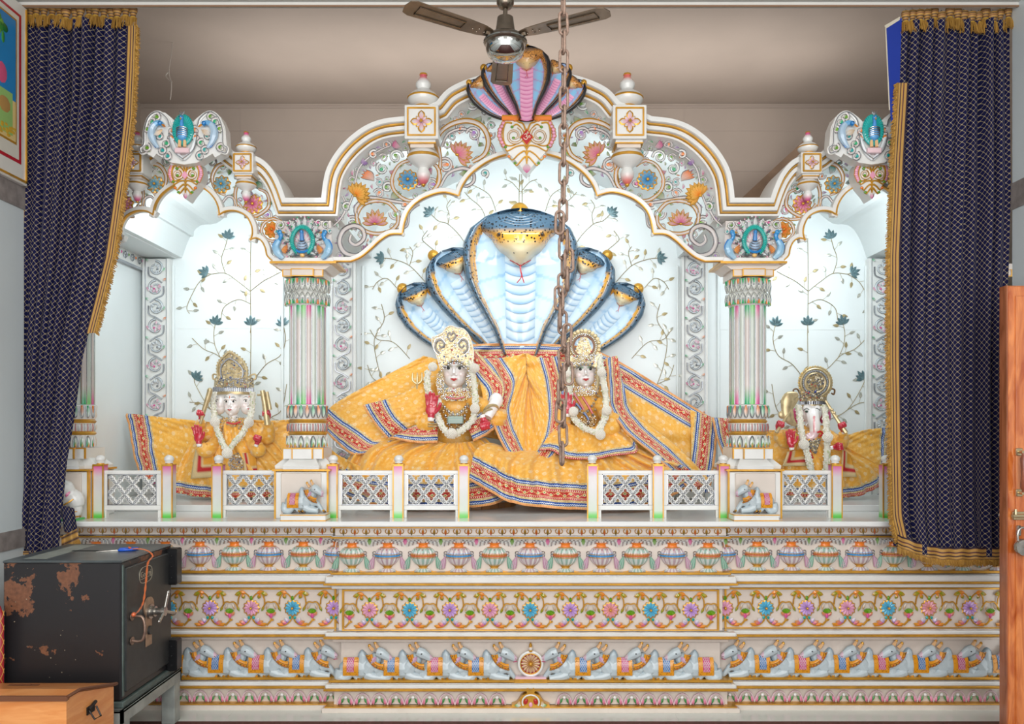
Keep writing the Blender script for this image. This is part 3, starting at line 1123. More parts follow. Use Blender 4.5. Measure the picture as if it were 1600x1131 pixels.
def bull_meshes():
    b = MB()
    s = S

    def T(pts, r, fl=1.0):
        c = catmull([(p[0] * s, -p[2] if len(p) > 2 else -.012, p[1] * s) for p in pts], 5)
        n = len(c)
        rr = [interp([(i / (len(r) - 1), r[i]) for i in range(len(r))], k / (n - 1)) * s for k in range(n)]
        b.tube(c, rr, 10, flat=fl)
    # origin: under the head on the ground line, facing right (+x)
    T([(-61, 16), (-52, 20), (-40, 21), (-28, 20), (-20, 22)], [9, 15, 16, 16, 14], .55)     # barrel
    T([(-28, 30), (-27, 42), (-25, 45)], [9, 8, 5], .8)                                       # hump
    T([(-23, 14), (-16, 24), (-10, 32), (-4, 41)], [12, 13, 11, 8], .75)                      # neck
    T([(-5, 47, .022), (3, 44, .026), (12, 38, .026), (17, 34.5, .024)], [8, 8.4, 5.8, 4.2], .8)  # head
    T([(-22, 12, .02), (-12, 8, .024), (2, 6, .026), (7, 5.5, .026)], [9, 7, 5.4, 5], .8)     # folded foreleg
    T([(5, 3.5, .022), (-8, 3, .02), (-22, 3, .018)], [4, 3, 2.6], .8)                        # shank under
    T([(-8, 18, .02), (3, 19, .024), (8, 15, .024), (16, 5, .022), (20, 3, .02)], [6, 6, 4.4, 3.2, 2.6], .85)  # raised foreleg
    T([(-62, 18, .014), (-64, 8, .016), (-54, 6, .022), (-44, 13, .024), (-37, 6, .022), (-32, 2.5, .02)], [9, 9, 7, 5, 3.4, 3], .8)  # hind leg
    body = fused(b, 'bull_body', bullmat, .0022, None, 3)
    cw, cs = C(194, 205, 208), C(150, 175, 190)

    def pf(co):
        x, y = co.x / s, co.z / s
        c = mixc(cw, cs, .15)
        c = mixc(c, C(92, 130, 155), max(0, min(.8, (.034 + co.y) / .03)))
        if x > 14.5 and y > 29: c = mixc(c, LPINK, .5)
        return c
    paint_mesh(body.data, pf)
    me = body.data
    sc.collection.objects.unlink(body); bpy.data.objects.remove(body)
    # collar
    m = MB()
    g = C(225, 150, 30)
    pa = catmull([(-21, 44, 0), (-17, 35, 0), (-10, 27, 0), (-1, 22, 0), (7, 20.5, 0)], 4)
    pb = catmull([(-11, 45, 0), (-9.5, 38, 0), (-5, 33, 0), (1, 30, 0), (6, 30, 0)], 4)
    n = len(pa)

    def fn(u, v):
        i = u * (n - 1); k = min(int(i), n - 2); t = i - k
        A = pa[k].lerp(pa[k + 1], t); B = pb[k].lerp(pb[k + 1], t)
        p = A.lerp(B, v)
        if v < .01: p = p + Vector((0, -0.7 * abs(math.sin(u * 26)), 0))
        return Vector((p.x * s, -(.047 + .010 * math.sin(v * PI)), p.y * s))
    m.grid(fn, 26, 5, g)
    m.tube([fn(k / 26, 0) for k in range(27)], .0022, 4, C(150, 90, 20))
    m.tube([fn(k / 26, .62) + Vector((0, -.002, 0)) for k in range(27)], .0015, 4, C(150, 90, 20))
    for k in range(7):
        p = fn((k + .5) / 7, .3)
        m.ball(p + Vector((0, -.002, 0)), .0032, [C(30, 70, 50), RED][k % 2], 0, 6, 4)
    collar = m.mesh('collar', ORN)
    # horns, ear, eye, nose
    m = MB()
    for ox in (0, -9):
        oz = 0 if ox == 0 else -4
        m.tube(catmull([px3(-4 + ox * .8, 53 + oz, .024), px3(-7 + ox, 58 + oz, .024), px3(-8.5 + ox, 62 + oz, .022)], 3), [3.2 * s, 3 * s, 2.7 * s, 2.5 * s, 2.3 * s, 2 * s, 1.4 * s], 7, C(225, 180, 130))
        m.ball(px3(-8 + ox, 60 + oz, .025), (2.4 * s, 2 * s, 3 * s), WHITE, 1, 7, 5)
    horn = m.mesh('horn', ORN)
    m = MB()
    m.leaf(px3(-5, 41, .047), px3(-13, 31, .058), 7 * s, .008, C(200, 150, 190), C(215, 190, 205))
    ear = m.mesh('ear', ORN)
    m = MB()
    m.ball(px3(2, 45, .0425), (3 * s, .004, 1.7 * s), C(120, 150, 165), 0, 8, 5)
    m.ball(px3(2, 45, .045), (1.8 * s, .004, 1.2 * s), C(25, 30, 35), 0, 8, 5)
    m.ball(px3(16.5, 36.5, .0365), (.9 * s, .002, .7 * s), C(90, 30, 60), 0, 6, 4)
    m.tube([px3(19, 32.5, .034), px3(13, 32, .039)], .0018, 4, C(190, 60, 110))
    eye = m.mesh('eye', ORN)
    m = MB()
    for x, y in ((20, 3), (-23, 2.5), (-31, 2.2)):
        m.ball(px3(x, y, .024), (3.4 * s, 2.8 * s, 2.2 * s), C(90, 60, 25), 0, 8, 5)
        m.tube([px3(x - 3, y + 1, .024) + Vector((0, -.001, 0)), px3(x - 2, y + 4, .026)], 2.6 * s, 6, WHITE, 1)
    hoof = m.mesh('hoof', ORN)
    # saddle cloth
    out = []
    for col in (C(190, 50, 120), C(25, 105, 170)):
        m = MB()

        def sf(u, v, x0, x1, z0, z1, off):
            x = x0 + (x1 - x0) * u
            z = z0 + (z1 - z0) * v
            d = .014 + 15 * s * .62 * math.sqrt(max(0, 1 - ((z - 20) / 19) ** 2)) + off
            return Vector((x * s, -d, z * s))
        m.grid(lambda u, v: sf(u, v, -57, -33, 11, 38, 0), 6, 8, C(222, 150, 35))
        m.grid(lambda u, v: sf(u, v, -51, -40, 17, 38, .0022), 5, 6, col)
        for k in range(7):
            for (a, b2) in (((k - 3) / 4, (k + 1) / 4), ((k + 1) / 4, (k - 3) / 4)):
                pts = [sf(a + (b2 - a) * q / 6, q / 6, -51, -40, 17, 38, .003) for q in range(7) if 0 <= a + (b2 - a) * q / 6 <= 1]
                if len(pts) > 1: m.tube(pts, .0011, 3, mixc(col, WHITE, .6))
        rnd = random.Random(4)
        for k in range(46):
            u, v = rnd.random(), rnd.random()
            if .22 < u < .74 and v > .2: continue
            m.ball(sf(u, v, -57, -33, 11, 38, .001), .0016, C(120, 60, 15), 0, 4, 3)
        out.append(m.mesh('saddle_cloth', ORN))
    return me, collar, horn, ear, eye, hoof, out


BULL = bull_meshes()


def mirror_mesh(me):
    c = me.copy()
    c.transform(Matrix.Scale(-1, 4, (1, 0, 0)))
    c.flip_normals()
    return c


BULLM = tuple(mirror_mesh(b) for b in BULL[:6]) + ([mirror_mesh(b) for b in BULL[6]],)


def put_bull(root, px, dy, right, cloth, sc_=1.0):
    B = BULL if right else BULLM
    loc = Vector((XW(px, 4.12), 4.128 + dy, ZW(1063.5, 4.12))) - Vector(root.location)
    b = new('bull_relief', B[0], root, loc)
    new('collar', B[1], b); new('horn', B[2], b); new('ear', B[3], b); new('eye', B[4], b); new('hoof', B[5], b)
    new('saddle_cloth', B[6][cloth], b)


# base scroll band unit and dart unit
def build_band(m, x0, x1, dy, skip=None):
    """lotus scroll along the foot and dart row under the slab, one carved pattern"""
    n = max(1, round((x1 - x0) / (25.6 * S)))
    for k in range(n):
        x = x0 + (x1 - x0) * (k + .5) / n
        if skip and abs(x - skip) < 28 * S: continue
        z = ZW(1091.5, 4.10); y = 4.092 + dy
        o = Vector((x, y, z))
        q = lambda a, b, d=0.0: o + Vector((a * S, -d, b * S))
        for s in (-1, 1):
            m.tube(catmull([q(s * 12.8, -8, .004), q(s * 10.5, 0, .006), q(s * 6, 7, .006), q(0, 9.5, .006)], 3), .0038, 5, C(215, 188, 194))
            m.tube(catmull([q(s * 12.8, -10, .003), q(s * 8.5, -9, .004), q(s * 4, -1, .004), q(0, 5, .004)], 3), .0016, 4, GREY, 2)
            m.leaf(q(s * 8.5, 2, .006), q(s * 9.5, -8, .008), .017, .006, LPINK, C(216, 110, 145))
            m.leaf(q(s * 3.5, 2, .006), q(s * 6.5, -6, .008), .012, .005, C(90, 165, 95), C(30, 130, 65))
        m.ball(q(0, 3, .004), (.009, .006, .009), WHITE, 0, 7, 5)


def build_darts(m, x0, x1, dy):
    n = max(1, round((x1 - x0) / (17.9 * S)))
    for k in range(n):
        x = x0 + (x1 - x0) * (k + .5) / n
        o = Vector((x, 4.103 + dy, ZW(831, 4.105)))
        q = lambda a, b, d=0.0: o + Vector((a * S, -d, b * S))
        for s in (-1, 1):
            m.tube(catmull([q(0, -1, .002), q(s * 4, -2, .003), q(s * 5.5, 2, .003), q(s * 3.5, 4, .002)], 3), .002, 4, WHITE, 1)
        m.leaf(q(0, 5, .003), q(0, -5.5, .004), .012, .005, GOLDC, RED if k % 2 else C(60, 75, 30))
        m.tube([q(-8.9, -5.8, .001), q(8.9, -5.8, .001)], .0012, 3, GREY, 2)


def frame(m, x0, x1, dy):
    Y = 4.114 + dy
    for (ya, yb) in ((920.5, 923), (983, 986)):
        m.box(x0, x1, Y - .004, Y + .01, ZW(ya, 4.12), ZW(yb, 4.12), WHITE, 1)
    for xa in (x0, x1 - 3 * S):
        m.box(xa, xa + 3 * S, Y - .0046, Y + .01, ZW(986, 4.12), ZW(920.5, 4.12), WHITE, 1)


def plinth(x0, x1, dy, label, urns, daisies, bulls, le, re, skip=None):
    root = empty('altar_plinth', ((x0 + x1) / 2, 4.2 + dy, 0), label, 'altar base')
    m = MB(); levels(m, x0, x1, dy, True, le, re); frame(m, x0 + .02, x1 - .02, dy)
    place(m, 'moulded_block', root, ORN, False)
    m = MB(); build_darts(m, x0, x1, dy); place(m, 'dart_border', root, ORN)
    m = MB(); build_band(m, x0, x1, dy, skip); place(m, 'lotus_scroll_border', root, ORN)
    for i, (px, w) in enumerate(urns):
        put_urn(root, px, dy, w)
        new('hanging_bud', BUDS[i % 2], root, Vector((XW(px + 27.6, 4.12), 4.118 + dy, ZW(846.5, 4.12))) - Vector(root.location))
    for i, (px, k) in enumerate(daisies): put_daisy(root, px, dy, k, True, le and i == 0)
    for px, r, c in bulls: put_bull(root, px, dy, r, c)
    return root


xa, xb = XW(529, 4.12), XW(1129, 4.12)
RC = plinth(xa, xb, 0.0, 'projecting middle block of the white altar base with a spoked wheel between kneeling bulls',
            [(550 + 55.6 * k, k % 2 == 1) for k in range(11)],
            [(578 + 62.6 * k, ['pink', 'blue', 'purple', 'pink', 'blue', 'purple', 'peach', 'blue', 'purple'][k]) for k in range(9)],
            [(595, True, 0), (658, True, 1), (725.5, True, 0), (789, True, 1), (865, False, 1), (929.7, False, 0), (994, False, 1), (1056, False, 0)],
            True, True, skip=XW(829, 4.1))
RL = plinth(-2.75, xa, 0.045, 'left block of the carved altar base behind the black safe',
            [(525 - 54.5 * k, k % 2 == 0) for k in range(0, 8)],
            [(519 - 65 * k, ['purple', 'blue', 'pink', 'purple', 'blue', 'pink', 'purple'][k]) for k in range(7)],
            [(507 - 63.3 * k, True, 1 - k % 2) for k in range(5)], False, False)
RR = plinth(xb, 2.85, 0.045, 'right block of the carved altar base beneath the hem of the right curtain',
            [(1133 + 54.0 * k, k % 2 == 0) for k in range(9)],
            [(1136 + 64.3 * k, ['pink', 'blue', 'purple', 'pink', 'blue', 'peach', 'purple', 'blue'][k]) for k in range(8)],
            [(1147.6 + 62.2 * k, False, (k + 1) % 2) for k in range(8)], False, False)

# wheel on its stand, middle of the bull frieze
m = MB()
o = Vector((XW(829, 4.12), 4.115, ZW(1035.5, 4.12)))
ring = lambda r, d: [o + Vector((r * S * math.cos(a), -d, r * S * math.sin(a))) for a in [2 * PI * k / 40 for k in range(40)]]
m.tube(ring(18.2, .010), .0075, 8, WHITE, 0, closed=True)
m.tube(ring(15.8, .014), .003, 6, WHITE, 1, closed=True)
m.prism([(o.x + 15.5 * S * math.cos(2 * PI * k / 32), o.z + 15.5 * S * math.sin(2 * PI * k / 32)) for k in range(32)], 4.107, 4.119, C(165, 25, 40))
for k in range(16):
    a = 2 * PI * k / 16
    d = Vector((math.cos(a), 0, math.sin(a)))
    m.leaf(o + d * 2 * S + Vector((0, -.010, 0)), o + d * 15.5 * S + Vector((0, -.012, 0)), .0125, .005, C(205, 170, 140), C(226, 205, 180), 0, belly=.8)
    m.tube([o + d * 2 * S + Vector((0, -.016, 0)), o + d * 15 * S + Vector((0, -.016, 0))], .0013, 4, WHITE, 1)
m.ball(o + Vector((0, -.018, 0)), (.011, .010, .011), WHITE, 1, 10, 7)
place(m, 'wheel_relief', RC, ORN)
m = MB()
m.box(o.x - 26 * S, o.x + 26 * S, 4.075, 4.12, ZW(1065, 4.1), ZW(1059.5, 4.1), WHITE, 1, .002)
m.box(o.x - 24 * S, o.x + 24 * S, 4.085, 4.12, ZW(1060, 4.1), ZW(1056.5, 4.1), C(225, 190, 205), 0, .002)
m.lathe(o.x, 4.11, [(.012, 0, GOLDC, 1), (.015, .004, GOLDC, 1), (.008, .010, WHITE, 0), (.012, .020, WHITE, 0), (.007, .028, GOLDC, 1), (.009, .034, GOLDC, 1), (.004, .044, GOLDC, 1), (.0005, .05, GOLDC, 1)], 12, z0=o.z + 18 * S)
place(m, 'wheel_stand', RC, ORN)
# crest on the foot band
m = MB()
o = Vector((XW(829, 4.08), 4.055, ZW(1103, 4.08)))
gp = catmull([(-29, 0, 0), (-29, 4, 0), (-22, 7, 0), (-18, 12, 0), (-13, 19, 0), (-6, 22, 0), (-7, 27, 0), (-4, 30, 0), (0, 25.5, 0), (4, 30, 0), (7, 27, 0), (6, 22, 0), (13, 19, 0), (18, 12, 0), (22, 7, 0), (29, 4, 0), (29, 0, 0)], 3)
m.prism([(o.x + p.x * S, o.z + p.y * S) for p in gp], 4.055, 4.095, WHITE, 1)
for sg in (-1, 1):
    m.ball(o + Vector((sg * 7.5 * S, 0, 9.5 * S)), (.011, .006, .016), C(175, 25, 25), 0, 8, 6, rot=Matrix.Rotation(-sg * .3, 3, 'Y'))
    m.leaf(o + Vector((sg * 15 * S, -.004, 4 * S)), o + Vector((sg * 25 * S, -.004, 4 * S)), .02, .005, WHITE, GREEN)
    m.leaf(o + Vector((sg * 19 * S, -.004, 2 * S)), o + Vector((sg * 17 * S, -.004, 12 * S)), .015, .005, WHITE, GOLDC)
m.tube([o + Vector((13 * S * math.cos(a), -.003, 9 * S + 11 * S * math.sin(a))) for a in [-.5 + (PI + 1) * k / 16 for k in range(17)]], .004, 6, WHITE)
m.ball(o + Vector((0, -.002, 5 * S)), (.010, .006, .013), LPINK, 0, 8, 6)
place(m, 'foot_crest', RC, ORN)
# =================================================================== PILLARS
PY = 4.30


def pillar(pxc, label, half_only=False):
    x = XW(pxc, PY)
    k = PY / F
    z = lambda py: ZW(py, PY)
    root = empty('marble_pillar', (x, PY, LEDGE), label, 'pillar', 'fluted marble pillars of the shrine')
    # pedestal
    m = MB()
    hw = 41.5 * 4.17 / F
    m.box(x - hw, x + hw, 4.17, 4.17 + 2 * hw, LEDGE, ZW(737, 4.17), WHITE, 0, .004)
    m.box(x - hw - .003, x - hw + .006, 4.165, 4.185, LEDGE, ZW(736, 4.17), WHITE, 1)
    m.box(x + hw - .006, x + hw + .003, 4.165, 4.185, LEDGE, ZW(736, 4.17), WHITE, 1)
    m.box(x - hw + .034, x + hw - .034, 4.158, 4.175, LEDGE, ZW(739, 4.17), PINKW, 0, .003)
    o = place(m, 'pedestal', root, ORN, False)
    # bevelled cap of the pedestal
    m = MB()
    zt, zb = ZW(716, 4.2), ZW(733, 4.17)
    zm = zb + (zt - zb) * .3
    vs, n = [], []
    rings = []
    for (h, zz) in ((hw + .012, zb), (hw + .014, zm), (hw - .030, zt)):
        c = h * .62
        r = [(-h, -c), (-c, -c), (-c, -h), (c, -h), (c, -c), (h, -c), (h, c), (c, c), (c, h), (-c, h), (-c, c), (-h, c)]
        rings.append([(x + a, 4.17 + hw + b, zz) for a, b in r])
    vs = sum(rings, [])
    fs = []
    for L in range(2):
        for i in range(12):
            fs.append((L * 12 + i, L * 12 + (i + 1) % 12, (L + 1) * 12 + (i + 1) % 12, (L + 1) * 12 + i))
    fs.append(tuple(range(24, 36)))
    m.add(vs, fs, WHITE)
    m.box(x - hw - .012, x + hw + .012, 4.158, 4.17 + 2 * hw, zb - .010, zb, WHITE, 1)
    place(m, 'pedestal_cap', root, ORN, False)
    # square base block with gilt edges
    m = MB()
    b0, b1 = z(715.5), z(699)
    h = 30.5 * k
    m.box(x - h, x + h, PY - h, PY + h, b0, b1, WHITE)
    m.box(x - h * .5, x + h * .5, PY - h - .012, PY + h, b0, b1, WHITE)
    for xx in (-h, -h * .5, h * .5, h):
        yy = PY - h - (.014 if abs(xx) < h * .9 else .002)
        m.box(x + xx - .003, x + xx + .003, yy, yy + .012, b0, b1, WHITE, 1)
    m.box(x - h, x + h, PY - h - .003, PY - h, b1 - .005, b1 + .001, WHITE, 1)
    m.box(x - h * .5, x + h * .5, PY - h - .015, PY - h, b1 - .005, b1 + .001, WHITE, 1)
    place(m, 'base_block', root, ORN, False)
    # turned shaft: lotus rings and flutes
    lob = lambda t, i: 1 + .06 * abs(math.cos(2 * t)) ** .7
    m = MB()
    r0 = 27.5 * k
    rows = []
    for (py, r) in ((699, 26), (695, 28.5), (688, 28.5), (680, 26)): rows.append((r * k, z(py) - z(700), WHITE))
    for (py, r) in ((679.5, 26.5), (677, 28.5), (674, 26.5)): rows.append((r * k, z(py) - z(700), WHITE, 1))
    for (py, r) in ((673.5, 26), (670, 28.5), (664, 28.8), (661.5, 26)): rows.append((r * k, z(py) - z(700), WHITE))
    for (py, r) in ((661, 26.5), (658, 28.5), (655.5, 26)): rows.append((r * k, z(py) - z(700), WHITE, 1))
    for (py, r) in ((655, 26), (650, 28.8), (642, 28.5), (634, 29.5), (632.5, 27), (632, 25)): rows.append((r * k, z(py) - z(700), WHITE))
    m.lathe(x, PY, rows, 48, lob, z0=z(700))
    # petals and stripes of the lower rings
    for kk in range(22):
        a = PI + PI * (kk + .5) / 22
        R = (29.6 + 1.5 * abs(math.cos(2 * a))) * k
        P = lambda py, dr=0.0, da=0.0: (x + (R + dr) * math.cos(a + da), PY + (R + dr) * math.sin(a + da), z(py))
        m.tube([P(674), P(668, .003), P(662)], .0022, 4, [C(190, 90, 90), GREY][kk % 2], 0 if kk % 2 == 0 else 2)
        if kk % 2 == 0:
            c = [ORANGE, MINT][(kk // 2) % 2]
            m.tube(catmull([P(635, .002, -.10), P(647, .003, -.09), P(653, .003, 0), P(647, .003, .09), P(635, .002, .10)], 3), .003, 4, WHITE, 2)
            m.tube([P(634, .001), P(645, .003)], [.005, .0015], 5, c)
            m.tube(catmull([P(698, .002, -.11), P(688, .004, -.1), P(681, .003, 0), P(688, .004, .1), P(698, .002, .11)], 3), .0035, 4, WHITE, 2 if kk % 4 else 0)
            m.tube([P(697, .002, -.05), P(686, .004, -.05)], [.0045, .001], 5, MINT)
            m.tube([P(697, .003), P(692, .004)], [.006, .002], 5, ORANGE)
            if math.sin(a) < -.45:
                m.leaf(P(699, .004), P(683, .007), .022, .004, WHITE, C(190, 205, 190))
                m.leaf(P(699, .008), P(690, .009), .012, .004, ORANGE, C(120, 190, 120))
                m.leaf(P(634, .003), P(652, .005), .020, .004, c, C(214, 220, 212))
    place(m, 'lotus_base', root, ORN)
    m = MB()
    z0, z1 = z(632), z(480)
    rows = []
    nz = 26
    for i in range(nz + 1):
        q = i / nz
        rows.append((25.5 * k, (z1 - z0) * q, q))
    nf = 20

    def fl(t, i):
        return 1 + .02 + .06 * abs(math.cos(t * nf / 2)) + .02 * abs(math.cos(2 * t))

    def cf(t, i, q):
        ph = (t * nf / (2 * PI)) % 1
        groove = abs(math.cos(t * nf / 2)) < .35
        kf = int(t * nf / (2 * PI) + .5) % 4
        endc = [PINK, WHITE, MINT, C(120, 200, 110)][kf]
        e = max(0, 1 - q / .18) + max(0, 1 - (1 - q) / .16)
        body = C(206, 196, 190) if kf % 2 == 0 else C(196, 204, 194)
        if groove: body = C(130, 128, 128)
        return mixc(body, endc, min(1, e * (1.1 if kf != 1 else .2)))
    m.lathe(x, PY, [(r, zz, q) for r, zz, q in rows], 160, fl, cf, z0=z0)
    for kk in range(nf):
        a = 2 * PI * (kk + .5) / nf
        if math.sin(a) > .3: continue
        R = 26.4 * k * (1 + .015 * abs(math.cos(2 * a)))
        m.tube([(x + R * math.cos(a), PY + R * math.sin(a), z0 + .002), (x + R * math.cos(a), PY + R * math.sin(a), z1 - .002)], .0028, 5, GREY, 2)
    place(m, 'fluted_shaft', root, ORN)
    # capital: two rings of lotus petals
    m = MB()
    rows = [(p[1] * k, z(p[0]) - z(481), WHITE) for p in ((481, 26), (478, 28.5), (468, 30), (462, 28.5), (459, 26), (457, 28), (450, 30.5), (443, 30), (439, 28), (437.5, 26))]
    m.lathe(x, PY, rows, 40, lob, z0=z(481))
    for kk in range(13):
        a = PI + PI * (kk + .5) / 13
        for (ya, yb, sgn) in ((459, 440, 0), (479, 462, 1)):
            R = (31 + 1.2 * abs(math.cos(2 * a))) * k
            P = lambda py, dr=0.0, da=0.0: (x + (R + dr) * math.cos(a + da), PY + (R + dr) * math.sin(a + da), z(py))
            y0, y1 = (yb, ya) if not sgn else (ya, yb)
            m.tube(catmull([P(y0, .002, -.12), P((y0 + y1) / 2, .006, -.13), P(y1, .004, 0), P((y0 + y1) / 2, .006, .13), P(y0, .002, .12)], 4), .0045, 5, C(214, 218, 208), 0)
            m.tube(catmull([P(y0, .006, -.12), P((y0 + y1) / 2, .0105, -.13), P(y1, .0085, 0), P((y0 + y1) / 2, .0105, .13), P(y0, .006, .12)], 4), .0016, 4, WHITE, 2)
            m.tube([P(y0, .006, -.12), P((y0 + y1) / 2, .009, -.13)], [.004, .001], 5, C(60, 160, 60))
            m.tube([P(y0 * .97 + y1 * .03, .005), P(y0 * .6 + y1 * .4, .006)], [.007, .002], 5, ORANGE if kk % 2 else MINT)
            m.ball(P((y0 + y1) / 2, .004), .005, WHITE, 2, 6, 4)
    place(m, 'lotus_capital', root, ORN)
    # neck block and spreading abacus under the arches
    m = MB()
    m.box(x - h, x + h, PY - h, PY + h, z(438), z(427), PINKW)
    m.box(x - h * .55, x + h * .55, PY - h - .012, PY + h, z(438), z(427), PINKW)
    for xx in (-h, -h * .55, h * .55, h):
        yy = PY - h - (.014 if abs(xx) < h * .9 else .002)
        m.box(x + xx - .003, x + xx + .003, yy, yy + .01, z(438), z(427), WHITE, 1)
    for zz in (z(438), z(427.5)):
        m.box(x - h, x + h, PY - h - .004, PY - h, zz, zz + .005, WHITE, 1)
        m.box(x - h * .55, x + h * .55, PY - h - .016, PY - h, zz, zz + .005, WHITE, 1)
    za, zb = z(427), ZW(412.5, AY)
    a0, a1 = 34 * k, 46 * k
    vs = [(x + sx * a, (PY - .0) + sy * min(a, .11 if sy < 0 else .11), zz) for (a, zz) in ((a0, za), (a1, zb)) for (sx, sy) in ((-1, -1), (1, -1), (1, 1), (-1, 1))]
    m.add(vs, [(0, 1, 5, 4), (1, 2, 6, 5), (2, 3, 7, 6), (3, 0, 4, 7), (3, 2, 1, 0), (4, 5, 6, 7)], PINKW)
    place(m, 'abacus', root, ORN, False)
    return root


pillar(481, 'fluted white marble pillar left of the big cobra, lotus capital, bull on its pedestal')
pillar(1168, 'fluted white marble pillar right of the big cobra, lotus capital, bull on its pedestal')
pillar(118, 'fluted white marble pillar half hidden behind the edge of the left curtain')
pillar(1531, 'fluted white marble pillar hidden behind the right curtain')

# =================================================================== ARCHES
RIMP = [  # (inset px a, inset px b, front depth, material, bulge)
    (-.5, 8, 4.125, 0), (8, 11, 4.14, 1), (11, 18, 4.15, 0), (18, 20.5, 4.165, 1), (20.5, 25, 4.175, 0)]


def rim(m, path, insets, back, sign=-1):
    P = pl(path)
    k = AY / F
    for (a, b, y, mt) in insets:
        prof = [(sign * a * k, back), (sign * a * k, y + .006), (sign * (a + .8) * k, y), (sign * (b - .8) * k, y), (sign * b * k, y + .006), (sign * b * k, back)]
        m.sweep(P, prof, False, WHITE, mt)


def sweep_cusped(m, P, prof, mt):
    """sweep arc by arc so that the points of the cusps stay sharp"""
    seg = [P[0]]
    flip = False
    for i in range(1, len(P)):
        seg.append(P[i])
        if i < len(P) - 1:
            a = (Vector(P[i]) - Vector(P[i - 1])).normalized(); b = (Vector(P[i + 1]) - Vector(P[i])).normalized()
            if a.dot(b) < .62:
                m.sweep(seg, prof, False, WHITE, mt); seg = [P[i]]
                prof = [(q, y - .0012) for q, y in prof] if not flip else [(q, y + .0012) for q, y in prof]
                flip = not flip
    m.sweep(seg, prof, False, WHITE, mt)


def inside(poly, x, y):
    c = False
    n = len(poly)
    j = n - 1
    for i in range(n):
        xi, yi = poly[i]; xj, yj = poly[j]
        if (yi > y) != (yj > y) and x < (xj - xi) * (y - yi) / (yj - yi) + xi: c = not c
        j = i
    return c


def edge_dist(poly, x, y):
    best = 1e9
    for (ax, ay), (bx, by) in zip(poly, poly[1:] + poly[:1]):
        dx, dy = bx - ax, by - ay
        L = dx * dx + dy * dy
        t = max(0, min(1, ((x - ax) * dx + (y - ay) * dy) / L)) if L else 0
        d = math.hypot(x - ax - t * dx, y - ay - t * dy)
        if d < best: best = d
    return best


K = AY / F
FY = 4.215      # depth of the carved openwork
STEMC = C(214, 206, 202)
TIPS = [GREEN, ORANGE, TEAL, C(110, 165, 30), PINK, GREEN, MINT, PURPLE]


def fill_scrolls(m, poly, taken, seed, mirror_c, n=900, rmin=2.8, rmax=14, xlim=None, y=None):
    y = FY if y is None else y
    rnd = random.Random(seed)
    xs = [p[0] for p in poly]; ys = [p[1] for p in poly]
    done = list(taken)
    tries = 0
    R = rmax
    count = 0
    while R > rmin:
        fails = 0
        while fails < 480:
            px = rnd.uniform(min(xs), max(xs)); py = rnd.uniform(min(ys), max(ys))
            if xlim and not (xlim[0] + R * .9 < px < xlim[1] - R * .9): fails += .2; continue
            if not inside(poly, px, py): fails += .5; continue
            if edge_dist(poly, px, py) < R * .80: fails += 1; continue
            if any((px - a) ** 2 + (py - b) ** 2 < ((R + c) * .84) ** 2 for a, b, c in done): fails += 1; continue
            done.append((px, py, R))
            count += 1
            a0 = rnd.uniform(0, 2 * PI); hand = rnd.choice((-1, 1)); tip = rnd.choice(TIPS)
            w = R * K * (.17 if R > 6 else .15)
            for mr in ((False, True) if mirror_c else (False,)):
                qx = 2 * mirror_c - px if mr else px
                X, Z = at(qx, py)
                aa, hh = (PI - a0, -hand) if mr else (a0, hand)
                if R > 5 and count % 4 == 3:
                    for g_ in range(4):
                        ag = aa + (g_ - 1.5) * .42 * hh
                        m.leaf((X - R * K * .8 * math.cos(aa), y, Z - R * K * .8 * math.sin(aa)), (X + R * K * .85 * math.cos(ag), y, Z + R * K * .85 * math.sin(ag)), R * K * .42, .010, STEMC, tip, 0, belly=.6, bend=.12 * hh)
                        m.leaf((X - R * K * .8 * math.cos(aa), y + .002, Z - R * K * .8 * math.sin(aa)), (X + R * K * .92 * math.cos(ag), y + .002, Z + R * K * .92 * math.sin(ag)), R * K * .56, .007, WHITE, WHITE, 2, belly=.6, bend=.12 * hh)
                elif R > 5:
                    spiral(m, X, Z, y, R * K * .84, aa, 1.25, hh, w, tip, STEMC, 2)
                else:
                    m.leaf((X - R * K * math.cos(aa), y, Z - R * K * math.sin(aa)), (X + R * K * math.cos(aa), y, Z + R * K * math.sin(aa)), R * K * .9, .012, WHITE, tip, 0, bend=.15 * hh)
                    m.tube([(X - R * K * math.cos(aa), y + .004, Z - R * K * math.sin(aa)), (X + R * K * .8 * math.cos(aa), y + .004, Z + R * K * .8 * math.sin(aa))], .004, 5, WHITE)
        R *= .84
    return done, count


def stroke(m, pts, w, y=None, line=1, col=None, wl=None):
    col = col or STEMC
    """long carved stem given in photograph pixels on the arch plane"""
    y = FY if y is None else y
    c = catmull([(at(p[0], p[1])[0], y, at(p[0], p[1])[1]) for p in pts], 6)
    n = len(c)
    ww = w if isinstance(w, list) else [w] * 2
    rr = [1.22 * interp([(i / (len(ww) - 1), ww[i]) for i in range(len(ww))], k / (n - 1)) for k in range(n)]
    m.tube(c, rr, 6, col, 0, .9)
    if line is not None: edge_lines(m, c, rr, mat=line)


def arch_root(name, cx, label):
    return empty(name, (XW(cx, AY), AY, ZW(412, AY)), label, 'arch', 'cusped arches over the shrine')


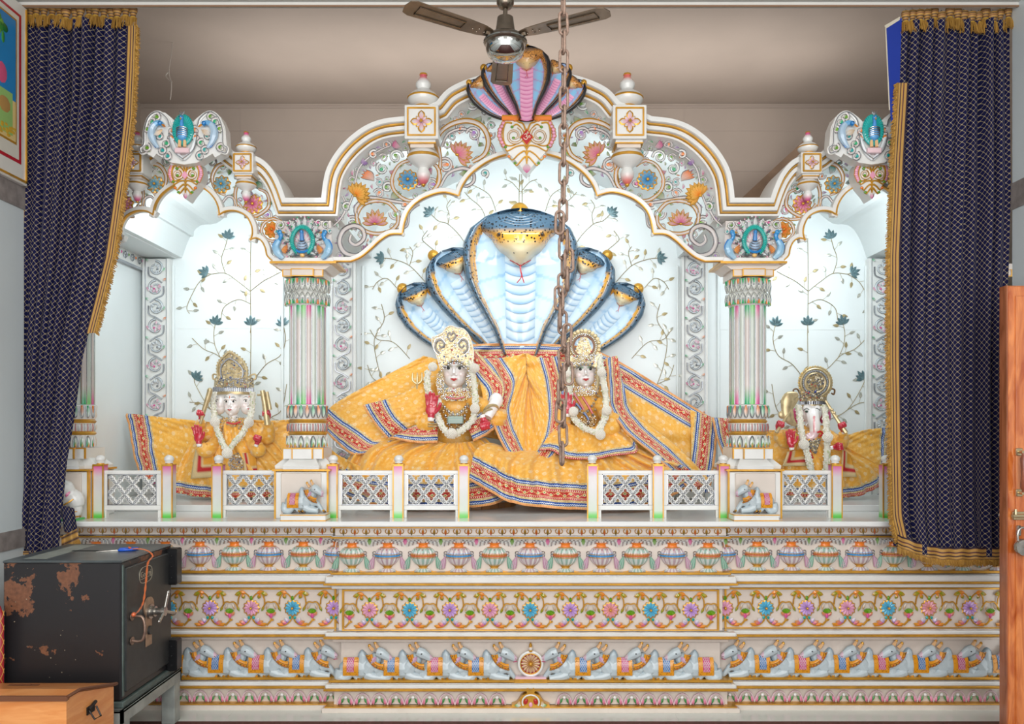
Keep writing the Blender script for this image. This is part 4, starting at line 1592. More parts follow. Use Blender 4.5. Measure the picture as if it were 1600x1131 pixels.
# ------------------------------------------------ middle arch
AC = arch_root('cusped_arch', 824.5, 'large cusped marble arch over the big cobra, crowned by a small cluster of snakes')
m = MB(); rim(m, OUT_C, RIMP, 4.40)
place(m, 'stepped_rim', AC, ORN)
m = MB()
P = pl(IN_C)
k = K
for (a, b, y, mt) in ((0, 2.4, 4.165, 1), (0, 8.5, 4.173, 0)):
    yb = 4.185 if mt else 4.212
    if not mt: a = .6
    sweep_cusped(m, P, [(a * k, yb), (a * k, y + .004), ((a + .6) * k, y), ((b - .6) * k, y), (b * k, y + .004), (b * k, yb)], mt)
for qx, qy in ((631, 368), (718, 310), (1018, 368), (931, 310)): m.ball((at(qx, qy)[0], 4.175, at(qx, qy)[1] - .001), (.010, .011, .012), WHITE, 0, 8, 6)
place(m, 'cusped_edge', AC, ORN)

# region of the openwork, left half
half_out = [(p[0], p[1]) for p in OUT_C if p[0] <= 824.5]
half_in = [(p[0], p[1]) for p in IN_C if p[0] <= 824.5]


def inset_pts(pts, d):
    """shift a px polyline by d to its right-hand side (image coordinates, y down)"""
    out = []
    n = len(pts)
    for i in range(n):
        a = pts[max(i - 1, 0)]; b = pts[min(i + 1, n - 1)]
        dx, dy = b[0] - a[0], b[1] - a[1]
        L = math.hypot(dx, dy) or 1
        out.append((pts[i][0] - dy / L * d, pts[i][1] + dx / L * d))
    return out


oo = inset_pts(half_out, 24)
ii = inset_pts(half_in, -7)
reg = [(520, 345)] + [p for p in oo if p[0] > 535] + [(824, 145), (824, 235)] + [p for p in ii[::-1] if p[0] > 520] + [(520, 405)]
cmir = 824.5
m = MB()
taken = [(586, 340, 27), (562, 301, 19), (637.5, 281, 24), (722, 236, 24), (548, 380, 17), (802, 205, 30), (824, 200, 34), (660, 255, 12), (790, 225, 16), (700, 285, 12)]
for mr in (False, True):
    f = (lambda p: [(2 * cmir - a, b) for a, b in p]) if mr else (lambda p: p)
    hd = -1 if mr else 1
    S_ = lambda pts, w, **kw: stroke(m, f(pts), w, **kw)
    # ring round the lotus and its stem
    S_([(620, 330), (606, 316), (586, 313), (566, 320), (557, 338), (563, 355), (582, 364), (605, 362), (620, 350), (622, 336)], .0085)
    S_([(557, 338), (556, 322), (575, 308), (605, 312), (640, 316), (668, 306)], [.009, .007], line=2)
    # hook round the blue flower
    S_([(668, 306), (685, 285), (684, 262), (668, 250)], [.007, .010, .006])
    S_([(668, 306), (640, 313), (618, 300), (612, 280), (622, 258), (640, 250), (655, 258)], [.008, .008, .0065])
    # big scroll of the pink flower
    S_([(683, 285), (688, 250), (684, 215), (700, 196), (728, 188), (752, 196), (763, 218), (757, 240), (738, 252)], [.007, .009, .0125, .012, .008])
    S_([(690, 228), (700, 208), (722, 200), (742, 208), (748, 224)], [.006, .007, .004], line=2)
    S_([(688, 290), (700, 270), (722, 262), (738, 268), (740, 282), (728, 290), (716, 284)], [.006, .009, .008, .005], line=2)
    S_([(763, 218), (772, 235), (765, 252), (748, 262)], [.006, .004], line=2)
    # knotted double volute beside the capital
    S_([(573, 388), (556, 398), (538, 394), (530, 378), (536, 360), (552, 352), (566, 358), (568, 372), (556, 382), (546, 376), (548, 366)], [.006, .0115, .012, .011, .009, .006], line=2)
    S_([(520, 352), (532, 340), (540, 322), (534, 305)], [.004, .006, .004], line=2)
    S_([(540, 330), (552, 300), (560, 262), (585, 238), (610, 226)], [.0055, .004], line=2)
    S_([(545, 345), (556, 360)], [.006, .004], line=2)
    S_([(600, 372), (615, 360), (635, 352), (640, 330), (655, 318)], [.004, .006, .004], line=2)
    for (px, py, r, tip, a0) in ((618, 244, 13, GREEN, 0), (597, 262, 11, MINT, 2), (583, 240, 8, ORANGE, 1), (646, 236, 10, TEAL, 3), (541, 322, 8, GREEN, 1), (631, 318, 8, ORANGE, 4), (700, 165, 9, GREEN, 2), (739, 160, 12, GREEN, 4), (770, 172, 10, TEAL, 1), (757, 270, 7, TEAL, 5), (655, 285, 8, PINK, 2), (605, 292, 9, GREEN, 1)):
        qx = 2 * cmir - px if mr else px
        X, Z = at(qx, py)
        spiral(m, X, Z, FY, r * K * .85, (PI - a0) if mr else a0, 1.3, hd, .0075, tip, WHITE, 2)
        if not mr: taken.append((px, py, r))
taken += [(557, 325, 4), (575, 310, 4), (606, 313, 4), (640, 314, 5), (668, 303, 5), (684, 270, 6), (686, 240, 6), (688, 215, 7), (705, 194, 7), (730, 188, 7), (755, 200, 7), (762, 222, 6), (536, 360, 8), (532, 385, 8), (548, 262, 3)]
fill_scrolls(m, reg, taken, 5, cmir, xlim=(500, 824))
place(m, 'scroll_openwork', AC, ORN)


def put_flower(root, px, py, r, ci, co, n=9, kind='f', up=PI / 2, Y=None, nm='carved_flower'):
    X, Z = at(px, py)
    m = MB()
    Yy = (FY - .012) if Y is None else Y
    if kind == 'f': flower(m, X, Z, Yy, r * K, n, ci, co, 1, 1, .2, 1, 2, .009)
    else: lotus(m, X, Z, Yy, r * K, ci, co, up, 2.9, n, .009)
    return place(m, nm, root, ORN)


for mr in (False, True):
    g = (lambda x: 2 * 824.5 - x) if mr else (lambda x: x)
    u = (lambda a: PI - a) if mr else (lambda a: a)
    put_flower(AC, g(586), 342, 19, C(200, 100, 150), C(225, 190, 170), 8, 'l', PI / 2)
    put_flower(AC, g(562), 301, 19, C(230, 140, 40), C(235, 190, 100), 10, 'l', u(.7))
    put_flower(AC, g(637.5), 281, 16, C(60, 130, 185), C(110, 175, 210), 11)
    put_flower(AC, g(722), 238, 20, C(210, 110, 150), C(225, 175, 155), 9, 'l', u(.6))
    put_flower(AC, g(573), 386, 8, PURPLE, C(190, 160, 210), 5, 'l', PI / 2)

# square bosses with finial above and drop below
def boss(px, pyc, hw_px, label, root, tint=PINK, sc_=1.0, Yf=4.09, ornament=True):
    Yc = 4.24
    k = Yf / F
    x = XW(px, Yf)
    h = hw_px * k
    zc = ZW(pyc, Yf)
    m = MB()
    m.box(x - h, x + h, Yf, Yf + 2.1 * h, zc - h, zc + h, WHITE, 0, .003)
    for s in (-1, 1):
        m.box(x - h * .82, x + h * .82, Yf - .006, Yf + .004, zc + s * h * .8 - .004, zc + s * h * .8 + .004, WHITE, 1)
        m.box(x + s * h * .8 - .004, x + s * h * .8 + .004, Yf - .0065, Yf + .004, zc - h * .82, zc + h * .82, WHITE, 1)
    flower(m, x, zc, Yf - .002, h * .62, 4, LPINK, WHITE, 1, 1, PI / 2, 1, 1, .008)
    flower(m, x, zc, Yf - .001, h * .42, 4, LPINK, WHITE, 1, 1, PI / 4, 1, 1, .006)
    b = place(m, 'boss_block', root, ORN, False)
    yc = Yf + h * 1.05
    s = h / 27.0 * F / Yf * k  # keep proportions
    q = h / 25.0
    m = MB()
    m.box(x - h * .78, x + h * .78, yc - h * .78, yc + h * .78, zc + h, zc + h + 2.2 * q, WHITE, 1)
    prof = [(16, 2, WHITE), (16, 4, WHITE, 1), (14, 5, WHITE, 1), (14, 7, WHITE), (20, 10, WHITE), (23.5, 16, WHITE), (23.5, 18, WHITE, 1), (24.5, 19.5, WHITE, 1), (23.5, 21, WHITE), (19, 26, WHITE), (11, 31, WHITE), (9, 33, WHITE), (11.5, 38, WHITE), (11.5, 42, WHITE), (8, 47, mixc(WHITE, tint, .3)), (6, 50, mixc(WHITE, tint, .9)), (5, 54, tint), (6.2, 55, GOLDC, 1), (5.5, 57, GOLDC, 1), (0.01, 58.5, GOLDC, 1)]
    m.lathe(x, yc, [(p[0] * q, p[1] * q) + tuple(p[2:]) for p in prof], 28, z0=zc + h)
    place(m, 'finial', b, ORN)
    m = MB()
    m.box(x - h * .8, x + h * .8, yc - h * .8, yc + h * .8, zc - h - 3 * q, zc - h, WHITE, 0)
    m.box(x - h * .84, x + h * .84, yc - h * .84, yc + h * .84, zc - h - 5 * q, zc - h - 3 * q, WHITE, 1)
    m.box(x - h * .7, x + h * .7, yc - h * .7, yc + h * .7, zc - h - 10 * q, zc - h - 5 * q, PINKW, 0)
    prof = [(0.01, -60, tint), (4, -59, tint), (7, -55, mixc(WHITE, tint, .85)), (10, -48, mixc(WHITE, tint, .2)), (10.5, -43, WHITE), (7.5, -36, WHITE), (9, -34, WHITE), (14, -31, WHITE), (21, -25, WHITE), (24, -21.5, WHITE, 1), (25, -19, WHITE, 1), (24, -17, WHITE), (21, -12, WHITE), (15, -9, WHITE)]
    m.lathe(x, yc, [(p[0] * q, p[1] * q) + tuple(p[2:]) for p in prof], 28, z0=zc - h)
    m.ball((x, yc, zc - h - 60 * q), 3.5 * q, WHITE, 1, 8, 5)
    place(m, 'drop', b, ORN)
    return b


boss(658.5, 190, 26.5, '', AC, C(215, 95, 110))
boss(984, 190, 26.5, '', AC, C(225, 110, 100))

# pendant shield with the Om lozenge
def shield(px, py_top, py_bot, hw, root, red=True, Y=4.09):
    kk = Y / F
    X = lambda a: XW(px, Y) + a * kk
    Z = lambda b: ZW(b, Y)
    m = MB()
    Ht = py_bot - py_top
    out = [(-hw, 0), (-hw * 1.12, .1), (-hw * 1.18, .25), (-hw * 1.15, .38), (-hw * .95, .52), (-hw * .75, .64), (-hw * .52, .74), (-hw * .3, .84), (-hw * .16, .92), (0, 1.0)]
    pts = [(p[0], py_top + p[1] * Ht) for p in out]
    pts = pts + [(-p[0], p[1]) for p in pts[::-1][1:]]
    m.prism([(X(p[0]), Z(p[1])) for p in pts][::-1], Y, Y + .09, WHITE)
    m.box(X(-hw - 2), X(hw + 2), Y - .012, Y + .04, Z(py_top + 5), Z(py_top - 2), ORANGE if red else WHITE, 0, .003)
    m.box(X(-hw - 2), X(hw + 2), Y - .015, Y + .04, Z(py_top - 1), Z(py_top - 3), WHITE, 1, .002)
    place(m, 'pendant_shield', root, ORN)
    m = MB()
    q = lambda a, b, d=0.0: Vector((X(a), Y - d, Z(py_top + b * Ht)))
    for s in (-1, 1):
        # beaded shoulder
        for i in range(8):
            t = i / 7
            a = -hw * interp([(0, .98), (.3, 1.13), (.6, 1.16), (1, .98)], t)
            b = .10 + .40 * t
            m.ball(q(s * a, b, .002), (3.1 * kk, .007, 2.8 * kk), mixc(PINK, WHITE, .35) if i % 2 else LPINK, 0, 8, 5)
            m.tube([q(s * a, b, 0) + Vector((3.6 * kk * math.cos(w), -.002, 3.3 * kk * math.sin(w))) for w in [2 * PI * j / 10 for j in range(10)]], .0017, 4, WHITE, 1, closed=True)
        # curled volutes
        X0, Z0 = X(s * hw * .52), Z(py_top + .33 * Ht)
        spiral(m, X0, Z0, Y - .004, hw * .40 * kk, PI / 2 + s * .4, 1.5, s, .0065, GREEN, C(224, 216, 206), 1, leaf=False)
        for (pp, tip) in (([(0, .30), (.14, .12), (.34, .08), (.5, .05)], ORANGE), ([(0, .34), (.22, .2), (.42, .12), (.62, .17)], GREEN), ([(.62, .1), (.9, .1), (1.0, .3), (.9, .48), (.6, .5), (.25, .42)], None),
                          ([(0, .56), (.12, .5), (.45, .52), (.82, .6), (.9, .53)], GREEN), ([(0, .66), (.1, .6), (.35, .66), (.6, .76), (.75, .7)], ORANGE), ([(0, .78), (.06, .7), (.25, .78), (.42, .86), (.5, .82)], GREEN)):
            c = catmull([q(s * a * hw, b, .004) for a, b in pp], 5)
            m.tube(c, [.0052 - .002 * i / len(c) for i in range(len(c))], 5, WHITE, 1)
            if tip: m.ball(c[-1], (2.6 * kk, .008, 2.2 * kk), tip, 0, 7, 5)
    m.tube([q(0, .55, .004), q(0, .9, .004)], .004, 5, WHITE, 1)
    m.leaf(q(0, .82, .003), q(0, 1.0, .004), hw * .34 * kk, .01, WHITE, PINK)
    m.leaf(q(0, .99, .005), q(0, .86, .006), hw * .22 * kk, .008, PINK, WHITE)
    place(m, 'gilded_scrolls', root, ORN)
    m = MB()
    r = 9.5 * kk if red else 5 * kk
    cz = Z(py_top + .36 * Ht)
    rz = r * 1.28
    pts = [(X(0), cz + rz), (X(0) + r, cz), (X(0), cz - rz), (X(0) - r, cz)]
    m.prism([(X(0), cz + rz * 1.18), (X(0) + r * 1.2, cz), (X(0), cz - rz * 1.18), (X(0) - r * 1.2, cz)], Y - .008, Y, WHITE, 1)
    m.prism(pts, Y - .012, Y, C(185, 20, 30) if red else LPINK)
    lz = place(m, 'lozenge', root, ORN, False)
    if red:
        # the sign on the lozenge: a 3 with a tail, crescent and dot
        m = MB()
        T = lambda pp: m.tube(catmull([(X(0) + a * r, Y - .014, cz + b * r) for a, b in pp], 5), .0021, 5, C(240, 225, 200))
        T([(-.42, .36), (-.2, .5), (.02, .38), (-.02, .14), (-.22, .06)])
        T([(-.22, .06), (.05, 0), (.1, -.26), (-.12, -.42), (-.38, -.32), (-.5, -.12)])
        T([(.05, -.06), (.25, -.1), (.3, .14), (.46, .18), (.56, -.02), (.42, -.14)])
        T([(-.02, .66), (.14, .58), (.32, .68)])
        m.ball((X(0) + .14 * r, Y - .014, cz + .8 * r), .003, C(240, 225, 200), 0, 6, 4)
        o = m.build('om_sign', ORN)
        o.parent = lz


shield(823, 184, 271, 37, AC, True)


# ------------------------------------------------ side arches
def side_arch(cen, OUT, INN, label, left):
    root = arch_root('cusped_arch', cen, label)
    m = MB()
    o2 = OUT if left else OUT
    rim(m, o2, RIMP, 4.40)
    place(m, 'stepped_rim', root, ORN)
    m = MB()
    P = pl(INN)
    for (a, b, y, mt) in ((0, 2.4, 4.165, 1), (0, 8.5, 4.173, 0)):
        yb = 4.185 if mt else 4.212
        if not mt: a = .6
        sweep_cusped(m, P, [(a * K, yb), (a * K, y + .004), ((a + .6) * K, y), ((b - .6) * K, y), (b * K, y + .004), (b * K, yb)], mt)
    for qx, qy in ((51, 339), (98.5, 377)):
        for sg in (-1, 1): m.ball((at(cen + sg * qx, qy)[0], 4.175, at(cen, qy)[1]), (.010, .011, .012), WHITE, 0, 8, 6)
    place(m, 'cusped_edge', root, ORN)
    ho = [p for p in OUT if p[0] >= cen]
    hi = [p for p in INN if p[0] >= cen]
    inner = inset_pts(ho, 23)
    ri = [p for p in inner if p[0] < cen + 150]
    reg = [(cen + 1, 240)] + ri + [(cen + 141, 345), (cen + 141, 405)] + inset_pts(hi, -7)[::-1]
    if True:
        m = MB()
        taken = [(cen, 262, 30), (cen + 88, 285, 12), (cen + 52, 288, 17), (cen + 101, 319, 17), (cen + 131, 359, 17)]
        for mr in (False, True):
            f = (lambda pts: [(cen - a, b) for a, b in pts]) if mr else (lambda pts: [(cen + a, b) for a, b in pts])
            stroke(m, f([(75, 330), (72, 300), (80, 270), (66, 256), (46, 258), (36, 276), (42, 296), (56, 304)]), [.006, .008, .010, .008, .005])
            stroke(m, f([(86, 338), (106, 336), (124, 322), (122, 302), (108, 294)]), [.006, .008, .008, .005])
            stroke(m, f([(78, 318), (88, 330), (102, 340), (120, 342), (134, 340)]), [.007, .007, .006])
            stroke(m, f([(131, 341), (118, 347), (113, 360), (120, 372), (132, 376), (145, 370), (149, 357), (143, 345), (131, 341)]), .0065)
            stroke(m, f([(50, 318), (60, 306), (70, 310), (70, 322), (60, 326)]), [.005, .007, .005], line=2)
        taken += [(cen + 75, 300, 5), (cen + 74, 320, 6), (cen + 66, 256, 6), (cen + 40, 266, 5), (cen + 38, 280, 5), (cen + 120, 300, 5), (cen + 60, 314, 12)]
        fill_scrolls(m, reg, taken, 9 if left else 9, cen, rmax=11, xlim=(cen, cen + 141))
        place(m, 'scroll_openwork', root, ORN)
    for s in (-1, 1):
        put_flower(root, cen + s * 52, 288, 14, C(60, 140, 175), C(150, 185, 190), 9)
        put_flower(root, cen + s * 101, 319, 15, C(200, 80, 130), C(225, 160, 180), 10)
        put_flower(root, cen + s * 131, 359, 13, C(225, 110, 30), C(240, 160, 80), 9)
    boss(cen + (84.5 if left else 88), 254, 16.5, '', root, C(215, 80, 140))
    boss(cen - (88 if left else 86), 254, 16.5, '', root, C(215, 80, 140))
    shield(cen - (4.5 if left else -7.5), 254, 311, 21, root, False, 4.08)
    # crest: peacock before a fanned teal tail, framed by curling necks
    cx = cen + (-6.5 if left else 7.5)
    Y = 4.03
    kk = Y / F
    q = lambda a, b, d=0.0: Vector((XW(cx, Y) + a * kk, Y - d, ZW(b, Y)))
    m = MB()
    body = [(-48, 246), (-62, 238), (-66, 226), (-64, 200), (-57, 183), (-44, 174), (-30, 176), (-20, 184), (-14, 190), (0, 182)]
    body = body + [(-a, b) for a, b in body[::-1][1:]]
    low = [(44, 240), (34, 246), (20, 254), (0, 257), (-20, 254), (-34, 246), (-44, 240)]
    m.prism([(q(a, b).x, q(a, b).z) for a, b in body + low], Y, Y + .07, WHITE)
    place(m, 'crest_slab', root, ORN, True, 30)
    m = MB()
    for s in (-1, 1):
        m.tube(catmull([q(s * a, b, .004) for a, b in ((22, 198), (26, 186), (40, 176), (54, 184), (61, 205), (62, 226), (68, 232), (66, 240), (58, 238))], 6), [.009] * 30 + [.008] * 19, 6, WHITE, 0)
        m.tube(catmull([q(s * a, b, .013) for a, b in ((22, 198), (26, 186), (40, 176), (54, 184), (61, 205), (62, 226), (68, 232), (66, 240), (58, 238))], 6), .0028, 5, WHITE, 2)
        m.tube(catmull([q(s * a, b, .010) for a, b in ((20, 216), (10, 240), (0, 250))], 5), .010, 6, C(216, 220, 222), 0)
        m.tube(catmull([q(s * a, b, .020) for a, b in ((22, 210), (17, 235), (0, 250))], 5), .0028, 5, WHITE, 2)
        for (a, b, r, tip) in ((50, 192, 5, MINT), (43, 184, 5, GREEN), (57, 203, 4, C(110, 165, 30)), (18, 205, 5, ORANGE), (20, 216, 5, ORANGE), (34, 236, 5, TEAL), (26, 245, 5, TEAL), (58, 232, 5, GREEN), (28, 225, 5, MINT), (38, 214, 4, TEAL)):
            e = q(s * a, b, .006)
            spiral(m, e.x, e.z, e.y, r * kk * 1.25, 1.2, 1.2, s, .0078, tip, STEMC, 2)
    place(m, 'crest_scrolls', root, ORN)
    for s in (-1, 1):
        m = MB()
        c = catmull([q(s * a, b, .018) for a, b in ((38, 233), (46, 222), (49, 208), (44, 197), (36, 194), (31, 198))], 6)
        n = len(c)
        m.tube(c, [interp([(0, .006), (.3, .020), (.7, .014), (1, .010)], i / (n - 1)) for i in range(n)], 8, [mixc(C(90, 170, 220), WHITE, .5 if i < n * .6 else .1) for i in range(n)])
        m.tube([p + Vector((s * .012, .002, .004)) for p in c], .006, 6, C(30, 120, 200))
        m.ball(q(s * 34, 196, .03), (.012, .012, .012), C(40, 130, 200), 0, 8, 6)
        m.leaf(q(s * 32, 197, .03), q(s * 25, 202, .03), .012, .008, GOLDC, ORANGE)
        m.ball(q(s * 34, 195.5, .042), .0028, C(20, 20, 40), 0, 6, 4)
        m.leaf(q(s * 44, 214, .026), q(s * 30, 206, .03), .028, .012, WHITE, C(240, 200, 150))
        place(m, 'side_peacock', root, ORN)
    m = MB()
    n = 30
    for i in range(n):
        a = -PI / 2 + .25 + (2 * PI - .5) * i / (n - 1)
        ca, sa = math.cos(a), math.sin(a)
        m.leaf(q(4 * ca, 205 - 6 * sa, .020), q(16.5 * ca, 204 - 23 * sa, .026), .0135, .008, C(20, 130, 135), C(60, 200, 190))
    m.ball(q(0, 205, .016), (17 * kk, .012, 25 * kk), TEAL, 0, 20, 12)
    place(m, 'fanned_tail', root, ORN)
    m = MB()
    m.ball(q(0, 213, .026), (8.5 * kk, .018, 10 * kk), C(90, 160, 215), 0, 14, 10)
    for i in range(5):
        m.tube([q(8.6 * math.cos(w), 213 - 3 * i + 4 + 2.2 * math.sin(w) * -1,   .026 + .018 * abs(math.sin(w))) for w in [PI * j / 10 for j in range(11)]], .0028, 5, WHITE, 2)
    m.tube(catmull([q(0, 206, .03), q(0, 196, .032), q(0, 189, .032)], 4), [.014, .013, .011, .010, .009, .008, .008, .008, .009], 8, C(80, 150, 215))
    m.ball(q(0, 188, .034), (.012, .012, .012), C(70, 150, 215), 0, 10, 8)
    m.leaf(q(0, 188, .044), q(0, 193, .048), .008, .005, GOLDC, GOLDC)
    for s in (-1, 1):
        m.tube([q(s * 4, 222, .024), q(s * 4, 233, .028)], .0085, 7, C(232, 190, 140))
        m.ball(q(s * 2, 187.5, .045), .0024, C(20, 20, 30), 0, 5, 4)
    m.box(q(-11, 0).x, q(11, 0).x, Y - .035, Y, ZW(242, Y), ZW(234, Y), C(232, 200, 205), 0, .003)
    for k2 in (-1, 0, 1):
        m.leaf(q(k2, 184, .03), q(k2 * 4, 176, .03), .008, .004, WHITE, GREY, 2)
    place(m, 'peacock', root, ORN)
    return root


side_arch(294.5, OUT_L, IN_L, 'smaller cusped arch at the left with a teal peacock crest, over the three-faced statue', True)
side_arch(1354.5, OUT_R, IN_R, 'smaller cusped arch at the right with a teal peacock crest, partly behind the right curtain', False)


# ------------------------------------------------ peacock panels over the pillars
def peacock_panel(px, label):
    Y = AY - .03
    kk = Y / F
    q = lambda a, b, d=0.0: Vector((XW(px, Y) + a * kk, Y - d, ZW(b, Y)))
    root = empty('peacock_panel', (XW(px, Y), Y, ZW(412, Y)), label, 'carved panel', 'peacock panels above the pillar capitals')
    m = MB()
    m.prism([(q(a, b).x, q(a, b).z) for a, b in ((-40, 413), (-46, 404), (-43, 345), (43, 345), (46, 404), (40, 413))][::-1], Y, 4.40, C(205, 196, 190))
    m.prism([(q(a, b).x, q(a, b).z) for a, b in ((-52, 412), (-52, 408.5), (52, 408.5), (52, 412))], Y - .012, 4.41, WHITE, 1)
    m.prism([(q(a, b).x, q(a, b).z) for a, b in ((-48, 409), (-46, 403), (46, 403), (48, 409))], Y - .008, Y + .02, WHITE, 0)
    place(m, 'backing', root, ORN)
    m = MB()
    for (rx, rz, nn, w) in ((24, 33, 24, .021), (31, 39, 28, .021)):
        for i in range(nn):
            a = -PI / 2 + .55 + (2 * PI - 1.1) * i / (nn - 1)
            p0 = q(rx * .6 * math.cos(a), 378 - rz * .6 * math.sin(a), .004)
            p1 = q(rx * math.cos(a), min(378 - rz * math.sin(a), 402), .010)
            m.leaf(p0, p1, w, .007, WHITE, C(200, 205, 205), 0 if i % 2 else 2)
            m.ball(p1, .0045, [MINT, LPINK, WHITE][i % 3], 0, 5, 4)
    place(m, 'feather_fan', root, ORN)
    m = MB()
    rr = []
    for i in range(41):
        a = -PI / 2 + .5 + (2 * PI - 1.0) * i / 40
        rr.append(q(16.5 * math.cos(a) * (1 - .10 * max(0, math.sin(a))), 377 - 21 * math.sin(a) * (1.0), .018))
    m.tube(rr, .0105, 8, C(10, 158, 150))
    for p in rr[::1]:
        c0 = q(0, 377, .02)
        d = (p - c0).normalized()
        m.tube([p - d * .012 + Vector((0, -.012, 0)), p + d * .012 + Vector((0, -.011, 0))], .0018, 4, C(60, 200, 185))
    place(m, 'teal_ring', root, ORN)
    m = MB()
    m.ball(q(0, 378, .0), (14 * kk, .012, 18 * kk), C(205, 200, 205), 0, 18, 10)
    for i in range(14):
        a = PI * (i + .5) / 14
        m.leaf(q(3 * math.cos(a), 380, .012), q(13 * math.cos(a), 378 - 17 * math.sin(a), .014), .010, .004, WHITE, LPINK if i % 2 else WHITE, 0)
    m.ball(q(0, 386, .022), (8.5 * kk, .02, 9 * kk), C(150, 175, 200), 0, 12, 8)
    for i in range(4): m.tube([q((8.4 - i) * math.cos(w), 389 - i * 4 + 3 * math.sin(w), .040) for w in [PI * j / 8 for j in range(9)]], .0022, 4, WHITE, 2)
    m.tube([q(8.5 * math.cos(w), 392 - 4 * math.sin(w) * -1, .03) for w in [PI * j / 10 for j in range(11)]], .006, 6, C(40, 130, 200))
    m.tube([q(0, 378, .03), q(0, 367, .034)], [.012, .009], 8, C(60, 130, 195))
    m.ball(q(0, 365, .036), .011, C(60, 140, 205), 0, 8, 6)
    for s in (-1, 1):
        m.ball(q(s * 2, 364.5, .046), .002, C(20, 20, 30), 0, 5, 4)
        m.leaf(q(s * 2, 401, .02), q(s * 22, 400, .016), .016, .008, WHITE, GREY, 2)
    m.ball(q(0, 400, .022), (4 * kk, .01, 3.4 * kk), C(230, 185, 110), 0, 8, 6)
    place(m, 'peacock', root, ORN)
    for s in (-1, 1):
        m = MB()
        c = catmull([q(s * a, b, .018) for a, b in ((30, 405), (38, 397), (41, 386), (36, 376))], 6)
        n = len(c)
        m.tube(c, [interp([(0, .010), (.4, .022), (1, .012)], i / (n - 1)) for i in range(n)], 8, [mixc(C(170, 205, 225), C(120, 180, 220), i / n) for i in range(n)])
        m.tube([p + Vector((s * .014, .0, 0)) for p in c], .0065, 6, C(30, 125, 205))
        m.tube(catmull([q(s * 36, 377, .02), q(s * 33, 371, .024), q(s * 35, 365, .024)], 4), [.010] * 5 + [.012] * 4, 8, C(40, 140, 205))
        m.ball(q(s * 35, 364.5, .026), (.014, .013, .013), C(60, 150, 210), 0, 8, 6)
        m.ball(q(s * 35, 364, .039), .003, C(20, 20, 40), 0, 5, 4)
        m.leaf(q(s * 32, 364, .028), q(s * 26, 366, .026), .010, .006, GOLDC, GOLDC)
        for i in range(5):
            a = PI * .35 + i * .32
            m.leaf(q(s * 32, 392, .024), q(s * (32 - 11 * math.sin(a)), 392 - 12 * math.cos(a - .3), .024), .013, .006, C(240, 175, 100), C(200, 120, 70))
        place(m, 'side_peacock', root, ORN)
    m = MB()
    rnd = random.Random(3)
    for s in (-1, 1):
        for (a, b, r, t) in ((36, 352, 6, GREEN), (24, 349, 5, PINK), (42, 362, 4, TEAL), (14, 348, 4, GREEN)):
            e = q(s * a, b, .004)
            spiral(m, e.x, e.z, e.y, r * kk, 1, 1.2, s, .005, t, WHITE, 2)
    place(m, 'corner_scrolls', root, ORN)


peacock_panel(474, 'carved panel with a teal-ringed peacock above the pillar left of the big cobra')
peacock_panel(1177, 'carved panel with a teal-ringed peacock above the pillar right of the big cobra')
# =================================================================== COBRAS
snakeskin = attr_mat('painted_snake', 0.22, 0, 0.6, speck=(50, .31), vein=.05)
snakeskin2 = attr_mat('painted_snake_fine', 0.22, 0, 0.6, speck=(150, .32), vein=.05)


